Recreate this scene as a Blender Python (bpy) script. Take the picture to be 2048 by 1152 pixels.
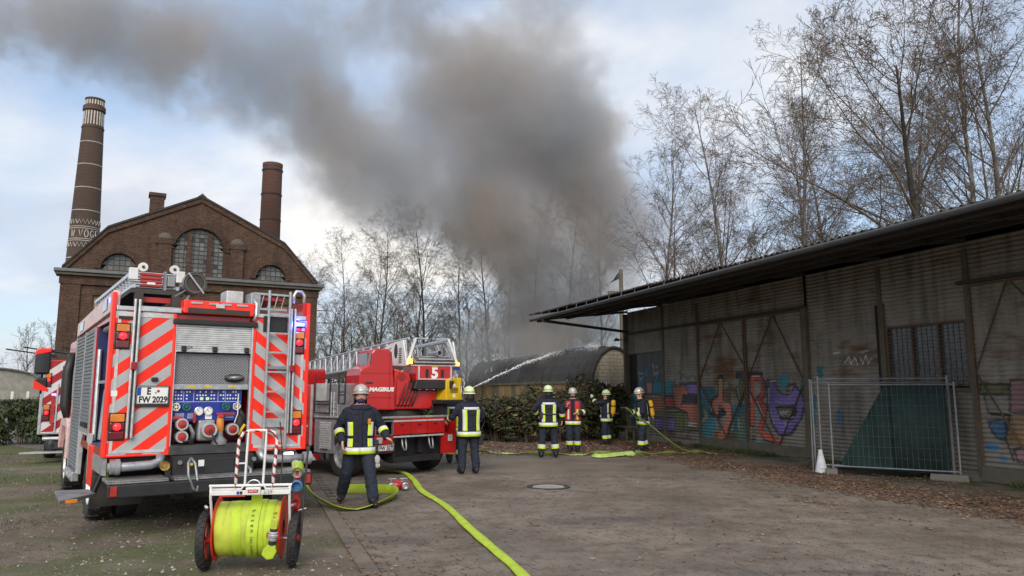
import bpy, bmesh, math, random
import numpy as np
from mathutils import Vector, Matrix, Euler, noise as mnoise
for o in list(bpy.data.objects): bpy.data.objects.remove(o)
SC = bpy.context.scene
COL = SC.collection
R = math.radians
random.seed(7); np.random.seed(7)

# ------------------------------------------------------------------ camera
cam = bpy.data.cameras.new('camera'); cam_o = bpy.data.objects.new('camera', cam); COL.objects.link(cam_o)
cam.sensor_width = 36.0; cam.lens = 26.19; cam.clip_end = 3000; cam.clip_start = 0.05
cam_o.location = (0, 0, 1.75); cam_o.rotation_euler = (R(90 + 7.909), 0, 0)
SC.camera = cam_o
# ------------------------------------------------------------------ sky
SUN_EL, SUN_AZ = 34.0, 180.0         # azimuth clockwise from +Y (behind the camera)
world = bpy.data.worlds.new('World'); SC.world = world; world.use_nodes = True
wn = world.node_tree.nodes; wl = world.node_tree.links
bg = wn['Background']; bg.inputs['Strength'].default_value = 0.1
sky = wn.new('ShaderNodeTexSky'); sky.sky_type = 'NISHITA'; sky.sun_disc = False
sky.sun_elevation = R(SUN_EL); sky.sun_rotation = R(SUN_AZ); sky.air_density = 1.0; sky.dust_density = 1.5; sky.ozone_density = 1.0
tc = wn.new('ShaderNodeTexCoord')
sep = wn.new('ShaderNodeSeparateXYZ'); wl.new(tc.outputs['Generated'], sep.inputs[0])
def wmath(op, a, b=None, c=None):
    n = wn.new('ShaderNodeMath'); n.operation = op
    for i, q in enumerate((a, b, c)):
        if q is None: continue
        if isinstance(q, (int, float)): n.inputs[i].default_value = q
        else: wl.new(q, n.inputs[i])
    return n.outputs[0]
zz = wmath('ADD', wmath('MAXIMUM', sep.outputs['Z'], 0.0), 0.22)
cx = wmath('DIVIDE', sep.outputs['X'], zz); cy = wmath('DIVIDE', sep.outputs['Y'], zz)
cmb = wn.new('ShaderNodeCombineXYZ'); wl.new(cx, cmb.inputs[0]); wl.new(cy, cmb.inputs[1]); cmb.inputs[2].default_value = 3.7
def wnoise(scale, detail, rough, dist, off):
    mp = wn.new('ShaderNodeMapping'); mp.inputs['Location'].default_value = off; wl.new(cmb.outputs[0], mp.inputs[0])
    n = wn.new('ShaderNodeTexNoise'); n.inputs['Scale'].default_value = scale; n.inputs['Detail'].default_value = detail
    n.inputs['Roughness'].default_value = rough; n.inputs['Distortion'].default_value = dist; wl.new(mp.outputs[0], n.inputs['Vector'])
    return n.outputs['Fac']
def wramp(fac, stops):
    r = wn.new('ShaderNodeValToRGB'); e = r.color_ramp.elements
    while len(e) < len(stops): e.new(0.5)
    for k, (p, c) in enumerate(stops): e[k].position = p; e[k].color = c if len(c) == 4 else (*c, 1)
    wl.new(fac, r.inputs[0]); return r.outputs['Color']
cover = wramp(wnoise(0.75, 8, 0.56, 0.35, (2.3, 0.8, 0)), [(0.36, (0, 0, 0)), (0.62, (1, 1, 1))])
tone = wramp(wnoise(1.1, 6, 0.55, 0.2, (9.1, 4.2, 0)), [(0.30, (2.45, 2.8, 3.4)), (0.50, (3.8, 4.0, 4.45)), (0.72, (6.0, 5.75, 5.3))])
mixn = wn.new('ShaderNodeMixRGB'); wl.new(cover, mixn.inputs[0])
lift = wn.new('ShaderNodeMixRGB'); lift.blend_type = 'MIX'; lift.inputs[0].default_value = 0.55
wl.new(sky.outputs[0], lift.inputs[1]); lift.inputs[2].default_value = (2.75, 3.4, 4.4, 1)      # thin high veil over the blue
wl.new(lift.outputs[0], mixn.inputs[1]); wl.new(tone, mixn.inputs[2])
wl.new(mixn.outputs[0], bg.inputs['Color'])
# ------------------------------------------------------------------ sun behind thin cloud
sun = bpy.data.lights.new('sun', 'SUN'); sun.energy = 1.3; sun.angle = R(35); sun.color = (1.0, 0.93, 0.84)
sun_o = bpy.data.objects.new('sun', sun); COL.objects.link(sun_o)
_d = Vector((math.sin(R(SUN_AZ)) * math.cos(R(SUN_EL)), math.cos(R(SUN_AZ)) * math.cos(R(SUN_EL)), math.sin(R(SUN_EL))))
sun_o.rotation_euler = _d.to_track_quat('Z', 'Y').to_euler()
SC.view_settings.view_transform = 'Standard'; SC.view_settings.look = 'None'
SC.view_settings.exposure = 1.0; SC.view_settings.gamma = 1.0; SC.view_settings.use_curve_mapping = False
SC.cycles.use_denoising = True; SC.cycles.max_bounces = 6; SC.cycles.transparent_max_bounces = 12
SC.cycles.volume_bounces = 2; SC.cycles.diffuse_bounces = 4; SC.cycles.volume_step_rate = 2.4; SC.cycles.volume_max_steps = 256
SC.cycles.use_adaptive_sampling = True

# ------------------------------------------------------------------ mesh helpers
class B:
    """collects shapes into one mesh"""
    def __init__(s): s.v = []; s.f = []; s.m = []; s.k = 0
    def mat(s, k): s.k = k; return s
    def add(s, vs, fs):
        n = len(s.v); s.v += [tuple(v) for v in vs]; s.f += [tuple(i + n for i in f) for f in fs]; s.m += [s.k] * len(fs); return s
    def bx(s, x0, x1, y0, y1, z0, z1):
        v = [(x, y, z) for z in (z0, z1) for y in (y0, y1) for x in (x0, x1)]
        return s.add(v, [(0, 2, 3, 1), (4, 5, 7, 6), (0, 1, 5, 4), (2, 6, 7, 3), (0, 4, 6, 2), (1, 3, 7, 5)])
    def ob(s, c, d, e=(0, 0, 0)):
        M = Euler(e).to_matrix(); c = Vector(c); h = [q / 2 for q in d]
        v = [c + M @ Vector((x * h[0], y * h[1], z * h[2])) for z in (-1, 1) for y in (-1, 1) for x in (-1, 1)]
        return s.add(v, [(0, 2, 3, 1), (4, 5, 7, 6), (0, 1, 5, 4), (2, 6, 7, 3), (0, 4, 6, 2), (1, 3, 7, 5)])
    def tube(s, pts, r, n=8, cap=True, sx=1.0, sy=1.0):
        P = [Vector(p) for p in pts]; N = len(P); rr = r if isinstance(r, (list, tuple)) else [r] * N
        t0 = (P[1] - P[0]).normalized(); a = Vector((0, 0, 1)) if abs(t0.z) < .9 else Vector((1, 0, 0))
        u = t0.cross(a).normalized(); vs = []
        for i in range(N):
            t = (P[min(i + 1, N - 1)] - P[max(i - 1, 0)]).normalized()
            u = (u - t * u.dot(t)).normalized(); w = t.cross(u)
            for k in range(n):
                q = 2 * math.pi * k / n; vs.append(P[i] + (u * math.cos(q) * sx + w * math.sin(q) * sy) * rr[i])
        fs = [(i * n + k, i * n + (k + 1) % n, (i + 1) * n + (k + 1) % n, (i + 1) * n + k) for i in range(N - 1) for k in range(n)]
        if cap: fs += [tuple(range(n - 1, -1, -1)), tuple(range((N - 1) * n, N * n))]
        return s.add(vs, fs)
    def rod(s, a, b, r, n=8, cap=True): return s.tube([a, b], r, n, cap)
    def bar(s, a, b, w, h, up=(0, 0, 1)):
        a = Vector(a); b = Vector(b); t = (b - a).normalized(); u = t.cross(Vector(up)).normalized(); q = u.cross(t)
        vs = [p + u * (i * w / 2) + q * (j * h / 2) for p in (a, b) for i, j in ((-1, -1), (1, -1), (1, 1), (-1, 1))]
        return s.add(vs, [(0, 1, 2, 3), (7, 6, 5, 4), (0, 4, 5, 1), (1, 5, 6, 2), (2, 6, 7, 3), (3, 7, 4, 0)])
    def lathe(s, prof, c=(0, 0, 0), ax='z', n=24, a0=0, a1=2 * math.pi, sc=(1, 1)):
        full = abs(a1 - a0 - 2 * math.pi) < 1e-6; m = n if full else n + 1; vs = []
        for r, h in prof:
            for k in range(m):
                q = a0 + (a1 - a0) * k / n; p, o = r * math.cos(q) * sc[0], r * math.sin(q) * sc[1]
                v = {'z': (p, o, h), 'y': (p, h, o), 'x': (h, p, o)}[ax]; vs.append((v[0] + c[0], v[1] + c[1], v[2] + c[2]))
        fs = []
        for i in range(len(prof) - 1):
            for k in range(n if full else n):
                j = (k + 1) % m; fs.append((i * m + k, i * m + j, (i + 1) * m + j, (i + 1) * m + k))
        return s.add(vs, fs)
    def disc(s, c, r, h, ax='y', n=20):   # closed cylinder from c along ax by h
        return s.lathe([(1e-4, 0), (r, 0), (r, h), (1e-4, h)], c, ax, n)
    def prism(s, poly, ax, a, b):
        n = len(poly); mk = {'y': lambda p, h: (p[0], h, p[1]), 'x': lambda p, h: (h, p[0], p[1]), 'z': lambda p, h: (p[0], p[1], h)}[ax]
        vs = [mk(p, a) for p in poly] + [mk(p, b) for p in poly]
        return s.add(vs, [tuple(range(n)), tuple(range(2 * n - 1, n - 1, -1))] + [(i, (i + 1) % n, n + (i + 1) % n, n + i) for i in range(n)])
    def ell(s, c, r, n=12, m=8, M=None):
        vs = []; c = Vector(c)
        for i in range(1, m):
            t = math.pi * i / m
            for k in range(n):
                q = 2 * math.pi * k / n; d = Vector((math.sin(t) * math.cos(q) * r[0], math.sin(t) * math.sin(q) * r[1], math.cos(t) * r[2]))
                vs.append(c + (M @ d if M else d))
        top = Vector((0, 0, r[2])); vs += [c + (M @ top if M else top), c - (M @ top if M else top)]
        fs = [(i * n + k, (i + 1) * n + k, (i + 1) * n + (k + 1) % n, i * n + (k + 1) % n) for i in range(m - 2) for k in range(n)]
        T = (m - 1) * n; fs += [(T, k, (k + 1) % n) for k in range(n)] + [(T + 1, (m - 2) * n + (k + 1) % n, (m - 2) * n + k) for k in range(n)]
        return s.add(vs, fs)
    def mesh(s, name, mats, smooth=False, recalc=True):
        me = bpy.data.meshes.new(name); me.from_pydata(s.v, [], s.f)
        if recalc:
            bm = bmesh.new(); bm.from_mesh(me); bmesh.ops.recalc_face_normals(bm, faces=bm.faces); bm.to_mesh(me); bm.free()
        for q in (mats if isinstance(mats, (list, tuple)) else [mats]): me.materials.append(M[q])
        if len(me.materials) > 1: me.polygons.foreach_set('material_index', s.m)
        if smooth: me.polygons.foreach_set('use_smooth', [True] * len(me.polygons))
        me.update(); return me
    def to(s, name, mats, parent=None, smooth=False, bev=0, loc=None, rot=None, auto=None, recalc=True):
        o = bpy.data.objects.new(name, s.mesh(name, mats, smooth or auto is not None, recalc)); COL.objects.link(o); o.parent = parent
        if loc: o.location = loc
        if rot: o.rotation_euler = rot
        if auto is not None: sharp(o.data, auto)
        if bev:
            b = o.modifiers.new('bevel', 'BEVEL'); b.width = bev; b.segments = 2; b.limit_method = 'ANGLE'; b.angle_limit = R(40)
        return o
def sharp(me, ang):
    bm = bmesh.new(); bm.from_mesh(me); lim = R(ang)
    for e in bm.edges: e.smooth = not (len(e.link_faces) == 2 and e.calc_face_angle(0) > lim)
    bm.to_mesh(me); bm.free()
def tag(o, label=None, cat=None, group=None, kind=None):
    if label: o['label'] = label
    if cat: o['category'] = cat
    if group: o['group'] = group
    if kind: o['kind'] = kind
    return o
def T(name, label, cat, loc=(0, 0, 0), rz=0, group=None):
    o = bpy.data.objects.new(name, None); COL.objects.link(o); o.location = loc; o.rotation_euler = (0, 0, rz); o.empty_display_size = .2
    return tag(o, label, cat, group)
def copy_obj(o, parent=None, **kw):
    c = o.copy(); COL.objects.link(c); c.parent = parent
    for k, v in kw.items(): setattr(c, k, v)
    return c
def copy_tree(o, parent=None):
    c = o.copy(); COL.objects.link(c); c.parent = parent
    for ch in [q for q in bpy.data.objects if q.parent == o]: copy_tree(ch, c)
    return c
def text(name, body, size, mat, parent, loc, rot=(R(90), 0, 0), ext=.002, align='CENTER', sx=1.0, shear=0.0, bold=0.0):
    cu = bpy.data.curves.new(name, 'FONT'); cu.body = body; cu.size = size; cu.extrude = ext; cu.align_x = align; cu.align_y = 'CENTER'; cu.shear = shear; cu.offset = bold; cu.resolution_u = 3
    to = bpy.data.objects.new('tmp', cu); COL.objects.link(to)
    dg = bpy.context.evaluated_depsgraph_get(); me = bpy.data.meshes.new_from_object(to.evaluated_get(dg)); bpy.data.objects.remove(to)
    me.materials.clear(); me.materials.append(M[mat]); o = bpy.data.objects.new(name, me); COL.objects.link(o); o.parent = parent
    o.location = loc; o.rotation_euler = rot; o.scale = (sx, 1, 1); return o
def head(a): return R(-a)     # heading (degrees, clockwise from +Y) to rotation about Z
# ------------------------------------------------------------------ materials
M = {}
class NT:
    def __init__(s, name):
        m = bpy.data.materials.new(name); m.use_nodes = True; s.m = m; s.n = m.node_tree.nodes; s.l = m.node_tree.links
        s.b = s.n['Principled BSDF']; s.out = s.n['Material Output']; M[name] = m
    def node(s, t, **kw):
        n = s.n.new(t)
        for k, v in kw.items(): setattr(n, k, v)
        return n
    def put(s, sock, v):
        if isinstance(v, bpy.types.NodeSocket): s.l.new(v, sock)
        elif isinstance(v, (tuple, list)) and len(v) == 3 and sock.type == 'RGBA': sock.default_value = (*v, 1)
        else: sock.default_value = v
    def set(s, **kw):
        for k, v in kw.items(): s.put(s.b.inputs[k.replace('_', ' ')], v)
        return s
    def math(s, op, a, b=None, clamp=False):
        n = s.node('ShaderNodeMath', operation=op, use_clamp=clamp); s.put(n.inputs[0], a)
        if b is not None: s.put(n.inputs[1], b)
        return n.outputs[0]
    def mix(s, f, a, b, bt='MIX'):
        n = s.node('ShaderNodeMixRGB', blend_type=bt); s.put(n.inputs[0], f); s.put(n.inputs[1], a if not isinstance(a, tuple) else (*a[:3], 1)); s.put(n.inputs[2], b if not isinstance(b, tuple) else (*b[:3], 1)); return n.outputs[0]
    def co(s, kind='Object', scale=(1, 1, 1), rot=(0, 0, 0), loc=(0, 0, 0)):
        if kind == 'World': src = s.node('ShaderNodeNewGeometry').outputs['Position']
        else: src = s.node('ShaderNodeTexCoord').outputs[kind]
        mp = s.node('ShaderNodeMapping'); mp.inputs['Scale'].default_value = scale; mp.inputs['Rotation'].default_value = rot; mp.inputs['Location'].default_value = loc
        s.l.new(src, mp.inputs[0]); return mp.outputs[0]
    def noise(s, vec, scale, detail=4, rough=.55, dist=0):
        n = s.node('ShaderNodeTexNoise'); s.l.new(vec, n.inputs['Vector']); n.inputs['Scale'].default_value = scale; n.inputs['Detail'].default_value = detail; n.inputs['Roughness'].default_value = rough; n.inputs['Distortion'].default_value = dist
        return n.outputs['Fac']
    def ramp(s, f, stops, interp='LINEAR'):
        r = s.node('ShaderNodeValToRGB'); r.color_ramp.interpolation = interp; e = r.color_ramp.elements
        while len(e) < len(stops): e.new(.5)
        for k, (p, c) in enumerate(stops):
            e[k].position = p; c = (c, c, c) if isinstance(c, (int, float)) else c; e[k].color = (*c, 1)
        s.l.new(f, r.inputs[0]); return r.outputs['Color']
    def bump(s, h, dist=.01, st=1.0):
        n = s.node('ShaderNodeBump'); n.inputs['Distance'].default_value = dist; n.inputs['Strength'].default_value = st; s.l.new(h, n.inputs['Height']); s.l.new(n.outputs[0], s.b.inputs['Normal']); return s
    def xyz(s, v):
        n = s.node('ShaderNodeSeparateXYZ'); s.l.new(v, n.inputs[0]); return n.outputs
def mul(c, k): return tuple(min(1, q * k) for q in c[:3])
def mk(name, col, rough=.5, metal=0.0, var=.18, scale=6, bump=0, bscale=80, dirt=0.0, dcol=(.06, .05, .04), coat=0.0, spec=None):
    t = NT(name); c = t.co('Object')
    base = t.mix(t.ramp(t.noise(c, scale), [(.3, 0), (.7, 1)]), mul(col, 1 - var), mul(col, 1 + var))
    if dirt: base = t.mix(t.math('MULTIPLY', t.ramp(t.noise(c, scale * .5 + 1.3, 7, .65), [(.42, 0), (.72, 1)]), dirt), base, dcol)
    t.set(Base_Color=base, Roughness=t.math('ADD', t.math('MULTIPLY', t.noise(c, scale * 2), .25), max(0, rough - .12)), Metallic=metal)
    if coat: t.set(Coat_Weight=coat, Coat_Roughness=.12)
    if spec is not None: t.set(Specular_IOR_Level=spec)
    if bump: t.bump(t.noise(c, bscale, 3), bump)
    return t
mk('fluo_red', (.93, .028, .010), .42, dirt=.10, var=.08, coat=.2)
mk('red_paint', (.48, .012, .012), .28, dirt=.06, var=.05, scale=2, coat=.5)
mk('dark_red', (.30, .012, .012), .4, dirt=.2)
mk('white_paint', (.74, .74, .72), .35, dirt=.22, var=.06, coat=.2)
mk('pale_pink', (.72, .50, .47), .4, dirt=.2)
mk('alu', (.52, .53, .54), .42, .75, dirt=.25, dcol=(.16, .15, .14), scale=14)
mk('alu_bright', (.68, .69, .70), .34, .7, dirt=.15, dcol=(.2, .19, .18), scale=10)
mk('shutter_alu', (.60, .61, .60), .45, .35, dirt=.12, dcol=(.25, .24, .22), scale=9)
mk('shutter_grey', (.20, .21, .22), .45, .4, dirt=.25, dcol=(.11, .10, .09), scale=7)
mk('fence_galv', (.26, .27, .28), .55, .45, dirt=.3)
mk('wire_grey', (.17, .175, .18), .6, .4)
mk('steel', (.32, .33, .34), .45, .7, dirt=.3)
mk('galv', (.40, .42, .44), .48, .65, dirt=.35, dcol=(.17, .16, .14), scale=12)
mk('black_plastic', (.018, .018, .02), .5, dirt=.2, dcol=(.05, .045, .04))
mk('black_rubber', (.022, .022, .023), .75, dirt=.45, dcol=(.07, .06, .048), bump=.003)
mk('chassis', (.016, .016, .018), .6, dirt=.5, dcol=(.05, .042, .035))
mk('blue_panel', (.012, .03, .28), .35, dirt=.08, coat=.3)
mk('navy_inner', (.02, .035, .13), .5, dirt=.2)
mk('grey_cast', (.34, .35, .36), .45, .4, dirt=.3)
mk('brass', (.55, .38, .12), .38, .8, dirt=.2)
mk('orange_cast', (.62, .22, .03), .4, dirt=.2)
mk('green_wheel', (.02, .16, .08), .4)
mk('cream_wheel', (.72, .68, .48), .4)
mk('cap_red', (.42, .03, .025), .4, dirt=.15)
mk('yellow_paint', (.72, .47, .02), .38, dirt=.15)
mk('amber', (.62, .20, .02), .2, coat=.6)
mk('lens_dark', (.12, .006, .012), .15, coat=.8)
mk('blue_ring', (.05, .16, .34), .4)
mk('glass', (.015, .018, .022), .08, coat=1, var=.05)
mk('white_label', (.78, .78, .76), .5, var=.04)
mk('black_ink', (.012, .012, .014), .6, var=.02)
mk('ink_green', (.06, .09, .02), .7, var=.02)
mk('logo_blue', (.02, .06, .34), .4, var=.02)
mk('hose_lime', (.47, .63, .035), .62, dirt=.40, dcol=(.24, .26, .05), scale=9, bump=.0015, bscale=260, var=.12)
mk('hose_lime_old', (.47, .56, .05), .66, dirt=.38, dcol=(.28, .27, .08), scale=7, bump=.0015, bscale=260)
mk('hose_green', (.42, .56, .15), .66, dirt=.3, dcol=(.22, .25, .10), scale=7, bump=.0015, bscale=200)
mk('skin', (.58, .33, .24), .5, var=.1)
mk('cloth_navy', (.012, .016, .030), .85, var=.35, bump=.012, bscale=16)
mk('cloth_trouser', (.014, .020, .036), .85, var=.35, bump=.012, bscale=14)
mk('boots', (.012, .012, .013), .5, dirt=.3)
mk('mask', (.03, .022, .085), .8)
mk('refl_silver', (.66, .67, .68), .35, var=.1, dirt=.1)
mk('refl_lime', (.62, .80, .02), .55, var=.1)
mk('vest_red', (.48, .022, .03), .75, var=.2, bump=.008, bscale=20)
mk('helmet_silver', (.55, .53, .47), .35, .35, dirt=.25)
mk('helmet_lime', (.66, .78, .42), .45, dirt=.12, var=.08)
mk('leather', (.02, .02, .022), .7)
mk('glove_white', (.55, .54, .50), .8, dirt=.2)
mk('bottle_yellow', (.72, .42, .02), .35, dirt=.15)
mk('timber_old', (.13, .115, .085), .85, dirt=.5, dcol=(.05, .05, .035), scale=5, bump=.006, bscale=40)
mk('iron_rust', (.12, .085, .055), .75, .1, dirt=.6, dcol=(.16, .065, .025), scale=9, bump=.003)
mk('iron_dark', (.05, .048, .044), .7, .2, dirt=.4, dcol=(.10, .05, .025), scale=9)
mk('gutter_zinc', (.13, .14, .145), .5, .4, dirt=.4, dcol=(.12, .12, .11), scale=4)
mk('roof_sheet', (.075, .055, .048), .9, dirt=.5, dcol=(.045, .05, .03), scale=3, bump=.006)
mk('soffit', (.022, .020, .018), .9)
mk('concrete_old', (.20, .19, .165), .9, dirt=.55, dcol=(.075, .085, .045), scale=3, bump=.006)
mk('cloth_green', (.007, .030, .028), .8, var=.3, bump=.01, bscale=9)
mk('cone_white', (.66, .67, .67), .55, dirt=.35, dcol=(.30, .31, .33), scale=7)
mk('window_dirty', (.095, .10, .095), .25, var=.5, scale=14)
mk('pane_pale', (.13, .135, .125), .4, var=.3, scale=2)
mk('pane_dark', (.02, .022, .025), .3, var=.4)
mk('stone_grey', (.10, .085, .07), .85, dirt=.4, dcol=(.10, .095, .085), scale=2)
mk('board_tan', (.30, .21, .10), .8, dirt=.6, dcol=(.10, .075, .04), scale=3)
mk('board_yellow', (.30, .20, .085), .85, dirt=.7, dcol=(.15, .10, .055), scale=2.2)
mk('roof_burnt', (.045, .045, .047), .9, dirt=.5, dcol=(.015, .015, .016), scale=1.5, bump=.02, bscale=12)
mk('roof_grey', (.13, .135, .14), .8, dirt=.4, scale=2)
mk('render_grey', (.30, .29, .26), .9, dirt=.6, dcol=(.13, .125, .11), scale=1.2)
mk('trunk_dark', (.040, .034, .026), .9, var=.4, dirt=.4, dcol=(.055, .065, .03), scale=3, bump=.02, bscale=25)
mk('twig', (.115, .086, .062), .9, var=.3)
mk('leaf_dark', (.018, .032, .012), .6, var=.5, scale=3)
mk('leaf_mid', (.035, .055, .016), .6, var=.5, scale=3)
mk('leaf_yellow', (.13, .13, .025), .6, var=.4, scale=3)
mk('litter_a', (.165, .082, .048), .85, var=.3, scale=2)
mk('litter_b', (.28, .165, .10), .85, var=.3, scale=2)
mk('litter_c', (.085, .042, .027), .85, var=.3, scale=2)
mk('litter_d', (.33, .23, .14), .8, var=.2, scale=2)
mk('grass', (.045, .065, .016), .8, var=.5, scale=.8)
mk('pebble', (.17, .155, .13), .9, var=.4, scale=4)
mk('pebble_pale', (.36, .34, .31), .9, var=.2, scale=4)
mk('water_white', (.80, .83, .86), .3, var=.05)
def emis(name, col, st, base=None):
    t = NT(name); t.set(Base_Color=base or col, Emission_Color=(*col, 1), Emission_Strength=st, Roughness=.25)
emis('red_glow', (1, .012, .02), 2.2, (.5, .01, .01)); emis('blue_glow', (.045, .06, 1), 9.0, (.05, .05, .8)); emis('amber_glow', (1, .36, .02), 6.0, (.8, .3, .02)); emis('lcd', (.45, .62, .5), .55, (.1, .2, .1))
emis('white_glow', (.9, .93, 1), 1.2)
# birch bark
t = NT('birch'); c = t.co('Object', (1, 1, .25)); t.set(Base_Color=t.mix(t.ramp(t.noise(c, 9, 5, .7), [(.42, 0), (.6, 1)]), (.055, .046, .04), (.20, .185, .165)), Roughness=.85)
# chevrons in local x/z (two mirrored)
for nm, sg, a, b in (('chevron_l', -1, (.42, .43, .44), (.93, .028, .010)), ('chevron_r', 1, (.42, .43, .44), (.93, .028, .010)), ('chevron_w', -1, (.62, .60, .60), (.34, .015, .02))):
    t = NT(nm); x = t.xyz(t.co('Object')); q = t.math('ADD', x[2], t.math('MULTIPLY', x[0], .78 * sg))
    fr = t.math('FRACT', t.math('ADD', t.math('MULTIPLY', q, 1 / .31 if nm != 'chevron_w' else 1 / .42), 10.3)); st = t.math('GREATER_THAN', fr, .5)
    n = t.noise(t.co('Object'), 5, 6, .6); col = t.mix(st, a, b); col = t.mix(t.math('MULTIPLY', t.ramp(n, [(.5, 0), (.8, 1)]), .25), col, (.12, .10, .09))
    t.set(Base_Color=col, Roughness=.42, Specular_IOR_Level=.4)
# red/white bar stripes along x
t = NT('bar_stripe'); x = t.xyz(t.co('Object')); fr = t.math('FRACT', t.math('ADD', t.math('MULTIPLY', t.math('ADD', x[0], t.math('MULTIPLY', x[2], .8)), 1 / .30), 20)); t.set(Base_Color=t.mix(t.math('GREATER_THAN', fr, .5), (.66, .65, .62), (.42, .02, .02)), Roughness=.45)
t = NT('pole_stripe'); x = t.xyz(t.co('Object')); fr = t.math('FRACT', t.math('ADD', t.math('MULTIPLY', t.math('ADD', x[2], t.math('MULTIPLY', x[0], .8)), 1 / .095), 20)); t.set(Base_Color=t.mix(t.math('GREATER_THAN', fr, .62), (.72, .70, .66), (.30, .02, .03)), Roughness=.45)
# aluminium tread plate
for nm, col in (('tread', (.40, .40, .39)), ('tread_dark', (.13, .13, .13))):
    t = NT(nm); c = t.co('Object'); ch = t.node('ShaderNodeTexVoronoi', feature='F1'); t.l.new(c, ch.inputs['Vector']); ch.inputs['Scale'].default_value = 42; ch.inputs['Randomness'].default_value = 0.0
    t.set(Base_Color=t.mix(t.ramp(t.noise(c, 5, 6, .6), [(.4, 0), (.75, 1)]), col, mul(col, .35)), Metallic=.7, Roughness=.42); t.bump(t.ramp(ch.outputs['Distance'], [(.25, 1), (.45, 0)]), .006)
t = NT('perf_plate'); c = t.co('Object', (1, 1, 1), (0, R(45), 0)); ch = t.node('ShaderNodeTexVoronoi'); t.l.new(c, ch.inputs['Vector']); ch.inputs['Scale'].default_value = 38; ch.inputs['Randomness'].default_value = 0
t.set(Base_Color=t.mix(t.ramp(ch.outputs['Distance'], [(.22, 0), (.38, 1)]), (.42, .42, .43), (.20, .20, .215)), Metallic=.55, Roughness=.42); t.bump(t.ramp(ch.outputs['Distance'], [(.2, 1), (.4, 0)]), .005)
# brick
def brick(name, ca, cb, mortar, sc, kind='Object', rot=(0, 0, 0), dirt=.5, swap=True, bw=.25, rh=.077):
    t = NT(name); c = t.co(kind, (1, 1, 1), rot)
    if swap:
        x = t.xyz(c); n = t.node('ShaderNodeCombineXYZ'); t.l.new(x[0], n.inputs[0]); t.l.new(x[2], n.inputs[1]); v = n.outputs[0]
    else: v = c
    br = t.node('ShaderNodeTexBrick'); t.l.new(v, br.inputs['Vector']); br.inputs['Scale'].default_value = sc; br.inputs['Brick Width'].default_value = bw; br.inputs['Row Height'].default_value = rh
    br.inputs['Mortar Size'].default_value = .011; br.inputs['Mortar Smooth'].default_value = .3; br.inputs['Color1'].default_value = (*ca, 1); br.inputs['Color2'].default_value = (*cb, 1); br.inputs['Mortar'].default_value = (*mortar, 1); br.inputs['Bias'].default_value = -.1
    d = t.ramp(t.noise(c, .7, 8, .65), [(.35, 0), (.75, 1)]); col = t.mix(t.math('MULTIPLY', d, dirt), br.outputs['Color'], mul(ca, .3))
    col = t.mix(.45, col, t.mix(t.ramp(t.noise(t.co(kind, (1, 1, 2.6)), 9, 3), [(.35, 0), (.65, 1)]), mul(ca, .35), mul(cb, 1.15)))
    col = t.mix(t.math('MULTIPLY', t.ramp(t.noise(t.co(kind, (1.2, 1, .16)), 1.6, 6, .6), [(.46, 0), (.70, 1)]), .55), col, mul(ca, .35))
    t.set(Base_Color=col, Roughness=.9); t.bump(t.math('SUBTRACT', 1.0, br.outputs['Fac']), .01)
brick('brick_hall', (.042, .022, .015), (.155, .082, .048), (.070, .060, .050), 1.0)
brick('brick_red', (.15, .06, .036), (.22, .09, .055), (.11, .08, .06), 1.0)
brick('brick_white', (.42, .36, .27), (.52, .46, .36), (.13, .11, .09), 1.0, dirt=.35, bw=.36, rh=.16)
for nm, ca, cb in (('brick_stack', (.090, .062, .048), (.135, .088, .066)), ('brick_stack_red', (.095, .052, .040), (.165, .075, .054))):
    t = NT(nm); c = t.co('Object'); x = t.xyz(c); st = t.math('FRACT', t.math('MULTIPLY', x[2], 1 / .3))
    col = t.mix(t.noise(c, 2.5, 7, .7), ca, cb); col = t.mix(t.math('MULTIPLY', t.math('LESS_THAN', st, .15), .4), col, mul(ca, .5)); col = t.mix(t.math('MULTIPLY', t.ramp(t.noise(c, .35, 5), [(.4, 0), (.65, 1)]), .45), col, mul(ca, .55))
    t.set(Base_Color=col, Roughness=.9)
# weathered corrugated iron with spray paint held in a colour attribute
t = NT('corrugated'); c = t.co('Object'); oi = t.node('ShaderNodeObjectInfo').outputs['Random']
cv = t.co('Object', (3, 1.5, .22)); ch = t.co('Object', (2, .55, 1.9))
base = t.mix(t.noise(c, 1.6, 6, .6), (.155, .142, .118), (.40, .37, .315))
base = t.mix(t.math('MULTIPLY', t.ramp(t.noise(cv, 2.2, 6, .6), [(.46, 0), (.72, 1)]), .75), base, (.055, .06, .036))
base = t.mix(t.ramp(t.math('ADD', t.noise(ch, 1.0, 7, .65), t.math('MULTIPLY', t.math('SUBTRACT', oi, .5), .16)), [(.55, 0), (.69, .85)]), base, t.mix(t.noise(c, 20, 3), (.065, .026, .011), (.20, .088, .034)))
at = t.node('ShaderNodeAttribute', attribute_name='paint'); pw = t.ramp(t.noise(c, 9, 8, .75), [(.33, .25), (.46, 1)])
pc = t.mix(t.ramp(t.noise(cv, 5, 6, .65), [(.35, 0), (.65, 1)]), t.mix(.12, at.outputs['Color'], (.03, .03, .028)), t.mix(.10, at.outputs['Color'], (.5, .48, .45)))
base = t.mix(t.math('MULTIPLY', at.outputs['Alpha'], pw), base, pc)
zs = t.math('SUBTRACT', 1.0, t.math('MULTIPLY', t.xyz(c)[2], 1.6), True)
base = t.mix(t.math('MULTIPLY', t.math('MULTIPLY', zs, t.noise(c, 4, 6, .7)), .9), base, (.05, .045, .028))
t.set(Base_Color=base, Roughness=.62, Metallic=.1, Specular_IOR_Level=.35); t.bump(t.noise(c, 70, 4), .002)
# dark boards of the hatch
mk('hatch_board', (.085, .095, .10), .6, dirt=.3, scale=4)
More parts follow.
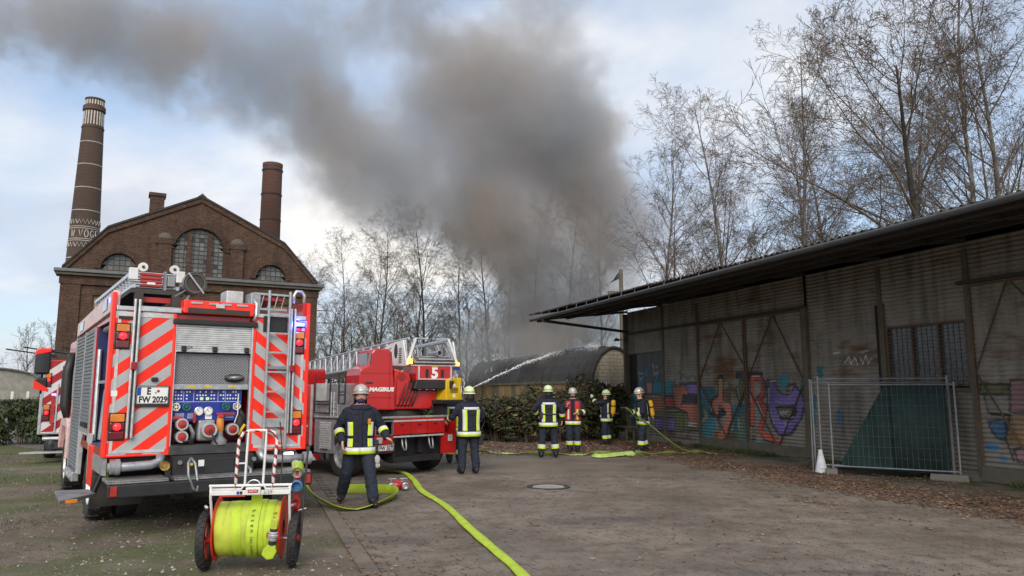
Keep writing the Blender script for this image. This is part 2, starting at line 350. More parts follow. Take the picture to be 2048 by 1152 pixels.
# ------------------------------------------------------------------ ground
SH_O, SH_H = (9.19, 15.01), -19.0                       # shed frame: origin on the wall line, +y along the wall
_a = R(SH_H); SHX = Vector((math.cos(_a), -math.sin(_a), 0)); SHY = Vector((math.sin(_a), math.cos(_a), 0))
def sh(x, y, z=0): return Vector((SH_O[0], SH_O[1], 0)) + SHX * x + SHY * y + Vector((0, 0, z))
def to_sh(p): d = Vector((p[0] - SH_O[0], p[1] - SH_O[1], 0)); return d.dot(SHX), d.dot(SHY)
EDGE = to_sh((-1.43, 7.45))[0]                           # left kerb-less edge of the paving in shed x
t = NT('ground_dirt'); c = t.co('World')
soil = t.mix(t.ramp(t.noise(c, 1.3, 9, .65), [(.3, 0), (.7, 1)]), (.105, .080, .055), (.26, .208, .150))
soil = t.mix(t.ramp(t.noise(c, 22, 5, .7), [(.55, 0), (.70, 1)]), soil, (.26, .24, .205))
gx = t.xyz(c); far = t.math('MULTIPLY', t.math('SUBTRACT', gx[1], 9.0), .05, True)
gm = t.ramp(t.math('ADD', t.noise(c, .42, 6, .6), t.math('MULTIPLY', far, .24)), [(.48, 0), (.60, .9)])
soil = t.mix(gm, soil, t.mix(t.noise(c, 6, 6, .7), (.055, .068, .018), (.15, .17, .055)))
soil = t.mix(t.ramp(t.noise(c, 60, 3, .6), [(.60, 0), (.72, .8)]), soil, (.045, .036, .028))
t.set(Base_Color=soil, Roughness=.93); t.bump(t.math('ADD', t.noise(c, 14, 8, .7), t.math('MULTIPLY', t.noise(c, 2, 3), 2.0)), .05)
t = NT('yard_soil'); c = t.co('World')
ys = t.mix(t.ramp(t.noise(c, .55, 8, .62), [(.34, 0), (.66, 1)]), (.11, .086, .064), (.235, .195, .152))
ys = t.mix(t.ramp(t.noise(c, 40, 4, .7), [(.58, 0), (.72, .7)]), ys, (.08, .065, .05))
cr = t.co('World', (1, 1, 1), (0, 0, R(SH_H))); br = t.node('ShaderNodeTexBrick'); t.l.new(cr, br.inputs['Vector']); br.inputs['Scale'].default_value = 1; br.inputs['Brick Width'].default_value = .11; br.inputs['Row Height'].default_value = .225; br.inputs['Mortar Size'].default_value = .008
ys = t.mix(t.math('MULTIPLY', br.outputs['Fac'], .45), ys, (.03, .026, .02))
sx_ = t.node('ShaderNodeVectorMath', operation='DOT_PRODUCT'); t.l.new(c, sx_.inputs[0]); sx_.inputs[1].default_value = tuple(SHX)
moss = t.math('ADD', sx_.outputs['Value'], 1.6 - (SH_O[0] * SHX.x + SH_O[1] * SHX.y)); moss = t.math('MULTIPLY', t.math('MULTIPLY', moss, .9, True), t.ramp(t.noise(c, 1.4, 6, .65), [(.36, 0), (.58, 1)]))
ys = t.mix(moss, ys, (.050, .062, .022))
t.set(Base_Color=ys, Roughness=.88); t.bump(t.noise(c, 30, 6, .7), .012)
t = NT('paver'); c = t.co('World')
ps = t.mix(t.ramp(t.noise(c, .6, 8, .62), [(.34, 0), (.66, 1)]), (.120, .092, .068), (.26, .215, .168))
oi = t.node('ShaderNodeObjectInfo').outputs['Random']; ps = t.mix(t.math('MULTIPLY', oi, .25), ps, (.20, .182, .158))
ps = t.mix(t.ramp(t.noise(c, 45, 5, .7), [(.56, 0), (.70, .75)]), ps, (.085, .066, .05)); ps = t.mix(t.ramp(t.noise(c, 3.1, 6, .7), [(.46, 0), (.66, .85)]), ps, (.105, .078, .055))
wet = t.ramp(t.noise(t.co('World', (.5, 1.2, 1)), .62, 3, .5), [(.60, 0), (.68, 1)])
ps = t.mix(t.math('MULTIPLY', wet, .45), ps, (.06, .052, .048))
t.set(Base_Color=ps, Roughness=t.math('SUBTRACT', .88, t.math('MULTIPLY', wet, .3))); t.bump(t.noise(c, 55, 6, .7), .008)
t = NT('road_gravel'); c = t.co('World'); t.set(Base_Color=t.mix(t.noise(c, 1.1, 8, .65), (.10, .095, .09), (.22, .21, .20)), Roughness=.9); t.bump(t.noise(c, 30, 5), .02)

def sheet(name, pts, z, mat):
    return tag(B().add([(p[0], p[1], z) for p in pts], [tuple(range(len(pts)))]).to(name, mat), kind='structure')
sheet('ground', [(-900, -40), (900, -40), (900, 1400), (-900, 1400)], -.012, 'ground_dirt')
def shq(x0, x1, y0, y1): return [sh(x0, y0), sh(x1, y0), sh(x1, y1), sh(x0, y1)]
yard = sheet('paved_yard', shq(EDGE, 1.2, -22, 24), -.004, 'yard_soil')
rd = sheet('gravel_road', [(-70, 56), (-30.3, 49.5), (-22, 36), (-15, 25.5), (-9, 21), (-8, 18.4), (-13, 22.2), (-18, 26), (-23, 33), (-32, 45), (-70, 50)], -.006, 'road_gravel')
# zigzag interlocking pavers: edges follow a shared zigzag so that every joint closes
PL, PW, PA, PG = .24, .20, .026, .0040
def zig(y): q = (y / (PL / 2)) % 1.0; return PA * (4 * abs(q - .5) - 1)
def paver_outline():
    ys_ = [-PL / 2 + PL * k / 8 for k in range(0, 9, 1)]
    ys_ = [y for k, y in enumerate(ys_) if k % 2 == 0] if True else ys_
    ys_[0] += PG * .45; ys_[-1] -= PG * .45
    rt = [(PW / 2 - PG + zig(y), y) for y in ys_]; lf = [(-PW / 2 + PG + zig(y), y) for y in ys_]
    return rt + lf[::-1]
OUT = paver_outline(); NO = len(OUT)
def paver_vf():
    vs = [(x, y, -.03) for x, y in OUT] + [(x, y, -.004) for x, y in OUT] + [(x * .985, y * .99, 0) for x, y in OUT]
    fs = [(r * NO + i, r * NO + (i + 1) % NO, (r + 1) * NO + (i + 1) % NO, (r + 1) * NO + i) for r in (0, 1) for i in range(NO)] + [tuple(range(2 * NO, 3 * NO))]
    return vs, fs
PV, PF = paver_vf()
cells = []
for i in range(-75, 40):
    y = PW * (i + .5)
    for j in range(int((-EDGE) / PL)):
        x = EDGE + .31 + (j + .5 * (i % 2)) * PL
        w = sh(x, y)
        if w.y < 5.6 or w.y > 16.2 or abs(w.x) > w.y * .70 + 1.2: continue
        tx, ty = x, y
        if tx > -2.35 + .35 * math.sin(ty * .9): continue           # the strip along the shed is bare soil under leaves
        cells.append((x, y, w))
cells.sort(key=lambda q: q[2].length)
vis = [q for q in cells if q[2].y > 7.35 and abs(q[2].x) < q[2].y * .685]
near = set(id(q) for q in vis[:300])
me = B().add(PV, PF).mesh('paver', 'paver')
big = B(); rng = random.Random(3)
for q in cells:
    x, y, w = q; dz = .012 + rng.uniform(-.003, .003) + .008 * mnoise.noise(Vector((w.x * .7, w.y * .7, 0))); e = (rng.uniform(-.018, .018), rng.uniform(-.018, .018), 0)
    if id(q) in near:
        o = bpy.data.objects.new('paver', me); COL.objects.link(o); o.parent = yard; o.location = (w.x, w.y, dz); o.rotation_euler = (e[0], e[1], head(SH_H) - math.pi / 2)
    else:
        for vx, vy, vz in PV:
            p = SHX * vy - SHY * vx; big.v.append((w.x + p.x, w.y + p.y, dz + vz + vx * e[1] + vy * e[0]))
        n = len(big.v) - len(PV); big.f += [tuple(k + n for k in f) for f in PF]; big.m += [0] * len(PF)
tag(big.to('paver_field', 'paver', yard, recalc=False), kind='stuff')
# edging slabs along the left side of the paving
slab = B().bx(-.085, .085, -.245, .245, -.05, .0).mesh('edging_slab', 'paver')
for j in range(-56, 30):
    w = sh(EDGE + .085, j * .5)
    if 5.6 < w.y < 20: o = bpy.data.objects.new('edging_slab', slab); COL.objects.link(o); o.parent = yard; o.location = (w.x, w.y, .014 + rng.uniform(-.003, .003)); o.rotation_euler = (rng.uniform(-.012, .012), rng.uniform(-.02, .02), head(SH_H))
# manhole cover with a ring
mk('lid_concrete', (.34, .31, .27), .85, dirt=.3)
mh = T('manhole_cover', 'round iron manhole cover set in the paving in front of the shed', 'manhole', (.67, 14.05, .012))
B().lathe([(.30, -.03), (.40, -.03), (.40, .014), (.375, .018), (.335, .018), (.33, .004), (.30, .004)], n=40).to('rim', 'iron_dark', mh, auto=30)
B().lathe([(1e-4, .012), (.29, .012), (.298, .006), (.298, -.02)], n=40).to('lid', 'lid_concrete', mh, auto=30)
# leaves, grass, pebbles
def leaf_bits(n, place, mats, size, name, lift=.012, wts=None, seed=1, curl=.35, parent=None):
    rg = np.random.RandomState(seed); b = B(); k = 0
    while k < n:
        p = place(rg)
        if p is None: continue
        k += 1; s = size * rg.uniform(.5, 1.25); a = rg.uniform(0, 6.283); ca, sa = math.cos(a), math.sin(a); tx, ty = rg.normal(0, curl, 2)
        b.k = int(rg.choice(len(mats), p=wts))
        sh_ = [(-1, 0), (-.25, .45), (.35, .38), (1, 0), (.3, -.42), (-.3, -.4)]
        vs = []
        for (u, v) in sh_:
            x, y = u * s * .5, v * s * .55; vs.append((p[0] + x * ca - y * sa, p[1] + x * sa + y * ca, p[2] + lift + abs(x * tx + y * ty) + abs(v) * s * .12 * rg.uniform(.2, 1.6)))
        b.add(vs, [(0, 1, 2, 3), (0, 3, 4, 5)])
    return tag(b.to(name, mats, parent, recalc=False), kind='stuff')
def litter_place(rg):
    y = rg.uniform(-9.5, 16); x = rg.uniform(-5.4, -.2)
    far = min(1.0, max(0.0, (y - 3.0) / 8.0))
    edge = -4.75 + 2.2 * far + .35 * math.sin(y * .9) + .3 * math.sin(y * 2.3 + 1); core = edge * .58
    d = 1.0 - abs(x - core) / abs(edge - core)
    d += .75 * mnoise.noise(Vector((x * .8, y * .5, 5))) + .35 * mnoise.noise(Vector((x * 3, y * 3, 8)))
    if d < rg.uniform(0, .75): return None
    w = sh(x, y)
    if y < -3 and abs(w.x) > w.y * .8 + 1: return None
    return (w.x, w.y, rg.uniform(0, .03))
leaf_bits(22000, litter_place, ['litter_a', 'litter_b', 'litter_c', 'litter_d'], .070, 'fallen_leaves', wts=[.36, .26, .28, .10], seed=4, curl=.2)
def band_place(rg):       # leaves drifted against the hedge and the corner of the shed
    x = rg.uniform(-1.5, 5.2); y = rg.normal(23.6, 1.5)
    if y < 20.8 + .3 * math.sin(x * 3) or y > 28: return None
    return (x, y, rg.uniform(0, .02))
leaf_bits(4500, band_place, ['litter_a', 'litter_b', 'litter_c', 'litter_d'], .095, 'fallen_leaves', wts=[.42, .2, .36, .02], seed=5)
def sparse_place(rg):
    y = 6.5 + 13 * rg.rand() ** 1.3; x = rg.uniform(-.72, .72) * y
    if mnoise.noise(Vector((x * .5, y * .5, 2))) < rg.uniform(-.3, .6): return None
    return (x, y, .004)
leaf_bits(2300, sparse_place, ['litter_a', 'litter_b', 'litter_c', 'litter_d'], .05, 'scattered_leaves', wts=[.4, .25, .2, .15], seed=6)
def pebble_place(rg):
    y = 6.3 + 11 * rg.rand() ** 1.5; x = rg.uniform(-.75, .10) * y
    if to_sh((x, y))[0] > EDGE - .05: return None
    return (x, y, 0)
rg = np.random.RandomState(8); b = B()
for k in range(5200):
    p = None
    while p is None: p = pebble_place(rg)
    s = .006 + .016 * rg.rand() ** 4; b.k = int(rg.rand() < .18)
    h = [Vector(rg.uniform(-1, 1, 3)) * .35 for _ in range(6)]
    vs = [Vector(d) * s + h[i] * s + Vector((p[0], p[1], -.008)) for i, d in enumerate([(1, 0, 0), (-1, 0, 0), (0, 1, 0), (0, -1, 0), (0, 0, .8), (0, 0, -.6)])]
    b.add(vs, [(0, 2, 4), (2, 1, 4), (1, 3, 4), (3, 0, 4), (2, 0, 5), (1, 2, 5), (3, 1, 5), (0, 3, 5)])
tag(b.to('gravel_stones', ['pebble', 'pebble_pale'], recalc=False), kind='stuff')
def grass_blades(name, n, place, hgt, seed, mat='grass'):
    rg = np.random.RandomState(seed); b = B(); k = 0
    while k < n:
        p = place(rg)
        if p is None: continue
        k += 1; h = hgt * rg.uniform(.4, 1.2); a = rg.uniform(0, 6.283); w = .004 + h * .03; l = rg.uniform(.2, .9) * h; dx, dy = math.cos(a), math.sin(a)
        b.add([(p[0] - dy * w, p[1] + dx * w, -.014), (p[0] + dy * w, p[1] - dx * w, -.014), (p[0] + dx * l * .45, p[1] + dy * l * .45, h * .7), (p[0] + dx * l, p[1] + dy * l, h)], [(0, 1, 2), (0, 2, 3)])
    return tag(b.to(name, mat, recalc=False), kind='stuff')
def grass_place(rg):
    y = 7 + 24 * rg.rand(); x = rg.uniform(-.80, -.2) * y
    if to_sh((x, y))[0] > EDGE - .15: return None
    if mnoise.noise(Vector((x * .55, y * .55, 9))) < .30 - .03 * (y - 8) + rg.uniform(-.1, .1): return None
    return (x, y)
grass_blades('grass_tufts', 17000, grass_place, .026, 11)
# spray paint on the shed wall: p = filled outline, s = stroke; metres along the wall and up
GRAF=[
('p','te',[(11.82,2.13),(11.17,2.12),(11.2,1.63),(11.84,1.63)],0),
('p','te',[(9.71,1.9),(8.77,1.9),(8.87,0.37),(9.81,0.32)],0),
('p','te',[(4.94,2.06),(4.66,2.14),(4.7,1.61),(4.97,1.69)],0),
('p','te',[(5.8,2.19),(5.54,2.27),(5.34,2.15),(5.49,1.82),(5.74,1.82)],0),
('p','te',[(7.01,0.33),(6.02,0.39),(6.29,0.22),(7.02,0.21)],0),
('p','te',[(7.87,1.4),(7.13,1.41),(7.21,0.23),(7.96,0.18)],0),
('p','na',[(11.88,1.63),(9.71,1.64),(9.74,1.18),(11.91,1.13)],0),
('p','ol',[(12.56,1.04),(10.7,1.08),(10.74,0.43),(12.59,0.34)],0),
('p','pu',[(12.57,0.82),(11.24,0.86),(11.26,0.44),(12.59,0.38)],0),
('p','rb',[(12.9,1.55),(11.85,1.56),(11.88,1.06),(12.93,1.03)],0),
('p','ol',[(10.7,1.08),(9.74,1.11),(9.78,0.48),(10.74,0.43)],0),
('p','br',[(8.95,0.52),(7.88,0.58),(7.91,0.1),(8.98,0.03)],0),
('p','sa',[(11.38,1.93),(9.66,2.0),(9.68,1.67),(10.67,1.63),(10.75,1.36),(9.7,1.37),(9.75,0.58),(10.35,0.59),(10.45,1.02),(11.22,1.21)],0),
('p','pu',[(10.59,2.0),(9.66,2.0),(9.68,1.64),(10.35,1.67)],0),
('p','re',[(11.85,1.57),(11.26,1.58),(11.29,1.21),(11.87,1.2)],0),
('s','ol',[(10.97,0.91),(11.03,0.56)],0.069),
('s','na',[(11.35,1.91),(11.28,1.25),(10.45,1.06)],0.021),
('s','na',[(10.67,1.63),(10.82,1.29)],0.037),
('s','na',[(10.91,2.02),(9.66,2.05)],0.021),
('s','ta',[(9.42,1.15),(9.31,0.96),(9.55,0.82)],0.055),
('s','na',[(8.48,2.12),(8.52,1.58),(8.95,1.39),(9.02,1.13),(8.69,1.07),(8.36,1.21)],0.159),
('s','na',[(8.45,1.36),(8.09,1.24),(8.08,0.97),(8.32,0.56),(8.63,0.35)],0.176),
('p','na',[(7.71,2.34),(6.45,2.31),(6.47,2.09),(7.72,2.11)],0),
('s','ta',[(8.49,2.04),(8.52,1.58)],0.105),
('s','sa',[(8.53,1.52),(8.86,1.39),(8.93,1.23),(8.74,1.15)],0.105),
('s','sa',[(8.43,1.35),(8.14,1.27),(8.14,0.96),(8.37,0.55),(8.63,0.38)],0.132),
('s','na',[(8.69,1.14),(8.53,1.08),(8.41,1.24)],0.041),
('s','pi',[(8.73,0.82),(8.69,0.63)],0.054),
('s','ol',[(8.02,1.97),(8.09,1.49)],0.078),
('p','na',[(7.46,2.23),(7.12,1.89),(7.55,1.27),(7.79,1.83)],0),
('p','ol',[(7.47,2.16),(7.19,1.89),(7.55,1.34),(7.72,1.83)],0),
('s','ol',[(7.52,1.01),(7.64,0.38)],0.108),
('s','ol',[(6.97,0.59),(7.01,0.36)],0.081),
('s','na',[(6.96,2.15),(6.6,2.16),(6.41,1.94),(6.48,1.68),(6.74,1.49),(6.44,1.31),(6.48,1.02),(6.68,0.72),(6.49,0.5),(5.93,0.42)],0.116),
('s','na',[(6.96,2.1),(7.05,0.82)],0.098),
('s','re',[(6.95,2.1),(7.03,0.85)],0.069),
('s','re',[(6.94,2.14),(6.61,2.13),(6.46,1.94),(6.51,1.68),(6.77,1.5)],0.077),
('s','re',[(6.72,1.48),(6.46,1.31),(6.5,1.02),(6.71,0.72),(6.49,0.53),(5.84,0.41)],0.088),
('p','na',[(6.27,2.1),(5.98,2.08),(5.9,1.83),(5.63,1.68),(5.31,1.71),(5.12,1.92),(4.87,1.74),(4.76,1.46),(4.92,1.05),(5.4,0.59),(5.91,0.53),(6.17,0.82),(6.36,1.31)],0),
('p','pu',[(6.2,2.04),(5.94,2.02),(5.87,1.8),(5.62,1.66),(5.33,1.69),(5.15,1.88),(4.93,1.71),(4.83,1.45),(4.98,1.07),(5.41,0.64),(5.87,0.59),(6.11,0.86),(6.28,1.31)],0),
('p','na',[(5.99,1.36),(5.15,1.41),(5.12,1.23),(5.3,1.0),(5.8,0.98)],0),
('p','ol',[(5.93,1.32),(5.19,1.36),(5.2,1.22),(5.38,1.04),(5.76,1.03)],0),
('s','na',[(5.44,1.91),(5.15,1.95)],0.031),
('s','na',[(5.49,1.77),(5.37,1.69)],0.036),
('s','wh',[(7.57,2.13),(7.67,1.83),(7.57,1.47)],0.01),
('s','wh',[(6.93,2.18),(6.6,2.18)],0.01),
('s','wh',[(6.16,2.03),(5.94,2.04)],0.01),
('s','wh',[(6.22,1.83),(6.27,1.42)],0.01),
('s','wh',[(6.22,1.2),(6.07,0.86)],0.01),
('s','wh',[(9.12,1.38),(9.05,1.13)],0.011),
('s','wh',[(8.35,1.33),(8.13,1.37)],0.011),
('s','wh',[(8.15,1.12),(8.32,0.99)],0.011),
('s','wh',[(5.5,1.71),(5.33,1.71),(5.38,1.57)],0.009),
('s','wh',[(5.96,1.51),(5.81,1.46)],0.01),
('s','wh',[(5.64,0.85),(5.43,0.89)],0.01),
('s','wh',[(5.38,1.05),(5.28,1.08)],0.01),
('s','wh',[(6.05,0.53),(5.92,0.56),(5.84,0.48),(6.02,0.39)],0.01),
('s','wh',[(7.04,0.56),(6.9,0.57)],0.01),
('s','wh',[(7.05,1.83),(7.05,1.47)],0.01),
('s','wh',[(7.67,0.98),(7.67,0.68)],0.011),
('s','wh',[(6.77,1.48),(6.5,1.05)],0.01),
('s','wh',[(10.47,0.74),(9.92,0.74),(10.47,0.65),(9.92,0.62)],0.012),
('s','wh',[(11.89,1.49),(11.89,1.2)],0.012),
('s','wh',[(5.83,1.22),(5.75,1.18),(5.66,1.23),(5.58,1.19),(5.49,1.24),(5.37,1.21)],0.01),
('s','wh',[(5.83,1.14),(5.73,1.12),(5.62,1.16),(5.5,1.12),(5.37,1.16)],0.01),
('p','te',[(4.66,1.66),(4.41,1.66),(4.47,0.9),(4.72,0.89)],0),
('p','te',[(4.33,2.4),(4.11,2.39),(4.14,2.05),(4.36,2.06)],0),
('p','te',[(14.32,1.62),(13.91,1.62),(13.96,0.54),(14.38,0.53)],0),
('s','na',[(11.02,2.37),(10.76,2.4),(10.84,2.15),(10.63,2.32),(10.39,2.15),(10.13,2.28),(9.83,2.14)],0.016),
('p','bl',[(-0.3,1.17),(-0.68,1.23),(-0.64,0.82),(-0.48,0.86),(-0.36,1.0)],0),
('s','bl',[(-0.25,0.68),(-0.44,0.68)],0.062),
('s','bl',[(-0.53,0.49),(-0.57,0.47)],0.055),
('p','pi',[(-0.83,1.97),(-1.52,1.96),(-1.46,1.37),(-0.77,1.36)],0),
('p','ta',[(-0.71,1.31),(-1.46,1.33),(-1.4,0.77),(-0.66,0.72)],0),
('p','pi',[(-0.78,0.68),(-1.41,0.82),(-1.37,0.45),(-0.83,0.45)],0),
('s','na',[(-0.23,1.92),(-0.32,1.34),(-0.77,1.31),(-0.64,0.86),(-0.76,0.46)],0.021),
('s','na',[(-0.39,1.31),(-0.74,1.31)],0.027),
('p','ol',[(-0.2,1.9),(-0.8,1.89),(-0.78,1.7),(-0.18,1.7)],0),
('s','bl',[(3.65,1.24),(3.63,0.99)],0.079),
('s','wh',[(3.38,2.44),(3.24,2.59),(3.2,2.4),(3.04,2.55),(2.97,2.36)],0.012),
('s','wh',[(2.88,2.54),(2.81,2.38),(2.71,2.6),(2.65,2.38),(2.54,2.53)],0.012),
('s','wh',[(3.75,2.69),(3.53,2.7)],0.013),
('s','wh',[(2.9,2.68),(2.62,2.7)],0.012),
('s','wh',[(2.83,2.63),(2.75,2.66)],0.012),
]
PCOL = {'te': (0.016, 0.176, 0.221), 'na': (0.012, 0.022, 0.032), 'ol': (0.111, 0.124, 0.046), 'pu': (0.195, 0.137, 0.377), 'rb': (0.247, 0.078, 0.046), 'sa': (0.468, 0.163, 0.104), 're': (0.52, 0.091, 0.058), 'br': (0.182, 0.091, 0.039), 'ta': (0.312, 0.195, 0.091), 'pi': (0.39, 0.195, 0.208), 'wh': (0.66, 0.67, 0.7), 'bl': (0.033, 0.156, 0.312)}
def paint_at(Y, Z):
    n = len(Y); C = np.zeros((n, 4)); wob = .02 * np.sin(Y * 23 + Z * 31)
    for kind, col, pts, w in GRAF:
        P = np.array(pts)
        if kind == 'p':
            ins = np.zeros(n, bool); k = len(P)
            for i in range(k):
                y1, z1 = P[i]; y2, z2 = P[(i + 1) % k]
                cnd = ((z1 > Z) != (z2 > Z)); xx = (y2 - y1) * (Z - z1) / (z2 - z1 + 1e-9) + y1 + wob; ins ^= cnd & (Y < xx)
            d = np.full(n, 9.0)
            for i in range(k):
                A, D = P[i], P[(i + 1) % k] - P[i]; tt = np.clip(((Y - A[0]) * D[0] + (Z - A[1]) * D[1]) / (D @ D + 1e-9), 0, 1); d = np.minimum(d, np.hypot(Y - A[0] - tt * D[0], Z - A[1] - tt * D[1]))
            a = ins * .92; ed = np.clip((.034 + wob * .4 - d) / .014, 0, 1) * (.9 if col in ('sa', 'pu', 're', 'ol', 'pi', 'bl') else 0)
        else:
            d = np.full(n, 9.0)
            for i in range(len(P) - 1):
                A, D = P[i], P[i + 1] - P[i]; tt = np.clip(((Y - A[0]) * D[0] + (Z - A[1]) * D[1]) / (D @ D + 1e-9), 0, 1); d = np.minimum(d, np.hypot(Y - A[0] - tt * D[0], Z - A[1] - tt * D[1]))
            a = np.clip((w + .012 - d) / .024, 0, 1) * .94
        c = np.array(PCOL[col])[None, :] * (1 + .35 * np.sin(Y * 3.1 + Z * 2.3 + len(pts)))[:, None]
        if kind == 'p': c = c * (1 - ed[:, None]) + np.array(PCOL['na']) * ed[:, None]; a = np.maximum(a, ed * (d < .05))
        na = a + C[:, 3] * (1 - a)
        C[:, :3] = np.where(na[:, None] > 1e-4, (c * a[:, None] + C[:, :3] * (C[:, 3] * (1 - a))[:, None]) / np.maximum(na, 1e-4)[:, None], C[:, :3]); C[:, 3] = na
    return C
shed = T('corrugated_shed', 'long rusty corrugated iron shed with graffiti and a wide overhanging roof', 'shed', (SH_O[0], SH_O[1], 0), head(SH_H))
WP, WA = .092, .0145
sheet_rng = random.Random(21)
def corr(y0, y1, z0, z1, xo=0.0, dy=.024):
    """horizontally ribbed iron sheet standing in the wall plane"""
    ny = max(2, int((y1 - y0) / dy) + 1); nz = max(3, int((z1 - z0) / WP * 7) + 1)
    yy = np.linspace(y0, y1, ny); zz_ = np.linspace(z0, z1, nz); Yg, Zg = np.meshgrid(yy, zz_)
    ph = sheet_rng.uniform(0, .02); dent = np.array([[mnoise.noise(Vector((a * 1.1, b * 1.3, y0))) for a in yy[::4]] for b in zz_[::6]])
    ix = np.clip(np.arange(ny) // 4, 0, dent.shape[1] - 1); iz = np.clip(np.arange(nz) // 6, 0, dent.shape[0] - 1); dent = dent[iz][:, ix]
    X = xo + WA * np.sin(2 * np.pi * (Zg + ph) / WP) + .012 * dent + sheet_rng.uniform(-.006, .006) * (Zg - z0)
    vs = np.stack([X, Yg, Zg], -1).reshape(-1, 3); idx = np.arange(ny * nz).reshape(nz, ny)
    fs = np.stack([idx[:-1, :-1], idx[:-1, 1:], idx[1:, 1:], idx[1:, :-1]], -1).reshape(-1, 4)
    me = bpy.data.meshes.new('corrugated_sheet'); me.from_pydata(vs.tolist(), [], fs.tolist()); me.materials.append(M['corrugated'])
    at_ = me.color_attributes.new('paint', 'FLOAT_COLOR', 'POINT'); at_.data.foreach_set('color', paint_at(vs[:, 1], vs[:, 2]).reshape(-1))
    me.polygons.foreach_set('use_smooth', [True] * len(me.polygons)); me.update()
    o = bpy.data.objects.new('corrugated_sheet', me); COL.objects.link(o); o.parent = shed
    return o
def wall_run(y0, y1, zs, xo=0.0, maxw=2.6, dy=.024):
    n = max(1, math.ceil((y1 - y0) / maxw)); e = [y0 + (y1 - y0) * k / n for k in range(n + 1)]
    for a, b_ in zip(e[:-1], e[1:]):
        for k, (za, zb) in enumerate(zip(zs[:-1], zs[1:])): corr(a - .03, b_ + .03, za - (.05 if k else 0), zb, xo + .004 * k + sheet_rng.uniform(0, .002), dy)
TOPZ = 4.78
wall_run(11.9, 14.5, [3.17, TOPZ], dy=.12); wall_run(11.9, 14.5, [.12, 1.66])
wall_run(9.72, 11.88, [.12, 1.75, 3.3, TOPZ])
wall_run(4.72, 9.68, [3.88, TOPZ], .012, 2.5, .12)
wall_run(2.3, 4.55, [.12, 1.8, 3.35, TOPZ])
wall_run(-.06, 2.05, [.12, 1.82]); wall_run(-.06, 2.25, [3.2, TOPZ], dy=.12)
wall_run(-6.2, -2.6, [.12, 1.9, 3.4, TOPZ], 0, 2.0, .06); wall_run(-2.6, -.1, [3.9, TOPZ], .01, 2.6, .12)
# concrete plinth and inner dark lining behind the iron
B().bx(-.05, .30, -6.3, 9.65, -.05, .13).bx(-.05, .30, 9.65, 14.55, -.05, .16).to('plinth', 'concrete_old', shed, bev=.01)
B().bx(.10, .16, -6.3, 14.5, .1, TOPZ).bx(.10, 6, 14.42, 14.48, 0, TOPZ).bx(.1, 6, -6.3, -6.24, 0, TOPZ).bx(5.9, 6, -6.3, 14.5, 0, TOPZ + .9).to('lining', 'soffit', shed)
# wall posts
for y, x0, x1, z1 in ((14.55, -.16, .05, 4.7), (11.89, -.05, .03, TOPZ), (9.70, -.06, .03, 4.6), (2.16, -.05, .05, 4.6), (-.08, -.06, .03, 4.6), (-2.58, -.06, .03, 4.6)):
    B().bx(x0, x1, y - .05, y + .05, .1, z1).to('wall_post', 'timber_old', shed, bev=.006)
B().bx(-.09, .02, 4.56, 4.72, .08, 3.95).to('wall_post', 'timber_old', shed, bev=.01)
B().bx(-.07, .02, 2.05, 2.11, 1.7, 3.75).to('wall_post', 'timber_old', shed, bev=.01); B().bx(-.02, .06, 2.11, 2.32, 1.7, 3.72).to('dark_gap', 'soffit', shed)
# sliding door leaves with angle-iron frames and V braces
def door(y0, y1, z0, z1, vtop, xo=-.06, board=True, mid=None):
    d = bpy.data.objects.new('sliding_door', None); COL.objects.link(d); d.parent = shed
    mz = [z0 + .05, 1.55, 2.75, z1]
    for k in range(3):
        o = corr(y0 + .02, y1 - .02, mz[k], mz[k + 1] + .03, xo + .03 + .003 * k); o.parent = d
    B().bx(xo - .02, xo + .02, y0, y0 + .05, z0, z1).bx(xo - .02, xo + .02, y1 - .05, y1, z0, z1).bx(xo - .02, xo + .02, y0 + .05, y1 - .05, z1 - .05, z1).to('frame', 'iron_rust', d)
    for a, b_ in vtop: B().bar((xo - .012, a[0], a[1]), (xo - .012, b_[0], b_[1]), .012, .045, (1, 0, 0)).to('brace', 'iron_rust', d)
    if board: B().bx(xo - .03, xo + .03, y0, y1, z0 - .02, z0 + .26).to('bottom_board', 'timber_old', d, bev=.008)
    return d
door(7.22, 9.66, .06, 3.88, [((8.38, 3.82), (9.6, 2.05)), ((8.30, 3.82), (7.28, 2.55)), ((9.6, 2.05), (8.2, .35)), ((7.28, 1.75), (8.15, .6))])
door(4.72, 7.18, .06, 3.88, [((5.9, 3.82), (7.12, 2.05)), ((5.85, 3.82), (4.8, 2.1)), ((7.12, 1.9), (5.95, .3)), ((4.8, 1.9), (5.85, .3))])
door(-2.55, -.12, .04, 3.88, [((-.95, 3.82), (-.18, 2.15)), ((-1.05, 3.82), (-2.5, 2.1)), ((-.18, 2.1), (-1.25, .3)), ((-2.5, 2.1), (-1.35, .3))])
B().bx(-.11, .0, 4.6, 14.45, 3.90, 3.97).bx(-.11, .0, -3.2, .1, 3.90, 3.97).to('door_track', 'iron_dark', shed)
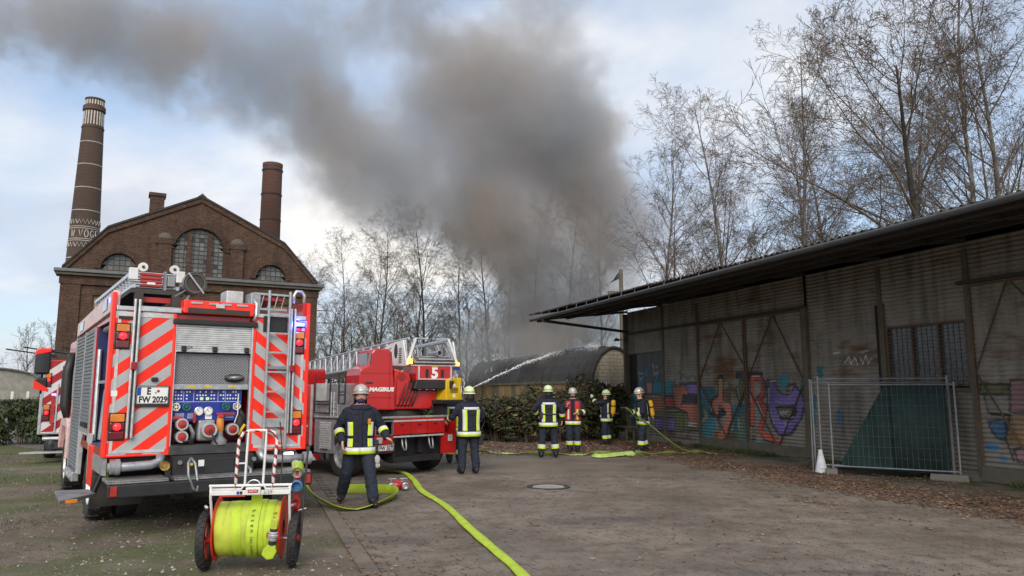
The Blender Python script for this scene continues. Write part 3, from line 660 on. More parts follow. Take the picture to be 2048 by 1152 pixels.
# boarded hatch with tags
hatch = bpy.data.objects.new('boarded_hatch', None); COL.objects.link(hatch); hatch.parent = shed
for k, (a, b_) in enumerate(((11.94, 12.72), (12.73, 13.2), (13.21, 13.78))): B().bx(-.01 - .004 * k, .03, a, b_, 1.68, 3.14).to('board', 'hatch_board', hatch, bev=.004)
B().bx(.04, .08, 13.79, 14.48, 1.68, 3.14).to('open_gap', 'pane_dark', hatch); B().bx(-.03, .03, 11.9, 14.45, 3.14, 3.18).bx(-.03, .03, 11.9, 14.45, 1.64, 1.68).bx(-.03, .03, 11.9, 11.93, 1.68, 3.14).bx(-.03, .03, 14.42, 14.45, 1.68, 3.14).to('frame', 'iron_rust', hatch)
mk('spray_white', (.46, .48, .50), .6); mk('spray_teal', (.02, .17, .23), .6); mk('spray_pink', (.34, .17, .18), .6)
def squig(pts, r, mat, x): B().tube([(x, y, z) for y, z in pts], r, 5).to('spray_tag', mat, hatch)
# handwriting-like loops as on the boards
for y0, z0, s in ((12.62, 2.55, 1.0), (13.65, 2.35, .8)):
    squig([(y0, z0), (y0 - .02 * s, z0 + .2 * s), (y0 - .12 * s, z0 + .16 * s), (y0 - .03 * s, z0 + .09 * s), (y0 - .14 * s, z0), (y0 - .2 * s, z0 + .12 * s), (y0 - .26 * s, z0 + .08 * s), (y0 - .25 * s, z0), (y0 - .32 * s, z0 + .11 * s), (y0 - .40 * s, z0 + .09 * s), (y0 - .36 * s, z0 + .01), (y0 - .44 * s, z0 + .05 * s)], .009, 'spray_white', -.03)
    squig([(y0 - .08 * s, z0 - .06 * s), (y0 - .12 * s, z0 - .24 * s), (y0 - .18 * s, z0 - .1 * s), (y0 - .24 * s, z0 - .25 * s), (y0 - .3 * s, z0 - .06 * s), (y0 - .36 * s, z0 - .22 * s), (y0 - .44 * s, z0 - .04 * s)], .009, 'spray_white', -.03)
for pts, mat in (([(12.0, 1.70), (12.1, 2.15), (12.28, 2.05), (12.40, 2.12), (12.62, 1.95), (12.65, 1.70)], 'spray_teal'), ([(12.25, 2.15), (12.18, 2.4), (12.32, 2.5), (12.42, 2.35), (12.36, 2.15)], 'spray_teal'), ([(13.12, 2.25), (12.98, 2.3), (13.02, 2.55), (13.14, 2.62), (13.24, 2.4)], 'spray_teal'), ([(13.45, 1.7), (13.42, 2.2), (13.6, 2.3), (13.72, 1.9), (13.7, 1.7)], 'spray_teal'), ([(12.74, 1.7), (12.70, 2.05), (13.08, 2.05), (13.02, 1.7)], 'spray_pink')):
    B().prism(pts, 'x', -.024, -.0195).to('spray_patch', mat, hatch)
# barred window
win = bpy.data.objects.new('barred_window', None); COL.objects.link(win); win.parent = shed
for k in range(3): B().bx(.05, .07, .03 + .67 * k, .66 + .67 * k, 1.86, 3.16).to('pane', 'window_dirty', win)
B().bx(-.03, .04, -.03, .03, 1.82, 3.2).bx(-.03, .04, 1.99, 2.05, 1.82, 3.2).bx(-.03, .04, .66, .70, 1.86, 3.16).bx(-.03, .04, 1.33, 1.37, 1.86, 3.16).bx(-.03, .04, .03, 1.99, 3.16, 3.2).bx(-.04, .05, -.05, 2.06, 1.74, 1.82).to('frame', 'iron_rust', win)
for k in range(15):
    if k % 5 != 0: B().rod((-.02, .03 + .131 * k, 1.86), (-.02, .03 + .131 * k, 3.16), .007, 6).to('bar', 'iron_dark', win)
b_ = B()
for k in range(17): b_.rod((-.005, .02, 1.92 + .076 * k), (-.005, 2.0, 1.92 + .076 * k), .0035, 4)
b_.to('wire_mesh', 'galv', win)
# roof: fibre-cement sheets, ribs run down the slope to the eaves
RP, RA = .177, .024; EX = -3.62
def roof_sheet_mesh(w=1.062):
    ny = 37; nx = 12; b_ = B(); L = 9.8
    for i in range(nx):
        for j in range(ny):
            x = L * i / (nx - 1); y = w * j / (ny - 1); b_.v.append((x, y, x * .15 + RA * math.sin(2 * math.pi * y / RP)))
    for i in range(nx):
        for j in range(ny):
            x = L * i / (nx - 1); y = w * j / (ny - 1); b_.v.append((x, y, x * .15 + RA * math.sin(2 * math.pi * y / RP) - .012))
    q = nx * ny
    for i in range(nx - 1):
        for j in range(ny - 1):
            a = i * ny + j; b_.f += [(a, a + ny, a + ny + 1, a + 1), (q + a, q + a + 1, q + a + ny + 1, q + a + ny)]
    for j in range(ny - 1): b_.f.append((j, j + 1, q + j + 1, q + j))
    b_.m = [0] * len(b_.f); return b_.mesh('roof_sheet', 'roof_sheet', True, False)
rme = roof_sheet_mesh()
roof = bpy.data.objects.new('roof', None); COL.objects.link(roof); roof.parent = shed
for k in range(23):
    y = -8.6 + 1.062 * k; o = bpy.data.objects.new('roof_sheet', rme); COL.objects.link(o); o.parent = roof; o.location = (EX + sheet_rng.uniform(-.03, .03), y, 4.50 + .010 * max(0, y + 4) + sheet_rng.uniform(-.01, .01)); o.rotation_euler = (sheet_rng.uniform(-.006, .006), sheet_rng.uniform(-.004, .004), 0)
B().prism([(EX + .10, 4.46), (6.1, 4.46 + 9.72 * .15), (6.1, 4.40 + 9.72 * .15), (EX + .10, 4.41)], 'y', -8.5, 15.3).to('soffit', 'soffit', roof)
for x in (-3.4, -2.2, -1.0): B().bx(x - .05, x + .05, -8.4, 15.3, 4.33 + (x - EX) * .13, 4.43 + (x - EX) * .13).to('purlin', 'iron_dark', roof)
for y in (14.5, 11.89, 9.70, 7.2, 4.62, 2.1, -.1, -2.6, -5.1): B().bar((.0, y, 4.80), (EX + .2, y, 4.42), .06, .08).to('cantilever_arm', 'iron_dark', roof)
B().bar((.02, 14.5, 4.02), (EX + .05, 14.5, 4.36), .07, .10).to('cantilever_arm', 'iron_dark', roof)
gut = bpy.data.objects.new('gutter', None); COL.objects.link(gut); gut.parent = shed
for k in range(12):
    y0 = -8.8 + 2 * k; y1 = y0 + 1.985; b_ = B(); n = 9
    for y in (y0, y1):
        for rr in (.085, .079):
            for j in range(n): q = math.pi + math.pi * j / (n - 1); b_.v.append((EX - .10 + rr * math.cos(q), y, 4.455 + rr * math.sin(q)))
    for j in range(n - 1): b_.f += [(j, j + 1, 2 * n + j + 1, 2 * n + j), (n + j, 3 * n + j, 3 * n + j + 1, n + j + 1)]
    b_.f += [(0, 2 * n, 3 * n, n), (n - 1, 2 * n - 1, 4 * n - 1, 3 * n - 1)]; b_.m = [0] * len(b_.f); b_.to('gutter_length', 'gutter_zinc', gut, smooth=True)
    B().lathe([(.082, 0), (.094, 0), (.094, .035), (.082, .035)], (EX - .10, y1 - .02, 4.455), 'y', 12, math.pi, 2 * math.pi).to('gutter_joint', 'gutter_zinc', gut)
for k in range(30):
    y = -8 + .8 * k; B().bar((EX - .02, y, 4.44), (EX + .02, y, 4.50 + .010 * max(0, y + 4) + .02), .006, .025, (0, 1, 0)).to('gutter_hanger', 'galv', gut)
# lamp and bracket by the corner
lm = T('wall_lamp', 'small black bracket lamp on the corner post of the corrugated shed', 'lamp', sh(-.16, 14.4, 3.62), head(SH_H)); B().bar((.1, 0, .05), (-.35, 0, .12), .03, .03).to('arm', 'iron_dark', lm); B().lathe([(1e-4, .1), (.05, .09), (.13, 0), (.12, -.01), (1e-4, -.01)], (-.38, 0, .05), n=14).to('lamp_shade', 'iron_dark', lm, smooth=True)
# timber pole with a cross-arm behind the roof
pl = T('utility_pole', 'old timber pole with a cross arm standing behind the shed roof', 'pole', (5.0, 33.8, 0)); B().tube([(0, 0, 0), (0, 0, 7.3)], [.12, .09], 8).to('pole', 'timber_old', pl); B().bx(-.62, .62, -.05, .05, 6.18, 6.30).to('cross_arm', 'timber_old', pl); B().prism([(-.02, 6.9), (-.34, 6.85), (-.5, 6.65), (-.3, 6.78), (-.02, 7.28)], 'y', -.03, .03).to('bracket', 'iron_dark', pl)
# bench and leaning boards at the corner
bn = T('wooden_bench', 'low weathered wooden bench beside the corner post of the shed', 'bench', sh(-.55, 14.2), head(SH_H)); B().bx(-.2, .2, -.9, .9, .44, .49).to('seat', 'timber_old', bn, bev=.006)
for y in (-.75, .75):
    for x in (-.15, .15): B().bx(x - .03, x + .03, y - .03, y + .03, 0, .44).to('leg', 'timber_old', bn)
for k, (dx, h) in enumerate(((-.42, 1.35), (-.30, 1.5), (-.55, 1.2))):
    o = B().bx(-.09, .09, -.015, .015, 0, h).to('leaning_board', 'timber_old', bev=.004, loc=sh(dx, 14.95 + .05 * k), rot=(R(-9), R(5 - 4 * k), head(SH_H)))
    tag(o, ('weathered plank of middle length leaning at the shed corner', 'longest weathered plank leaning at the shed corner', 'shortest weathered plank leaning at the shed corner')[k], 'plank', 'planks leaning at the shed corner')
# ------------------------------------------------------------------ brick engine hall
HO = (-21.99, 36.0); HH = -28.0
hall = T('brick_hall', 'dark brick factory hall with gambrel gable and arched windows', 'building', (HO[0], HO[1], 0), head(HH))
HW = 12.35; CZ = 7.4
# wall below the cornice, gable above with arched openings
def arch_pts(cx, z0, hw, spring, rise, n=14): return [(cx + hw, z0)] + [(cx + hw * math.cos(math.pi * k / n), spring + rise * math.sin(math.pi * k / n)) for k in range(n + 1)] + [(cx - hw, z0)]
GAB = [(0.15, 7.72), (HW - .15, 7.72), (HW - .25, 7.9), (10.45, 9.72), (6.1, 11.85), (1.85, 9.78), (.28, 8.0)]
OPEN = [arch_pts(6.12, 7.80, 1.22, 9.15, 1.18), arch_pts(2.42, 7.80, .80, 7.86, .80), arch_pts(9.85, 7.80, .80, 7.86, .80)]
def gable_with_holes(outer, holes, y0, y1, name, mat, parent):
    bm = bmesh.new(); es = []
    for loop in [outer] + holes:
        vs = [bm.verts.new((x, y0, z)) for x, z in loop]; es += [bm.edges.new((vs[i], vs[(i + 1) % len(vs)])) for i in range(len(vs))]
    bmesh.ops.triangle_fill(bm, use_beauty=True, use_dissolve=False, edges=es)
    def inside(p, poly):
        r = False
        for i in range(len(poly)):
            (x1, z1), (x2, z2) = poly[i], poly[(i + 1) % len(poly)]
            if (z1 > p[1]) != (z2 > p[1]) and p[0] < (x2 - x1) * (p[1] - z1) / (z2 - z1) + x1: r = not r
        return r
    kill = [f for f in bm.faces if any(inside((f.calc_center_median().x, f.calc_center_median().z), h) for h in holes)]
    bmesh.ops.delete(bm, geom=kill, context='FACES')
    ret = bmesh.ops.extrude_face_region(bm, geom=list(bm.faces)); bmesh.ops.translate(bm, vec=(0, y1 - y0, 0), verts=[v for v in ret['geom'] if isinstance(v, bmesh.types.BMVert)])
    bmesh.ops.recalc_face_normals(bm, faces=bm.faces); me = bpy.data.meshes.new(name); bm.to_mesh(me); bm.free(); me.materials.append(M[mat]); o = bpy.data.objects.new(name, me); COL.objects.link(o); o.parent = parent; return o
gable_with_holes(GAB, OPEN, 0, .45, 'gable_wall', 'brick_hall', hall)
gable_with_holes([(0, 0), (HW, 0), (HW, CZ), (0, CZ)], [[(1.35, 4.2), (2.45, 4.2), (2.45, 6.5), (1.35, 6.5)], [(5.2, 3.6), (7.1, 3.6), (7.1, 5.65), (5.2, 5.65)], [(9.7, 4.2), (10.9, 4.2), (10.9, 6.5), (9.7, 6.5)]], 0, .5, 'front_wall', 'brick_hall', hall)
B().bx(0, .5, .5, 26, 0, CZ).bx(HW - .5, HW, .5, 26, 0, CZ).bx(0, HW, 25.5, 26, 0, CZ).to('side_walls', 'brick_hall', hall)
for x0, x1, z0, z1 in ((1.35, 2.45, 4.2, 6.5), (5.2, 7.1, 3.6, 5.65), (9.7, 10.9, 4.2, 6.5)): B().bx(x0, x1, .2, .26, z0, z1).to('blind_panel', 'board_tan', hall)
B().bx(-.28, HW + .28, -.32, .6, CZ, CZ + .14).to('cornice', 'stone_grey', hall, bev=.02); B().bx(-.36, HW + .36, -.42, .6, CZ + .143, CZ + .30).to('cornice', 'gutter_zinc', hall, bev=.02)
B().bx(-.12, HW + .12, -.14, .0, CZ - .42, CZ - .002).to('frieze', 'brick_hall', hall)
for x in (0.0, HW - .75): B().bx(x - .06, x + .81, -.1, 0, 0, CZ - .43).to('corner_pilaster', 'brick_hall', hall)
for x in (3.4, 8.3): B().bx(x, x + .5, -.1, 0, 0, CZ - .43).to('pilaster', 'brick_hall', hall)
# gable pilasters with capped heads
for x in (4.12, 7.68):
    B().bx(x, x + .66, -.16, .002, 7.70, 9.35).bx(x - .1, x + .76, -.2, .002, 9.35, 9.52).bx(x - .04, x + .70, -.18, .002, 9.52, 9.66).to('gable_pilaster', 'brick_hall', hall, bev=.01)
    B().lathe([(.36, 0), (.31, .16), (.18, .27), (1e-4, .31)], (x + .33, 0, 9.66), 'z', 12, math.pi, 2 * math.pi, (1, .45)).to('pilaster_cap', 'stone_grey', hall, smooth=True)
# arch rings of header bricks
def arch_ring(cx, z0, hw, spring, rise, wd, n):
    for k in range(n):
        a0 = math.pi * (k + .07) / n; a1 = math.pi * (k + .93) / n
        P_ = lambda a, w: (cx + (hw + w) * math.cos(a), spring + (rise + w) * math.sin(a))
        o = B().prism([P_(a0, .02), P_(a0, wd), P_(a1, wd), P_(a1, .02)], 'y', -.075, .05).to('arch_brick', 'brick_hall', hall)
arch_ring(6.12, 7.8, 1.22, 9.15, 1.18, .34, 34); arch_ring(2.42, 7.8, .80, 7.86, .80, .30, 24); arch_ring(9.85, 7.8, .80, 7.86, .80, .30, 24)
# windows: pane by pane behind iron bars
def pane_window(name, cx, z0, hw, spring, rise, nx, nz, parent):
    w = bpy.data.objects.new(name, None); COL.objects.link(w); w.parent = parent
    zt = spring + rise; dx = 2 * hw / nx; dz = (zt - z0) / nz; rg = random.Random(name + str(cx)); bars = B()
    def hmax(x): u = abs(x - cx) / hw; return spring + rise * math.sqrt(max(0, 1 - u * u))
    for i in range(nx):
        xa = cx - hw + dx * i; xb = xa + dx
        for j in range(nz):
            za = z0 + dz * j; zb = min(za + dz, max(hmax(xa), hmax(xb)))
            if zb - za < .05: continue
            pts = [(xa + .012, za + .012), (xb - .012, za + .012), (xb - .012, max(za + .02, min(zb, hmax(xb)) - .012)), (xa + .012, max(za + .02, min(zb, hmax(xa)) - .012))]
            r = rg.random(); B().prism(pts, 'y', .22 + rg.uniform(0, .006), .235).to('pane', 'pane_dark' if r < .07 else ('pane_pale' if r < .7 else 'window_dirty'), w)
    for i in range(nx + 1):
        x = cx - hw + dx * i; h = hmax(x)
        if h > z0 + .06: bars.bx(x - .014, x + .014, .195, .219, z0, h)
    for j in range(nz):
        z = z0 + dz * j; u = hw * (math.sqrt(max(0, 1 - ((z - spring) / rise) ** 2)) if z > spring else 1); bars.bx(cx - u, cx + u, .19, .214, z - .012, z + .012)
    bars.to('glazing_bars', 'iron_dark', w); return w
pane_window('arched_window', 6.12, 7.80, 1.22, 9.15, 1.18, 10, 11, hall); pane_window('arched_window', 2.42, 7.80, .80, 7.86, .80, 6, 3, hall); pane_window('arched_window', 9.85, 7.80, .80, 7.86, .80, 6, 3, hall)
for x in (5.62, 6.62): B().bx(x - .11, x + .11, .02, .18, 7.8, 10.1).to('mullion', 'brick_hall', hall)
# roof: two broken slopes with a raised brick rake
RK = [(-.05, 7.75), (1.80, 9.92), (6.1, 12.02), (10.5, 9.88), (HW + .05, 7.78)]
for k in range(4):
    (xa, za), (xb, zb) = RK[k], RK[k + 1]
    B().prism([(xa, za), (xb, zb), (xb, zb + .11), (xa, za + .11)], 'y', -.16, 26).to('roof_slope', 'roof_burnt', hall)
    B().prism([(xa, za - .26), (xb, zb - .26), (xb, zb - .003), (xa, za - .003)], 'y', -.10, .30).to('rake_band', 'brick_hall', hall)
B().prism([(5.85, 12.0), (6.1, 12.15), (6.35, 12.0), (6.1, 12.24)], 'y', -.2, .6).to('ridge_cap', 'gutter_zinc', hall)
B().bx(3.65, 4.35, 1.2, 1.9, 10.6, 12.15).bx(3.58, 4.42, 1.13, 1.97, 12.15, 12.32).to('chimney_pot', 'brick_hall', hall)
for z in (5.0, 5.6, 6.3): B().bx(HW, HW + .9, .3, .34, z, z + .04).to('wall_bracket', 'iron_dark', hall)
# ------------------------------------------------------------------ chimneys
c1 = T('factory_chimney', 'tall brown brick chimney with white bands and letters behind the hall', 'chimney', (-36.0, 61.5, 0))
r0, r1, zt = 1.62, .77, 26.0
def cr(z): return r0 + (r1 - r0) * z / zt * 1.0
B().lathe([(cr(0), 0), (cr(12), 12), (cr(24), 24), (cr(24) + .04, 24.03), (cr(24) + .04, 24.15), (cr(24.1) - .03, 24.2), (cr(25.5) - .03, 25.55), (cr(25.6) + .10, 25.62), (cr(26) + .10, 26.0), (cr(26) - .05, 26.04), (cr(26.5) - .05, 26.55), (cr(26.5) + .02, 26.58), (cr(26.5) + .02, 26.7), (cr(26) - .2, 26.7), (cr(26) - .25, 25.4)], n=40).to('shaft', 'brick_stack', c1, auto=25)
mk('white_brick', (.62, .58, .52), .8, dirt=.25)
for z in (12.7, 16.75, 18.73, 20.76, 22.75):
    B().lathe([(cr(z) - .05, z - .03), (cr(z) + .012, z - .03), (cr(z) + .012, z + .03), (cr(z) - .05, z + .03)], n=40).to('white_band', 'white_brick', c1)
for z in (14.14, 14.30, 15.18, 15.34): B().lathe([(cr(z) - .05, z - .022), (cr(z) + .012, z - .022), (cr(z) + .012, z + .022), (cr(z) - .05, z + .022)], n=40).to('white_band', 'white_brick', c1)
def on_stack(a, z, w=.0): r = cr(z) + .02 + w; return Vector((r * math.sin(a), -r * math.cos(a), z))
for zc in (13.76, 15.72):
    pts = [on_stack(2 * math.pi * k / 48, zc + (.22 if k % 2 else -.16)) for k in range(49)]
    B().tube(pts, .034, 5).to('zigzag_band', 'white_brick', c1)
for z0, z1, n in ((24.28, 25.5, 22), (26.1, 26.5, 22)):
    for k in range(n):
        a = 2 * math.pi * k / n; B().bar(on_stack(a, z0, -.045), on_stack(a, z1, -.045), .09 if n else .1, .05, (math.sin(a), -math.cos(a), 0)).to('white_strip', 'white_brick', c1)
# the letters laid in white brick: W . V O G E L
LET = {'W': [[(0, 1), (.25, 0), (.5, .8), (.75, 0), (1, 1)]], 'V': [[(0, 1), (.5, 0), (1, 1)]], 'O': [[(.5 + .5 * math.cos(q * math.pi / 6), .5 + .5 * math.sin(q * math.pi / 6)) for q in range(13)]], 'G': [[(.95, .8), (.5, 1), (.1, .75), (.05, .3), (.45, 0), (.95, .2), (.95, .45), (.6, .45)]], 'E': [[(.9, 1), (.1, 1), (.1, 0), (.9, 0)], [(.1, .5), (.7, .5)]], 'L': [[(.1, 1), (.1, 0), (.9, 0)]], '.': [[(.4, 0), (.5, .06)]]}
ang = -.38
for ch in 'W.VOGEL':
    wd = .26 if ch != '.' else .12
    b_ = B()
    for st in LET[ch]: b_.tube([on_stack(ang + x * wd * .92, 14.42 + z * .62) for x, z in st], .036, 5)
    b_.to('letter', 'white_brick', c1); ang += wd * 1.42
c2 = T('factory_chimney', 'shorter plain red brick chimney rising behind the hall roof', 'chimney', (-20.4, 61.5, 0))
B().lathe([(1.12, 0), (.86, 13), (.80, 20.6), (.83, 20.65), (.83, 20.95), (.6, 20.95), (.58, 19)], n=36).to('shaft', 'brick_stack_red', c2, auto=25); B().lathe([(.85, 20.3), (.87, 20.3), (.87, 20.42), (.85, 20.42)], n=36).to('iron_hoop', 'iron_dark', c2)
for z in (16.0, 18.2): B().lathe([(.85, z), (.87, z), (.87, z + .08), (.85, z + .08)], n=36).to('iron_hoop', 'iron_dark', c2)
# ------------------------------------------------------------------ low arched hut that burns, behind the hedge
AO = Vector((3.52, 33.0, 0)); hut = T('burning_hut', 'long low hut with a burnt barrel roof and white brick arched end', 'building', AO, head(-19))
AR = [(0, 0), (0, 2.2), (.05, 2.55), (.2, 3.0), (.45, 3.4), (.8, 3.66), (1.05, 3.72), (1.35, 3.66), (1.7, 3.4), (1.95, 3.0), (2.1, 2.55), (2.15, 2.2), (2.15, 0)]
gable_with_holes(AR, [[(.25, 1.15), (.66, 1.15), (.66, 2.1), (.25, 2.1)]], 0, .25, 'end_wall', 'brick_white', hut)
b_ = B(); RO = [(x + (x - 1.07) * .05, z + .04) for x, z in AR[1:-1]]
for x, z in RO: b_.v += [(x, -.12, z), (x, .9, z)]
for k in range(len(RO) - 1): b_.f.append((2 * k, 2 * k + 1, 2 * k + 3, 2 * k + 2))
b_.m = [0] * len(b_.f); o = b_.to('roof_rim', 'iron_dark', hut); s_ = o.modifiers.new('s', 'SOLIDIFY'); s_.thickness = .08
B().bx(.25, .66, .10, .14, 1.15, 2.1).to('window', 'window_dirty', hut); B().bx(.20, .25, -.03, .12, 1.1, 2.15).bx(.66, .71, -.03, .12, 1.1, 2.15).bx(.25, .66, -.03, .12, 2.1, 2.15).to('window_frame', 'white_paint', hut)
B().bx(1.15, 1.75, -.03, .05, 0, 2.0).to('door', 'timber_old', hut)
# barrel roof sheets running away, charred; each length is its own sheet
LEFT = [(-.05, 2.2), (.03, 2.6), (.2, 3.05), (.47, 3.45), (.82, 3.72), (1.07, 3.78), (1.4, 3.72), (1.75, 3.42), (2.15, 2.4)]
rg = random.Random(5)
for k in range(11):
    y0 = .9 + 1.75 * k; y1 = y0 + 1.73; sag = -.10 * math.exp(-((k - 6) / 2.2) ** 2); b_ = B(); ny = 10
    for y in [y0 + (y1 - y0) * j / ny for j in range(ny + 1)]:
        for x, z in LEFT: b_.v.append((x + .012 * math.sin(y * 30), y, z + sag * (z > 2.5) * rg.uniform(.6, 1.3)))
    n = len(LEFT)
    for j in range(ny):
        for i in range(n - 1):
            if k in (5, 6, 7, 8) and 2 <= i <= 5 and rg.random() < .35: continue        # burnt through
            b_.f.append((j * n + i, j * n + i + 1, (j + 1) * n + i + 1, (j + 1) * n + i))
    b_.m = [0] * len(b_.f); b_.to('roof_sheet', 'roof_burnt', hut)
for k in range(12): B().tube([(x + (x - 1.07) * .03, .9 + 1.75 * k, z + .02) for x, z in LEFT], .035, 5).to('roof_rib', 'iron_dark', hut)
B().bx(-.12, -.04, .2, 20.2, 2.12, 2.24).to('eaves_board', 'timber_old', hut)
for k in range(26):
    y = .15 + .76 * k; B().bx(-.05 - .006 * (k % 3), .02, y, y + .74, .1, 2.12).to('wall_board', rg.choice(['board_yellow', 'board_yellow', 'board_tan', 'timber_old']), hut)
B().bx(2.1, 2.15, .25, 20, 0, 2.2).bx(0.02, 2.1, 19.9, 20, 0, 3).to('back_wall', 'timber_old', hut)
# ------------------------------------------------------------------ far left: two barrel-roofed workshops
def barrel(name, label, loc, rz, w, zs, rise, ln, wall, roof, window=False):
    h = T(name, label, 'building', loc, rz); n = 14
    arc = [(w / 2 + w / 2 * math.cos(math.pi * k / n), zs + rise * math.sin(math.pi * k / n)) for k in range(n + 1)]
    B().prism([(0, 0), (w, 0)] + arc, 'y', 0, .3).to('end_wall', wall, h); b_ = B()
    for x, z in arc: b_.v += [(x + (x - w / 2) * .03, -.3, z + .1), (x + (x - w / 2) * .03, ln, z + .1)]
    for k in range(n): b_.f.append((2 * k, 2 * k + 1, 2 * k + 3, 2 * k + 2))
    b_.m = [0] * n; o = b_.to('roof', roof, h); s_ = o.modifiers.new('s', 'SOLIDIFY'); s_.thickness = .12
    B().bx(0, .2, .3, ln, 0, zs).bx(w - .2, w, .3, ln, 0, zs).to('side_walls', wall, h)
    if window:
        B().bx(1.1, 3.3, -.06, .0, 1.55, 2.75).to('window', 'window_dirty', h)
        for x in (1.08, 1.62, 2.17, 2.72, 3.26): B().bx(x, x + .05, -.09, -.061, 1.5, 2.8).to('window_bar', 'white_paint', h)
        B().bx(1.0, 3.4, -.1, 0, 2.8, 2.95).bx(1.0, 3.4, -.12, 0, 1.38, 1.5).to('lintel', 'concrete_old', h)
    return h
barrel('workshop', 'pale rendered workshop with a round roof beside the track', (-49, 60, 0), head(-28), 9.6, 2.6, 1.15, 18, 'render_grey', 'roof_grey')
barrel('workshop', 'brown brick workshop with a grey barrel roof and one window', (-42.2, 67.5, 0), head(-28), 9.0, 2.3, 1.9, 18, 'brick_red', 'roof_grey', True)
wl_ = T('low_wall', 'pale low wall with short white posts beside the track', 'wall', (-42.0, 62.5, 0), head(-28)); B().bx(0, 9, 0, .25, 0, 1.0).to('wall', 'render_grey', wl_)
for k in range(6): B().bx(.3 + 1.1 * k, .5 + 1.1 * k, .03, .22, 1.0, 1.75).to('post', 'white_paint', wl_)
# ------------------------------------------------------------------ bare trees
class TreeGen:
    def __init__(s, seed): s.r = random.Random(seed); s.t = B(); s.c = B()
    def limb(s, p, d, L, r, n, lvl, spec, gravity):
        rg = s.r; pts = [p.copy()]; rad = [r]; d = d.normalized()
        for i in range(n):
            j = spec['wob'][min(lvl, 3)]; d = (d + Vector((rg.uniform(-j, j), rg.uniform(-j, j), rg.uniform(-j, j) + gravity))).normalized()
            p = p + d * (L / n); pts.append(p.copy()); rad.append(max(r * (1 - (i + 1) / n * .86), spec['rmin']))
        (s.t if lvl == 0 else s.c).tube(pts, rad, (8, 5, 4, 3, 3)[min(lvl, 4)], cap=False); return pts, rad
    def grow(s, p, d, L, r, lvl, spec):
        n = (10, 6, 4, 3, 2)[lvl]; pts, rad = s.limb(p, d, L, r, n, lvl, spec, spec['grav'][lvl])
        if lvl >= spec['levels']: return
        k = spec['kids'][lvl]; rg = s.r
        for i in range(k):
            f = spec['first'][lvl] + (1 - spec['first'][lvl]) * (i + rg.random()) / k; f = min(.98, f); x = f * (len(pts) - 1); a = int(x); q = pts[a].lerp(pts[min(a + 1, len(pts) - 1)], x - a)
            ax = (pts[min(a + 1, len(pts) - 1)] - pts[max(a - 1, 0)]).normalized(); ph = rg.uniform(0, 6.283) + i * 2.4; u = ax.orthogonal().normalized(); w = ax.cross(u)
            an = R(rg.uniform(*spec['ang'][lvl])); dd = ax * math.cos(an) + (u * math.cos(ph) + w * math.sin(ph)) * math.sin(an)
            ll = L * spec['len'][lvl] * rg.uniform(.6, 1.15) * (1.15 - .75 * f if lvl == 0 else 1.1 - .45 * f)
            s.grow(q, dd, ll, max(spec['rmin'], rad[a] * spec['rr'][lvl]), lvl + 1, spec)
BIRCH = dict(levels=4, kids=(30, 8, 7, 4), first=(.14, .16, .1, .15), ang=((28, 50), (25, 50), (25, 60), (20, 60)), len=(.40, .50, .52, .55), rr=(.40, .52, .6, .7), wob=(.05, .10, .16, .22), grav=(.02, .05, -.01, -.10, -.16), rmin=.0046)
BROAD = dict(levels=4, kids=(14, 9, 8, 5), first=(.50, .2, .15, .2), ang=((30, 55), (28, 55), (30, 60), (30, 60)), len=(.66, .5, .46, .45), rr=(.44, .5, .55, .65), wob=(.06, .12, .18, .2), grav=(.02, .03, .02, .01, 0), rmin=.006)
BUSHY = dict(levels=3, kids=(20, 8, 6), first=(.06, .12, .15), ang=((25, 55), (25, 55), (25, 60)), len=(.46, .5, .55), rr=(.5, .55, .65), wob=(.10, .14, .2, .2), grav=(.02, .06, .02, -.02), rmin=.007)
def tree_proto(seed, H, spec, r, lean=(0, 0), mats=('birch', 'twig')):
    g = TreeGen(seed); g.grow(Vector((0, 0, -.1)), Vector((lean[0], lean[1], 1)), H, r, 0, spec)
    return g.t.mesh('trunk', mats[0], True, False), g.c.mesh('crown', mats[1], False, False)
PRO = {'b1': tree_proto(11, 15, BIRCH, .125), 'b2': tree_proto(12, 15, BIRCH, .115, (.05, 0)), 'b3': tree_proto(13, 15, BIRCH, .13, (-.04, .03)), 'b4': tree_proto(14, 15, BIRCH, .11), 'w1': tree_proto(15, 11, BROAD, .19, (-.34, -.05), ('trunk_dark', 'twig')), 's1': tree_proto(16, 7, BUSHY, .09, (0, 0), ('trunk_dark', 'twig')), 's2': tree_proto(17, 7, BUSHY, .09, (.05, 0), ('trunk_dark', 'twig'))}
def tree(kind, x, y, h, base, rz, name, label, group=None):
    o = T(name, label, 'tree', (x, y, 0), rz, group); s = h / base; o.scale = (s, s, s)
    for nm, me in zip(('trunk', 'crown'), PRO[kind]):
        c = bpy.data.objects.new(nm, me); COL.objects.link(c); c.parent = o
    return o
gs = 'bare birches behind the corrugated shed'; ls = 'bare birch with fine drooping twigs rising behind the shed roof'
for k, (kd, x, y, h, rz) in enumerate((('b1', 11.3, 39, 17.5, 0), ('b2', 12.2, 30.5, 16.0, 1.9), ('b3', 8.4, 43, 16.0, 3.0), ('b4', 14.9, 35, 15.2, 4.2), ('b2', 15.8, 40, 15.5, .7), ('b1', 19.8, 36, 16.5, 2.2), ('b4', 22.6, 34.5, 17.0, 5.2), ('b3', 17.4, 31.5, 13.0, 1.0), ('b4', 10.2, 46, 14.0, 2.6), ('b1', 13.4, 47, 15.0, 3.9))): tree(kd, x, y, h, 15, rz, 'birch_tree', ls, gs)
tree('b2', 16.9, 26.5, 19.0, 15, 3.7, 'birch_tree', 'tallest bare birch with mossy pale trunk behind the shed', gs)
tree('b3', 18.9, 27.5, 17.5, 15, .4, 'birch_tree', 'bare birch with forked crown beside the leaning tree behind the shed', gs)
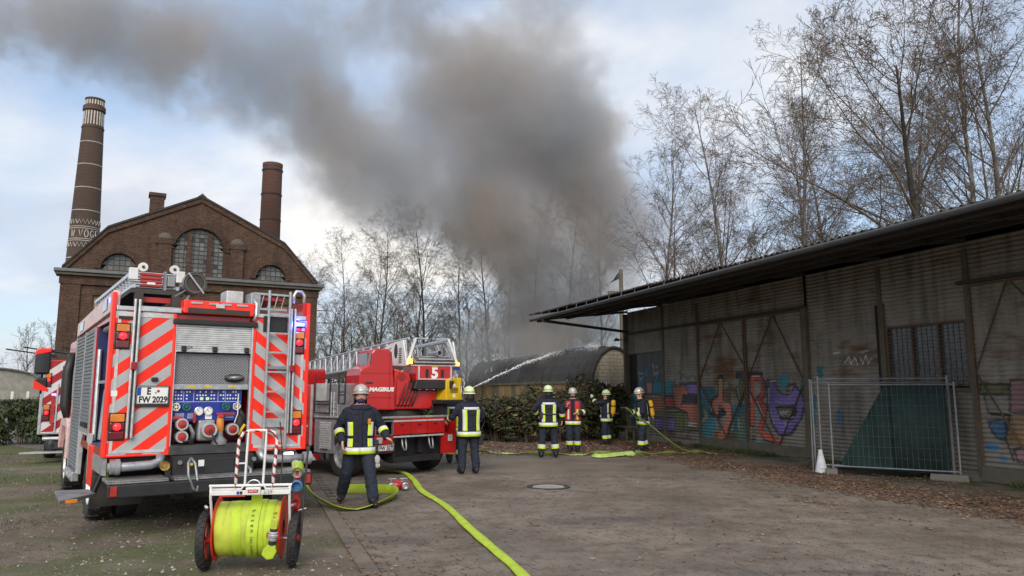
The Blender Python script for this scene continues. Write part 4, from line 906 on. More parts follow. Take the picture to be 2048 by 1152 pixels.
wt = tree('w1', 14.7, 24.2, 12.6, 11, .15, 'leaning_tree', 'bare tree with thick mossy trunk leaning over the shed roof')
# a few dead leaf bunches left on the leaning tree's twigs
gm_ = 'bare birches beyond the ladder truck'; lm_ = 'bare birch with pale fine twigs standing beyond the ladder truck'
for kd, x, y, h, rz in (('b1', -6.6, 56, 15.2, 1.1), ('b3', -9.8, 55, 13.6, 2.2), ('b2', -12.9, 57, 12.6, .3), ('b4', -14.8, 54, 11.2, 4.0), ('b2', -4.2, 60, 14.0, 5.0), ('b1', -8.0, 62, 13.5, 3.1), ('b4', -11.6, 63, 13.2, .9)): tree(kd, x, y, h, 15, rz, 'birch_tree', lm_, gm_)
gk = 'bare trees veiled by smoke behind the burning hut'; lk = 'bare tree veiled by smoke behind the burning hut'
for kd, x, y, h, rz in (('b3', -1.6, 60, 15, .5), ('b1', 1.6, 57, 15.5, 2.5), ('b4', 4.2, 54, 15.5, 1.5), ('b2', 6.3, 52, 15.5, 4.5), ('b2', -.2, 66, 14.5, 3.6)): tree(kd, x, y, h, 15, rz, 'birch_tree', lk, gk)
gb = 'low bare trees in the thicket beyond the trucks'; lb = 'low dense bare tree in the thicket beyond the ladder truck'
for k in range(15): tree('s1' if k % 2 else 's2', -14 + 1.35 * k, 50 + 4 * ((k * 7) % 5) / 4, 6.0 + 2.2 * ((k * 5) % 7) / 7, 7, k * 1.3, 'bare_tree', lb, gb)
gr_ = 'low bare trees behind the shed roof'
for k in range(9): tree('s2' if k % 2 else 's1', 8.2 + 1.9 * k, 33 + 3 * ((k * 3) % 4) / 3 - .8 * k * .5, 7.6 + 1.8 * ((k * 5) % 4) / 4, 7, k * 2.1, 'bare_tree', 'low dense bare tree just behind the shed roof', gr_)
gl = 'bare trees on the far edge beyond the workshops'
for k in range(10): tree('s1' if k % 2 else 's2', -95 + 7.5 * k, 118 + 3 * (k % 3), 11 + 2.5 * ((k * 3) % 4) / 4, 7, k * 1.7, 'bare_tree', 'distant bare tree beyond the barrel-roofed workshops', gl)
# ------------------------------------------------------------------ hedge and shrubs
def shrub_proto(seed, nleaf, rx, ry, h, mats, wts, leaf=.075):
    rg = np.random.RandomState(seed); b = B(); cl = [(rg.uniform(-.75, .75) * rx, rg.uniform(-.7, .7) * ry, h * (.18 + .72 * rg.rand() ** .8), rg.uniform(.22, .45)) for _ in range(46)]
    for k in range(nleaf):
        c = cl[rg.randint(len(cl))]; d = rg.normal(0, 1, 3); d /= np.linalg.norm(d) + 1e-6; q = np.array(c[:3]) + d * c[3] * rg.rand() ** .4
        if q[2] < .02: q[2] = abs(q[2]) + .03
        s = leaf * rg.uniform(.6, 1.3); n = d + rg.normal(0, .5, 3) + np.array([0, -.2, .5]); n /= np.linalg.norm(n); a = np.cross(n, rg.normal(0, 1, 3)); a /= np.linalg.norm(a) + 1e-6; w = np.cross(n, a)
        b.k = int(rg.choice(len(mats), p=wts)); b.add([q - a * s, q + w * s * .45 + n * s * .1, q + a * s, q - w * s * .45 + n * s * .1], [(0, 1, 2, 3)])
    st = B(); r2 = random.Random(seed)
    for k in range(26):
        x, y = r2.uniform(-.6, .6) * rx, r2.uniform(-.5, .5) * ry; st.tube([(x * .6, y * .6, -.05), (x, y, h * .5), (x * 1.3 + r2.uniform(-.2, .2), y * 1.3 + r2.uniform(-.2, .2), h * r2.uniform(.8, 1.18))], [.014, .01, .005], 4, cap=False)
    return b.mesh('foliage', mats, False, False), st.mesh('stems', 'twig', False, False)
SP = [shrub_proto(31, 6500, 1.1, .75, 1.9, ['leaf_dark', 'leaf_mid', 'leaf_yellow', 'litter_c'], [.42, .2, .10, .28]), shrub_proto(32, 6500, 1.0, .75, 2.1, ['leaf_dark', 'leaf_mid', 'leaf_yellow', 'litter_c'], [.40, .2, .18, .22]), shrub_proto(33, 6000, 1.15, .7, 1.6, ['leaf_dark', 'leaf_mid', 'leaf_yellow', 'litter_c'], [.46, .16, .06, .32])]
SPG = shrub_proto(34, 6000, 1.6, 1.1, 1.5, ['leaf_mid', 'leaf_dark', 'grass'], [.45, .25, .3], .09)
def shrub(pr, x, y, s, rz, label, group, name='shrub'):
    o = T(name, label, 'shrub', (x, y, 0), rz, group); o.scale = s
    for nm, me in zip(('foliage', 'stems'), pr): c = bpy.data.objects.new(nm, me); COL.objects.link(c); c.parent = o
for k, (x, y, i, s, rz) in enumerate(((-1.7, 26.6, 0, .74, .2), (-.5, 26.9, 2, .88, 2.0), (.6, 26.6, 1, .78, 4.0), (1.7, 26.9, 0, .90, 5.1), (2.55, 27.6, 1, 1.0, 1.2), (3.3, 28.6, 0, 1.05, 3.0), (-.9, 28.2, 1, .78, .9), (1.1, 28.4, 1, .95, 2.8), (-2.6, 27.8, 2, .8, 3.3), (3.05, 30.4, 1, 1.15, 4.4))): shrub(SP[i], x, y, (1.05, 1.05, s), rz, 'dark leafy shrub in the bramble hedge before the burning hut', 'shrubs of the hedge before the burning hut')
for k in range(8): shrub(SPG, -44 + 2.9 * k, 55 - .75 * k, (1.2, 1.2, .78), k * 1.1, 'green shrub in the hedge along the gravel track', 'green hedge along the gravel track')
shrub(SPG, -16.4, 25.6, (.75, .75, .95), .6, 'green shrub by the bend of the gravel track', None)
shrub(SPG, -19.3, 31.2, (1.0, 1.0, .9), 2.4, 'low green shrub on the verge inside the gravel track bend', None)
def weed_place(rg):
    y = rg.uniform(-8, 14.5); x = -abs(rg.normal(0, .28)) - .05
    if mnoise.noise(Vector((y * .9, x, 3))) < .05: return None
    w = sh(x, y); return (w.x, w.y)
grass_blades('weeds', 2600, weed_place, .12, 14)
# ------------------------------------------------------------------ smoke: one airy volume, thick over the hut and drifting left
SMY = 47.0
BL = [(1.7, 3.0, 2.8, 3.0), (1.5, 5.8, 3.2, 2.8), (.9, 8.8, 3.7, 2.4), (-.6, 11.8, 4.4, 1.9), (-2.6, 13.6, 4.2, 1.4), (4.2, 5.6, 3.8, 1.5), (5.2, 9.6, 4.6, 1.4), (5.6, 13.4, 5.0, 1.1), (4.6, 17.0, 5.6, .95), (1.8, 17.2, 6.2, .95), (-2.4, 18.9, 6.6, 1.05), (-4.2, 22.6, 5.4, .85), (.8, 23.4, 5.8, .75), (4.8, 21.0, 5.0, .65), (-8.4, 15.6, 5.2, 1.25), (-11.6, 18.4, 5.2, 1.0), (-15, 21.4, 6.0, .84), (-19.8, 23.8, 6.4, .78), (-25, 25.6, 6.8, .74), (-31, 26.6, 7.0, .70), (-38, 27.2, 7.0, .66), (-5.8, 13.0, 4.2, 1.0), (-12.4, 26.0, 6.2, .42), (8.2, 6.8, 2.8, .42), (10.6, 7.6, 2.4, .24), (1.5, 29, 6.4, .5), (-7, 28.4, 6.6, .5), (-1.4, 6.2, 3.2, 1.0), (-3.4, 4.6, 2.8, .60), (7.0, 3.8, 2.6, .9), (8.4, 12.0, 3.4, .55), (1.6, 4.2, 2.2, .75, 39.6), (0, 4.0, 2.4, .8, 42.5), (-2.4, 3.8, 2.4, .7, 46), (3.0, 4.4, 1.8, .45, 38.4), (-4.6, 3.4, 2.4, .5, 50)]
t = NT('smoke'); t.n.remove(t.b); pv = t.node('ShaderNodeVolumePrincipled'); pv.inputs['Color'].default_value = (.66, .63, .605, 1); pv.inputs['Density'].default_value = .58; pv.inputs['Anisotropy'].default_value = .1; t.l.new(pv.outputs[0], t.out.inputs['Volume'])
_c = t.co('World'); t.l.new(t.mix(t.ramp(t.noise(_c, .11, 3), [(.42, 0), (.58, 1)]), (.62, .555, .50), (.57, .58, .60)), pv.inputs['Color'])
ng = bpy.data.node_groups.new('smoke', 'GeometryNodeTree'); ng.interface.new_socket('Geometry', in_out='OUTPUT', socket_type='NodeSocketGeometry')
gn, gl_ = ng.nodes, ng.links; go = gn.new('NodeGroupOutput')
def gmath(op, a, b=None, clamp=False):
    n = gn.new('ShaderNodeMath'); n.operation = op; n.use_clamp = clamp
    for i, q in enumerate((a, b)):
        if q is None: continue
        if isinstance(q, (int, float)): n.inputs[i].default_value = q
        else: gl_.new(q, n.inputs[i])
    return n.outputs[0]
def gvec(op, a, b):
    n = gn.new('ShaderNodeVectorMath'); n.operation = op
    for i, q in enumerate((a, b)):
        if isinstance(q, tuple): n.inputs[i].default_value = q
        else: gl_.new(q, n.inputs[i])
    return n
pos = gn.new('GeometryNodeInputPosition').outputs[0]
def gnoise(vec, scale, det, rough=.55):
    n = gn.new('ShaderNodeTexNoise'); n.inputs['Scale'].default_value = scale; n.inputs['Detail'].default_value = det; n.inputs['Roughness'].default_value = rough; gl_.new(vec, n.inputs['Vector']); return n
wv = gvec('SUBTRACT', gnoise(pos, .16, 4).outputs['Color'], (.5, .5, .5)); wv2 = gn.new('ShaderNodeVectorMath'); wv2.operation = 'SCALE'; gl_.new(wv.outputs[0], wv2.inputs[0]); wv2.inputs['Scale'].default_value = 5.5
pw_ = gvec('ADD', pos, wv2.outputs[0]).outputs[0]
acc = None
for i, (x, z, r, a, *yy_) in enumerate(BL):
    d = gvec('DISTANCE', pw_, (x, yy_[0] if yy_ else SMY + 1.2 * math.sin(i * 1.7), z)).outputs['Value']; q = gmath('DIVIDE', d, r); q = gmath('SUBTRACT', 1.0, gmath('MULTIPLY', q, q), True); q = gmath('MULTIPLY', gmath('MULTIPLY', q, q), a)
    acc = q if acc is None else gmath('ADD', acc, q)
n1 = gnoise(pos, .22, 8, .62).outputs['Fac']; n2 = gnoise(pos, .75, 6, .6).outputs['Fac']; n3 = gnoise(pos, 2.0, 3, .6).outputs['Fac']
den = gmath('ADD', gmath('MULTIPLY', acc, 1.1), gmath('ADD', gmath('MULTIPLY', gmath('SUBTRACT', n1, .5), 2.6), gmath('ADD', gmath('MULTIPLY', gmath('SUBTRACT', n2, .5), 1.9), gmath('MULTIPLY', gmath('SUBTRACT', n3, .5), .9))))
den = gmath('MULTIPLY', gmath('SUBTRACT', den, .24), 2.3, True); den = gmath('MULTIPLY', den, gmath('ADD', gmath('MULTIPLY', gmath('MINIMUM', acc, 2.0), .55), .12)); den = gmath('MULTIPLY', den, gmath('MULTIPLY', acc, 5.0, True))
vc = gn.new('GeometryNodeVolumeCube'); gl_.new(den, vc.inputs['Density']); vc.inputs['Min'].default_value = (-48, SMY - 11, 2.2); vc.inputs['Max'].default_value = (15, SMY + 8, 37)
vc.inputs['Resolution X'].default_value = 340; vc.inputs['Resolution Y'].default_value = 100; vc.inputs['Resolution Z'].default_value = 188
sm = gn.new('GeometryNodeSetMaterial'); sm.inputs['Material'].default_value = M['smoke']; gl_.new(vc.outputs[0], sm.inputs[0]); gl_.new(sm.outputs[0], go.inputs[0])
sme = bpy.data.meshes.new('smoke'); smo = bpy.data.objects.new('smoke', sme); COL.objects.link(smo); smo['kind'] = 'stuff'; smo.modifiers.new('smoke', 'NODES').node_group = ng; sme.materials.append(M['smoke'])
# ------------------------------------------------------------------ shared vehicle parts
def wheel(parent, x, y, r, w, side, rim='white_paint', lug=True, name='wheel'):
    """side -1: outer face towards -x"""
    o = bpy.data.objects.new(name, None); COL.objects.link(o); o.parent = parent; o.location = (x, y, r)
    p = [(r * .60, -w / 2 * .86), (r * .80, -w / 2), (r * .93, -w / 2 * .97), (r * .985, -w / 2 * .80), (r, -w / 2 * .6), (r, w / 2 * .6), (r * .985, w / 2 * .80), (r * .93, w / 2 * .97), (r * .80, w / 2), (r * .60, w / 2 * .86)]
    b = B().lathe(p, ax='x', n=36)
    if lug:
        for k in range(36):
            a = 2 * math.pi * k / 36; c, s = math.cos(a), math.sin(a); off = .25 * w if k % 2 else -.25 * w
            b.ob((off, c * r * 1.0, s * r * 1.0), (w * .46, .045, .022), (a - math.pi / 2, 0, .25 if k % 2 else -.25))
    b.to('tyre', 'black_rubber', o, auto=35)
    f = side * w / 2
    B().lathe([(r * .605, f * .55), (r * .61, f * .88), (r * .565, f * .86), (r * .53, f * .45), (r * .36, f * .35), (r * .30, f * .62), (r * .17, f * .68), (1e-4, f * .68)], ax='x', n=28).to('rim', rim, o, auto=30)
    b = B()
    for k in range(10): a = 2 * math.pi * k / 10; b.disc((f * .36, math.cos(a) * r * .42, math.sin(a) * r * .42), .016, f * .14, 'x', 6)
    b.to('wheel_nuts', 'steel', o); return o
def lamp_cluster(parent, x0, x1, z0, z1, y=-.05, glow=True, name='tail_lamp'):
    o = bpy.data.objects.new(name, None); COL.objects.link(o); o.parent = parent; h = (z1 - z0) / 3
    B().bx(x0 - .015, x1 + .015, y + .012, .03, z0 - .015, z1 + .015).to('housing', 'black_plastic', o, bev=.01)
    for k, m in enumerate(('lens_dark', 'red_glow' if glow else 'lens_dark', 'amber')): B().bx(x0, x1, y - .012, y + .012, z0 + h * k + .004, z0 + h * (k + 1) - .004).to('lens', m if k != 1 else 'lens_dark', o, bev=.012)
    if glow: B().lathe([(.044, .0), (.040, -.012), (1e-4, -.018)], ((x0 + x1) / 2, y - .012, z0 + h * 1.5), 'y', 16).to('lit_bulb', 'red_glow', o, smooth=True)
    return o
def plate(parent, x0, x1, z0, z1, y, lines):
    o = B().bx(x0, x1, y - .012, y, z0, z1).to('number_plate', 'white_label', parent, bev=.006); B().bx(x0 - .012, x1 + .012, y - .006, y + .01, z0 - .03, z1 + .012).to('plate_holder', 'black_plastic', parent)
    B().bx(x0 + .004, x0 + .05, y - .0135, y - .0121, z0 + (z1 - z0) * (.5 if len(lines) > 1 else .05), z1 - .006).to('country_band', 'logo_blue', o)
    b = B()
    for a, c in (((x0 + .004, z0 + .004), (x1 - .004, z0 + .010)), ((x0 + .004, z1 - .010), (x1 - .004, z1 - .004))): b.bx(a[0], c[0], y - .0132, y - .0121, a[1], c[1])
    for xa in (x0 + .004, x1 - .010): b.bx(xa, xa + .006, y - .0138, y - .0121, z0 + .004, z1 - .004)
    b.to('border', 'black_ink', o)
    for t_, s_, lx, lz in lines: text('characters', t_, s_, 'black_ink', o, (lx, y - .0135, lz), ext=.001, sx=.82, bold=.004)
    return o
def slats(b, x0, x1, z0, z1, n, y, d=.012):
    h = (z1 - z0) / n
    for k in range(n): b.prism([(y, z0 + h * k), (y - d, z0 + h * (k + .15)), (y - d, z0 + h * (k + .85)), (y, z0 + h * (k + .999))], 'x', x0, x1)
    return b
# ------------------------------------------------------------------ pumper, rear end towards the camera
fe = T('fire_engine', 'red pumper fire engine with chevron rear, open pump panel and roof ladder', 'fire engine', (-4.01, 10.10, 0), head(-35))
HWD = 1.25
b = B(); b.bx(-HWD + .02, HWD, .02, 4.45, 2.68, 2.76).bx(HWD - .05, HWD, .02, 4.45, .95, 2.68).bx(-HWD, HWD, .05, 4.45, .93, 1.03).bx(-.56, -.53, .04, 4.4, 1.03, 2.68).bx(.50, .53, .04, 4.4, 1.03, 2.68).bx(-.53, .50, .62, .66, 1.03, 2.68).bx(-HWD, -.56, 1.72, 1.76, 1.03, 2.68).bx(-HWD, -HWD + .05, .02, .12, 1.03, 2.68)
b.to('body_shell', 'red_paint', fe)
B().bx(-HWD + .02, -.56, 1.70, 1.715, 1.05, 2.66).bx(-HWD + .06, -.56, .06, .075, 1.05, 2.66).bx(-HWD + .02, -.56, .08, 1.7, 1.031, 1.045).bx(-.80, -.78, .36, 1.7, 1.05, 2.66).to('bay_lining', 'navy_inner', fe)
# rear panels with chevrons and fluorescent rims
B().bx(-1.235, -.535, -.028, .04, .965, 2.765).to('rear_panel', 'chevron_l', fe); B().bx(.505, 1.235, -.028, .04, .965, 2.765).to('rear_panel', 'chevron_r', fe)
B().bx(-1.285, -1.235, -.04, .10, .94, 3.0).bx(-1.235, -.53, -.036, .05, .94, .965).bx(-.552, -.515, -.042, .05, .9405, 2.76).to('panel_rim', 'fluo_red', fe, bev=.008)
B().bx(1.235, 1.285, -.04, .10, .94, 3.02).bx(.50, 1.235, -.036, .05, .94, .965).bx(.485, .52, -.042, .05, .9405, 2.76).to('panel_rim', 'fluo_red', fe, bev=.008)
B().bx(-1.205, -.56, -.034, -.0285, 2.70, 2.755).bx(-1.205, -1.17, -.034, -.0285, .985, 2.69).bx(-1.165, -.57, -.034, -.0285, .985, 1.02).to('panel_margin', 'shutter_alu', fe)
B().bx(1.17, 1.205, -.034, -.0285, .985, 2.69).bx(.55, 1.165, -.034, -.0285, .985, 1.02).to('panel_margin', 'shutter_alu', fe)
B().bx(-1.20, -1.05, -.05, -.03, 2.665, 2.70).to('name_badge', 'black_plastic', fe)
# central roller shutter and recess
b = slats(B(), -.50, .455, 2.29, 2.63, 12, -.012); b.to('roller_shutter', 'shutter_alu', fe)
B().bx(-.56, .53, -.075, .03, 2.63, 2.70).to('shutter_box', 'black_plastic', fe, bev=.012); B().bx(-.514, .484, -.034, .05, .935, 1.055).to('panel_sill', 'tread_dark', fe, bev=.006); B().bx(-.505, .46, -.04, -.008, 2.265, 2.29).to('shutter_bar', 'alu_bright', fe, bev=.006)
for x in (-.41, -.02, .40): B().bx(x - .03, x + .03, -.065, -.01, 2.27, 2.345).bx(x - .018, x + .018, -.085, -.066, 2.28, 2.31).to('latch', 'black_plastic', fe, bev=.006)
text('shutter_mark', 'GR', .055, 'black_ink', fe, (-.33, -.0265, 2.325), ext=.001)
for x in (-.515, .47): B().bx(x - .012, x + .012, -.035, .02, 1.05, 2.63).to('shutter_rail', 'alu_bright', fe)
B().bx(-.50, .455, .03, .06, 1.80, 2.25).to('tread_plate_panel', 'perf_plate', fe); B().bx(-.50, .455, .0, .028, 1.775, 1.845).to('panel_ledge', 'alu', fe, bev=.005)
for x in (-.30, -.09, .22): B().bx(x - (.03, .06, .12)[0], x + .07, -.004, -.001, 1.80, 1.825).to('warning_label', 'yellow_paint', fe)
hd = bpy.data.objects.new('grab_handle', None); COL.objects.link(hd); hd.parent = fe
B().ell((.27, .015, 1.93), (.135, .03, .058), 20, 10).to('recess_cup', 'black_plastic', hd, smooth=True); B().tube([(.18, -.02, 1.93), (.27, -.05, 1.935), (.37, -.03, 1.94)], [.02, .03, .02], 8).to('grip', 'steel', hd, smooth=True)
# pump panel
pp = bpy.data.objects.new('pump_panel', None); COL.objects.link(pp); pp.parent = fe
B().bx(-.50, .39, .06, .10, 1.36, 1.775).to('panel', 'blue_panel', pp); B().bx(-.53, .50, .10, .62, 1.04, 1.06).to('shelf', 'tread_dark', pp)
B().bx(-.49, .38, .057, .0595, 1.612, 1.617).bx(-.235, -.231, .057, .0595, 1.62, 1.77).bx(.075, .079, .057, .0595, 1.62, 1.77).bx(.17, .174, .057, .0595, 1.62, 1.77).bx(-.36, -.356, .057, .0595, 1.62, 1.77).to('panel_lines', 'white_label', pp)
b = B(); rg = random.Random(3)
for gx0, gx1 in ((-.47, -.38), (-.33, -.26), (-.20, .05), (.10, .15), (.19, .36)):
    for z in (1.655, 1.70, 1.745):
        x = gx0 + .01
        while x < gx1:
            if rg.random() < .8: b.disc((x, .058, z), .011, -.008, 'y', 8)
            x += .036
tag(b.to('push_buttons', 'white_label', pp), kind='stuff')
for x in (-.135, -.06): o = B().bx(x - .03, x + .03, .045, .059, 1.625, 1.685).to('display', 'black_plastic', pp, bev=.005); B().bx(x - .021, x + .021, .042, .0448, 1.635, 1.675).to('screen', 'lcd', o)
for x in (-.16, -.04):
    g = B().lathe([(.058, .06), (.058, .03), (.050, .026), (.047, .034)], (x, 0, 1.49), 'y', 24).to('gauge', 'alu_bright', pp, auto=30); B().disc((x, .034, 1.49), .047, -.003, 'y', 24).to('dial', 'white_label', g); B().bar((x, .028, 1.49), (x - .025, .028, 1.515), .004, .006, (0, 1, 0)).to('needle', 'black_ink', g)
    b = B()
    for k in range(9): a = R(-40 + 32 * k); b.bar((x + .036 * math.cos(a), .0295, 1.49 + .036 * math.sin(a)), (x + .043 * math.cos(a), .0295, 1.49 + .043 * math.sin(a)), .003, .003, (0, 1, 0))
    b.to('ticks', 'black_ink', g)
def handwheel(x, z, mat):
    h = bpy.data.objects.new('hand_wheel', None); COL.objects.link(h); h.parent = pp; n = 20
    B().tube([(x + .046 * math.cos(6.2832 * k / n) * (1 + .1 * math.cos(6.2832 * k / n * 5)), .0, z + .046 * math.sin(6.2832 * k / n) * (1 + .1 * math.cos(6.2832 * k / n * 5))) for k in range(n + 1)], .0085, 6).to('ring', mat, h, smooth=True)
    b = B().disc((x, -.012, z), .016, .06, 'y', 10)
    for k in range(5): a = 6.2832 * k / 5; b.rod((x, .002, z), (x + .044 * math.cos(a), 0, z + .044 * math.sin(a)), .006, 5)
    b.to('spokes', mat, h)
for x, m in ((-.455, 'cream_wheel'), (-.325, 'green_wheel'), (.175, 'green_wheel'), (.315, 'cream_wheel')): handwheel(x, 1.55, m)
def outlet(x, z, r, y=-.06):
    h = bpy.data.objects.new('hose_outlet', None); COL.objects.link(h); h.parent = pp
    B().lathe([(r * .8, .35), (r * .8, .12), (r * 1.0, .08), (r * 1.2, .04), (r * 1.2, y + .01), (r * 1.1, y), (r * .84, y), (r * .80, y + .03)], (x, 0, z), 'y', 22).to('body', 'alu_bright', h, auto=30)
    B().lathe([(r * .82, y + .03), (r * .82, y + .012), (r * .74, y - .004), (r * .35, y - .008), (r * .3, y - .022), (1e-4, y - .022)], (x, 0, z), 'y', 22).to('cap', 'cap_red', h, auto=30)
    for s_ in (-1, 1): B().bx(x + s_ * r * .95 - .012, x + s_ * r * .95 + .012, y + .01, y + .05, z - .02, z + .02).to('lug', 'alu_bright', h)
outlet(-.375, 1.325, .066); outlet(-.37, 1.165, .066); outlet(-.04, 1.245, .085, -.09); outlet(.265, 1.245, .068, -.06)
B().bx(-.165, .055, .02, .40, 1.10, 1.375).to('pump_housing', 'grey_cast', pp, bev=.03); B().tube([(-.22, .1, 1.09), (-.21, .08, 1.2), (-.26, .08, 1.3), (-.30, .1, 1.24)], .03, 8).to('pipe', 'grey_cast', pp, smooth=True)
B().lathe([(.10, 1.05), (.10, 1.10), (.07, 1.13), (.045, 1.16), (.045, 1.22)], (.115, .03, 0), 'z', 18).to('strainer_foot', 'grey_cast', pp, auto=30); B().lathe([(.046, 1.21), (.05, 1.25), (.05, 1.36), (.038, 1.40), (.038, 1.44), (.015, 1.44)], (.115, .03, 0), 'z', 16).to('valve_body', 'orange_cast', pp, auto=30)
B().bx(.06, .30, -.005, .035, 1.44, 1.465).bx(.085, .15, -.02, .05, 1.40, 1.438).to('valve_lever', 'cap_red', pp, bev=.005); B().bx(-.50, -.36, -.01, .04, 1.395, 1.425).to('valve_lever', 'cap_red', pp); B().bx(-.235, -.205, -.01, .03, 1.34, 1.47).to('valve_lever', 'cap_red', pp)
B().bx(-.075, .01, .052, .0595, 1.385, 1.44).to('sticker', 'white_label', pp); b = B()
for z in (1.40, 1.415, 1.43, 1.445, 1.46): b.bx(-.45, -.34, .056, .0595, z, z + .005).bx(-.30, -.22, .056, .0595, z, z + .005).bx(.18, .30, .056, .0595, z, z + .005)
b.to('printed_lines', 'white_label', pp)
B().tube([(.33, .0, 1.72), (.325, -.01, 1.6), (.33, -.01, 1.45), (.30, .02, 1.33)], .007, 6).to('chain', 'white_label', pp); B().ell((.38, .1, 1.33), (.06, .08, .14), 12, 8).tube([(.36, .05, 1.5), (.42, .05, 1.42), (.43, .1, 1.25)], .03, 8).to('hose_bundle', 'black_rubber', pp, smooth=True); B().tube([(.35, .0, 1.17), (.44, .03, 1.30)], .02, 8).to('nozzle', 'yellow_paint', pp)
B().tube([(-.04, -.12, 1.25), (-.02, -.17, 1.18), (.03, -.16, 1.08), (.06, -.08, 1.07)], .012, 6).to('hose_loop', 'black_rubber', pp, smooth=True); B().tube([(-.3 + .07 * math.cos(k * .5), -.03 + .05 * math.sin(k * .5), 1.075 + .004 * k) for k in range(20)], .012, 6).to('hose_loop', 'black_rubber', pp, smooth=True)
# traffic warning box on the upper edge
wb = bpy.data.objects.new('warning_light_box', None); COL.objects.link(wb); wb.parent = fe
B().prism([(-.45, 2.775), (.455, 2.775), (.475, 2.955), (-.455, 2.955)], 'y', -.10, .12).to('box', 'fluo_red', wb, bev=.015); B().bx(-.40, .40, -.108, -.10, 2.785, 2.85).to('dark_slot', 'iron_dark', wb)  # slot drawn as a dark strip along the lower front of the box
for x0, x1 in ((-.37, -.22), (-.14, -.02), (.02, .15), (.22, .37)): B().bx(x0, x1, -.112, -.10, 2.905, 2.93).to('lamp', 'alu', wb)
B().bx(-.05, .06, -.13, -.10, 2.86, 2.915).to('camera', 'shutter_alu', wb, bev=.008); B().tube([(.47, -.06, 2.72), (.50, -.07, 2.80), (.50, -.06, 2.96), (.47, 0, 3.02)], .022, 8).to('handle', 'alu_bright', wb, smooth=True)
B().bx(-1.23, -.46, -.035, .05, 2.772, 2.83).to('roof_edge_rail', 'alu_bright', fe, bev=.01); B().bx(.48, 1.23, -.035, .05, 2.772, 2.83).to('roof_edge_rail', 'alu_bright', fe, bev=.01)
# ladder down the rear and its two guide tubes
ld = bpy.data.objects.new('rear_ladder', None); COL.objects.link(ld); ld.parent = fe
for x in (.66, .955): B().bx(x - .014, x + .014, -.13, -.085, .93, 3.16).to('rail', 'alu', ld, bev=.005)
for z in (1.20, 1.475, 1.75, 2.02, 2.29, 2.56, 2.83, 3.10): B().bx(.678, .937, -.120, -.095, z - .011, z + .011).to('rung', 'alu', ld)
B().bx(.66, .955, -.08, -.045, 1.26, 1.38).to('foot_plate', 'alu', ld); B().bx(.64, .97, -.10, -.05, 2.06, 2.10).to('ladder_clamp', 'steel', ld)
B().bx(.61, .95, -.045, -.03, 2.58, 2.80).to('dark_panel', 'black_plastic', fe, bev=.008)
for x, z0, z1 in ((-1.0, 1.17, 2.92), (1.02, 1.17, 2.92)):
    t_ = bpy.data.objects.new('telescopic_guide', None); COL.objects.link(t_); t_.parent = fe
    B().bx(x - .04, x - .012, -.10, -.06, z0, z1).to('tube', 'alu_bright', t_, bev=.008); B().bx(x + .012, x + .04, -.10, -.06, z0, z1).to('tube', 'alu_bright', t_, bev=.008); B().bx(x - .012, x + .012, -.075, -.045, z0 + .02, z1 - .02).to('slot', 'iron_dark', t_); B().bx(x - .035, x + .035, -.13, -.10, 2.02, 2.12).to('catch', 'dark_red', t_, bev=.01)
lamp_cluster(fe, -1.215, -1.065, 2.29, 2.60); lamp_cluster(fe, -1.215, -1.055, 1.155, 1.475); lamp_cluster(fe, 1.055, 1.20, 2.29, 2.60); lamp_cluster(fe, 1.055, 1.20, 1.155, 1.475)
bl = bpy.data.objects.new('blue_flasher', None); COL.objects.link(bl); bl.parent = fe; B().bx(1.05, 1.20, -.06, -.03, 2.665, 2.745).to('housing', 'black_plastic', bl, bev=.008); B().bx(1.058, 1.192, -.075, -.058, 2.680, 2.732).to('lens', 'blue_glow', bl, bev=.004)
_l = bpy.data.lights.new('flasher_light', 'POINT'); _l.color = (.08, .12, 1); _l.energy = 2.5; _l.shadow_soft_size = .03; _lo = bpy.data.objects.new('flasher_light', _l); COL.objects.link(_lo); _lo.parent = bl; _lo.location = (1.125, -.14, 2.706)
plate(fe, -.94, -.565, 1.59, 1.81, -.05, [('E', .12, -.80, 1.75), ('FW 2029', .108, -.745, 1.645)])
b = B().disc((-.69, -.063, 1.755), .018, -.003, 'y', 12); b.to('plate_seal', 'red_paint', fe); B().disc((-.72, -.063, 1.735), .012, -.003, 'y', 12).to('plate_seal', 'alu', fe)
B().bx(-.78, -.70, -.07, -.03, 1.88, 1.93).to('plate_lamp', 'black_plastic', fe, bev=.012); B().bx(-1.225, -1.155, -.035, -.03, 1.69, 1.76).to('label', 'white_label', fe)
# top right grab rail and orange corner
B().tube([(1.08, .1, 3.02), (1.08, .1, 3.14), (1.11, .1, 3.20), (1.19, .1, 3.20), (1.23, .1, 3.15), (1.23, .1, 3.0)], .024, 8).to('grab_rail', 'alu_bright', fe, smooth=True)
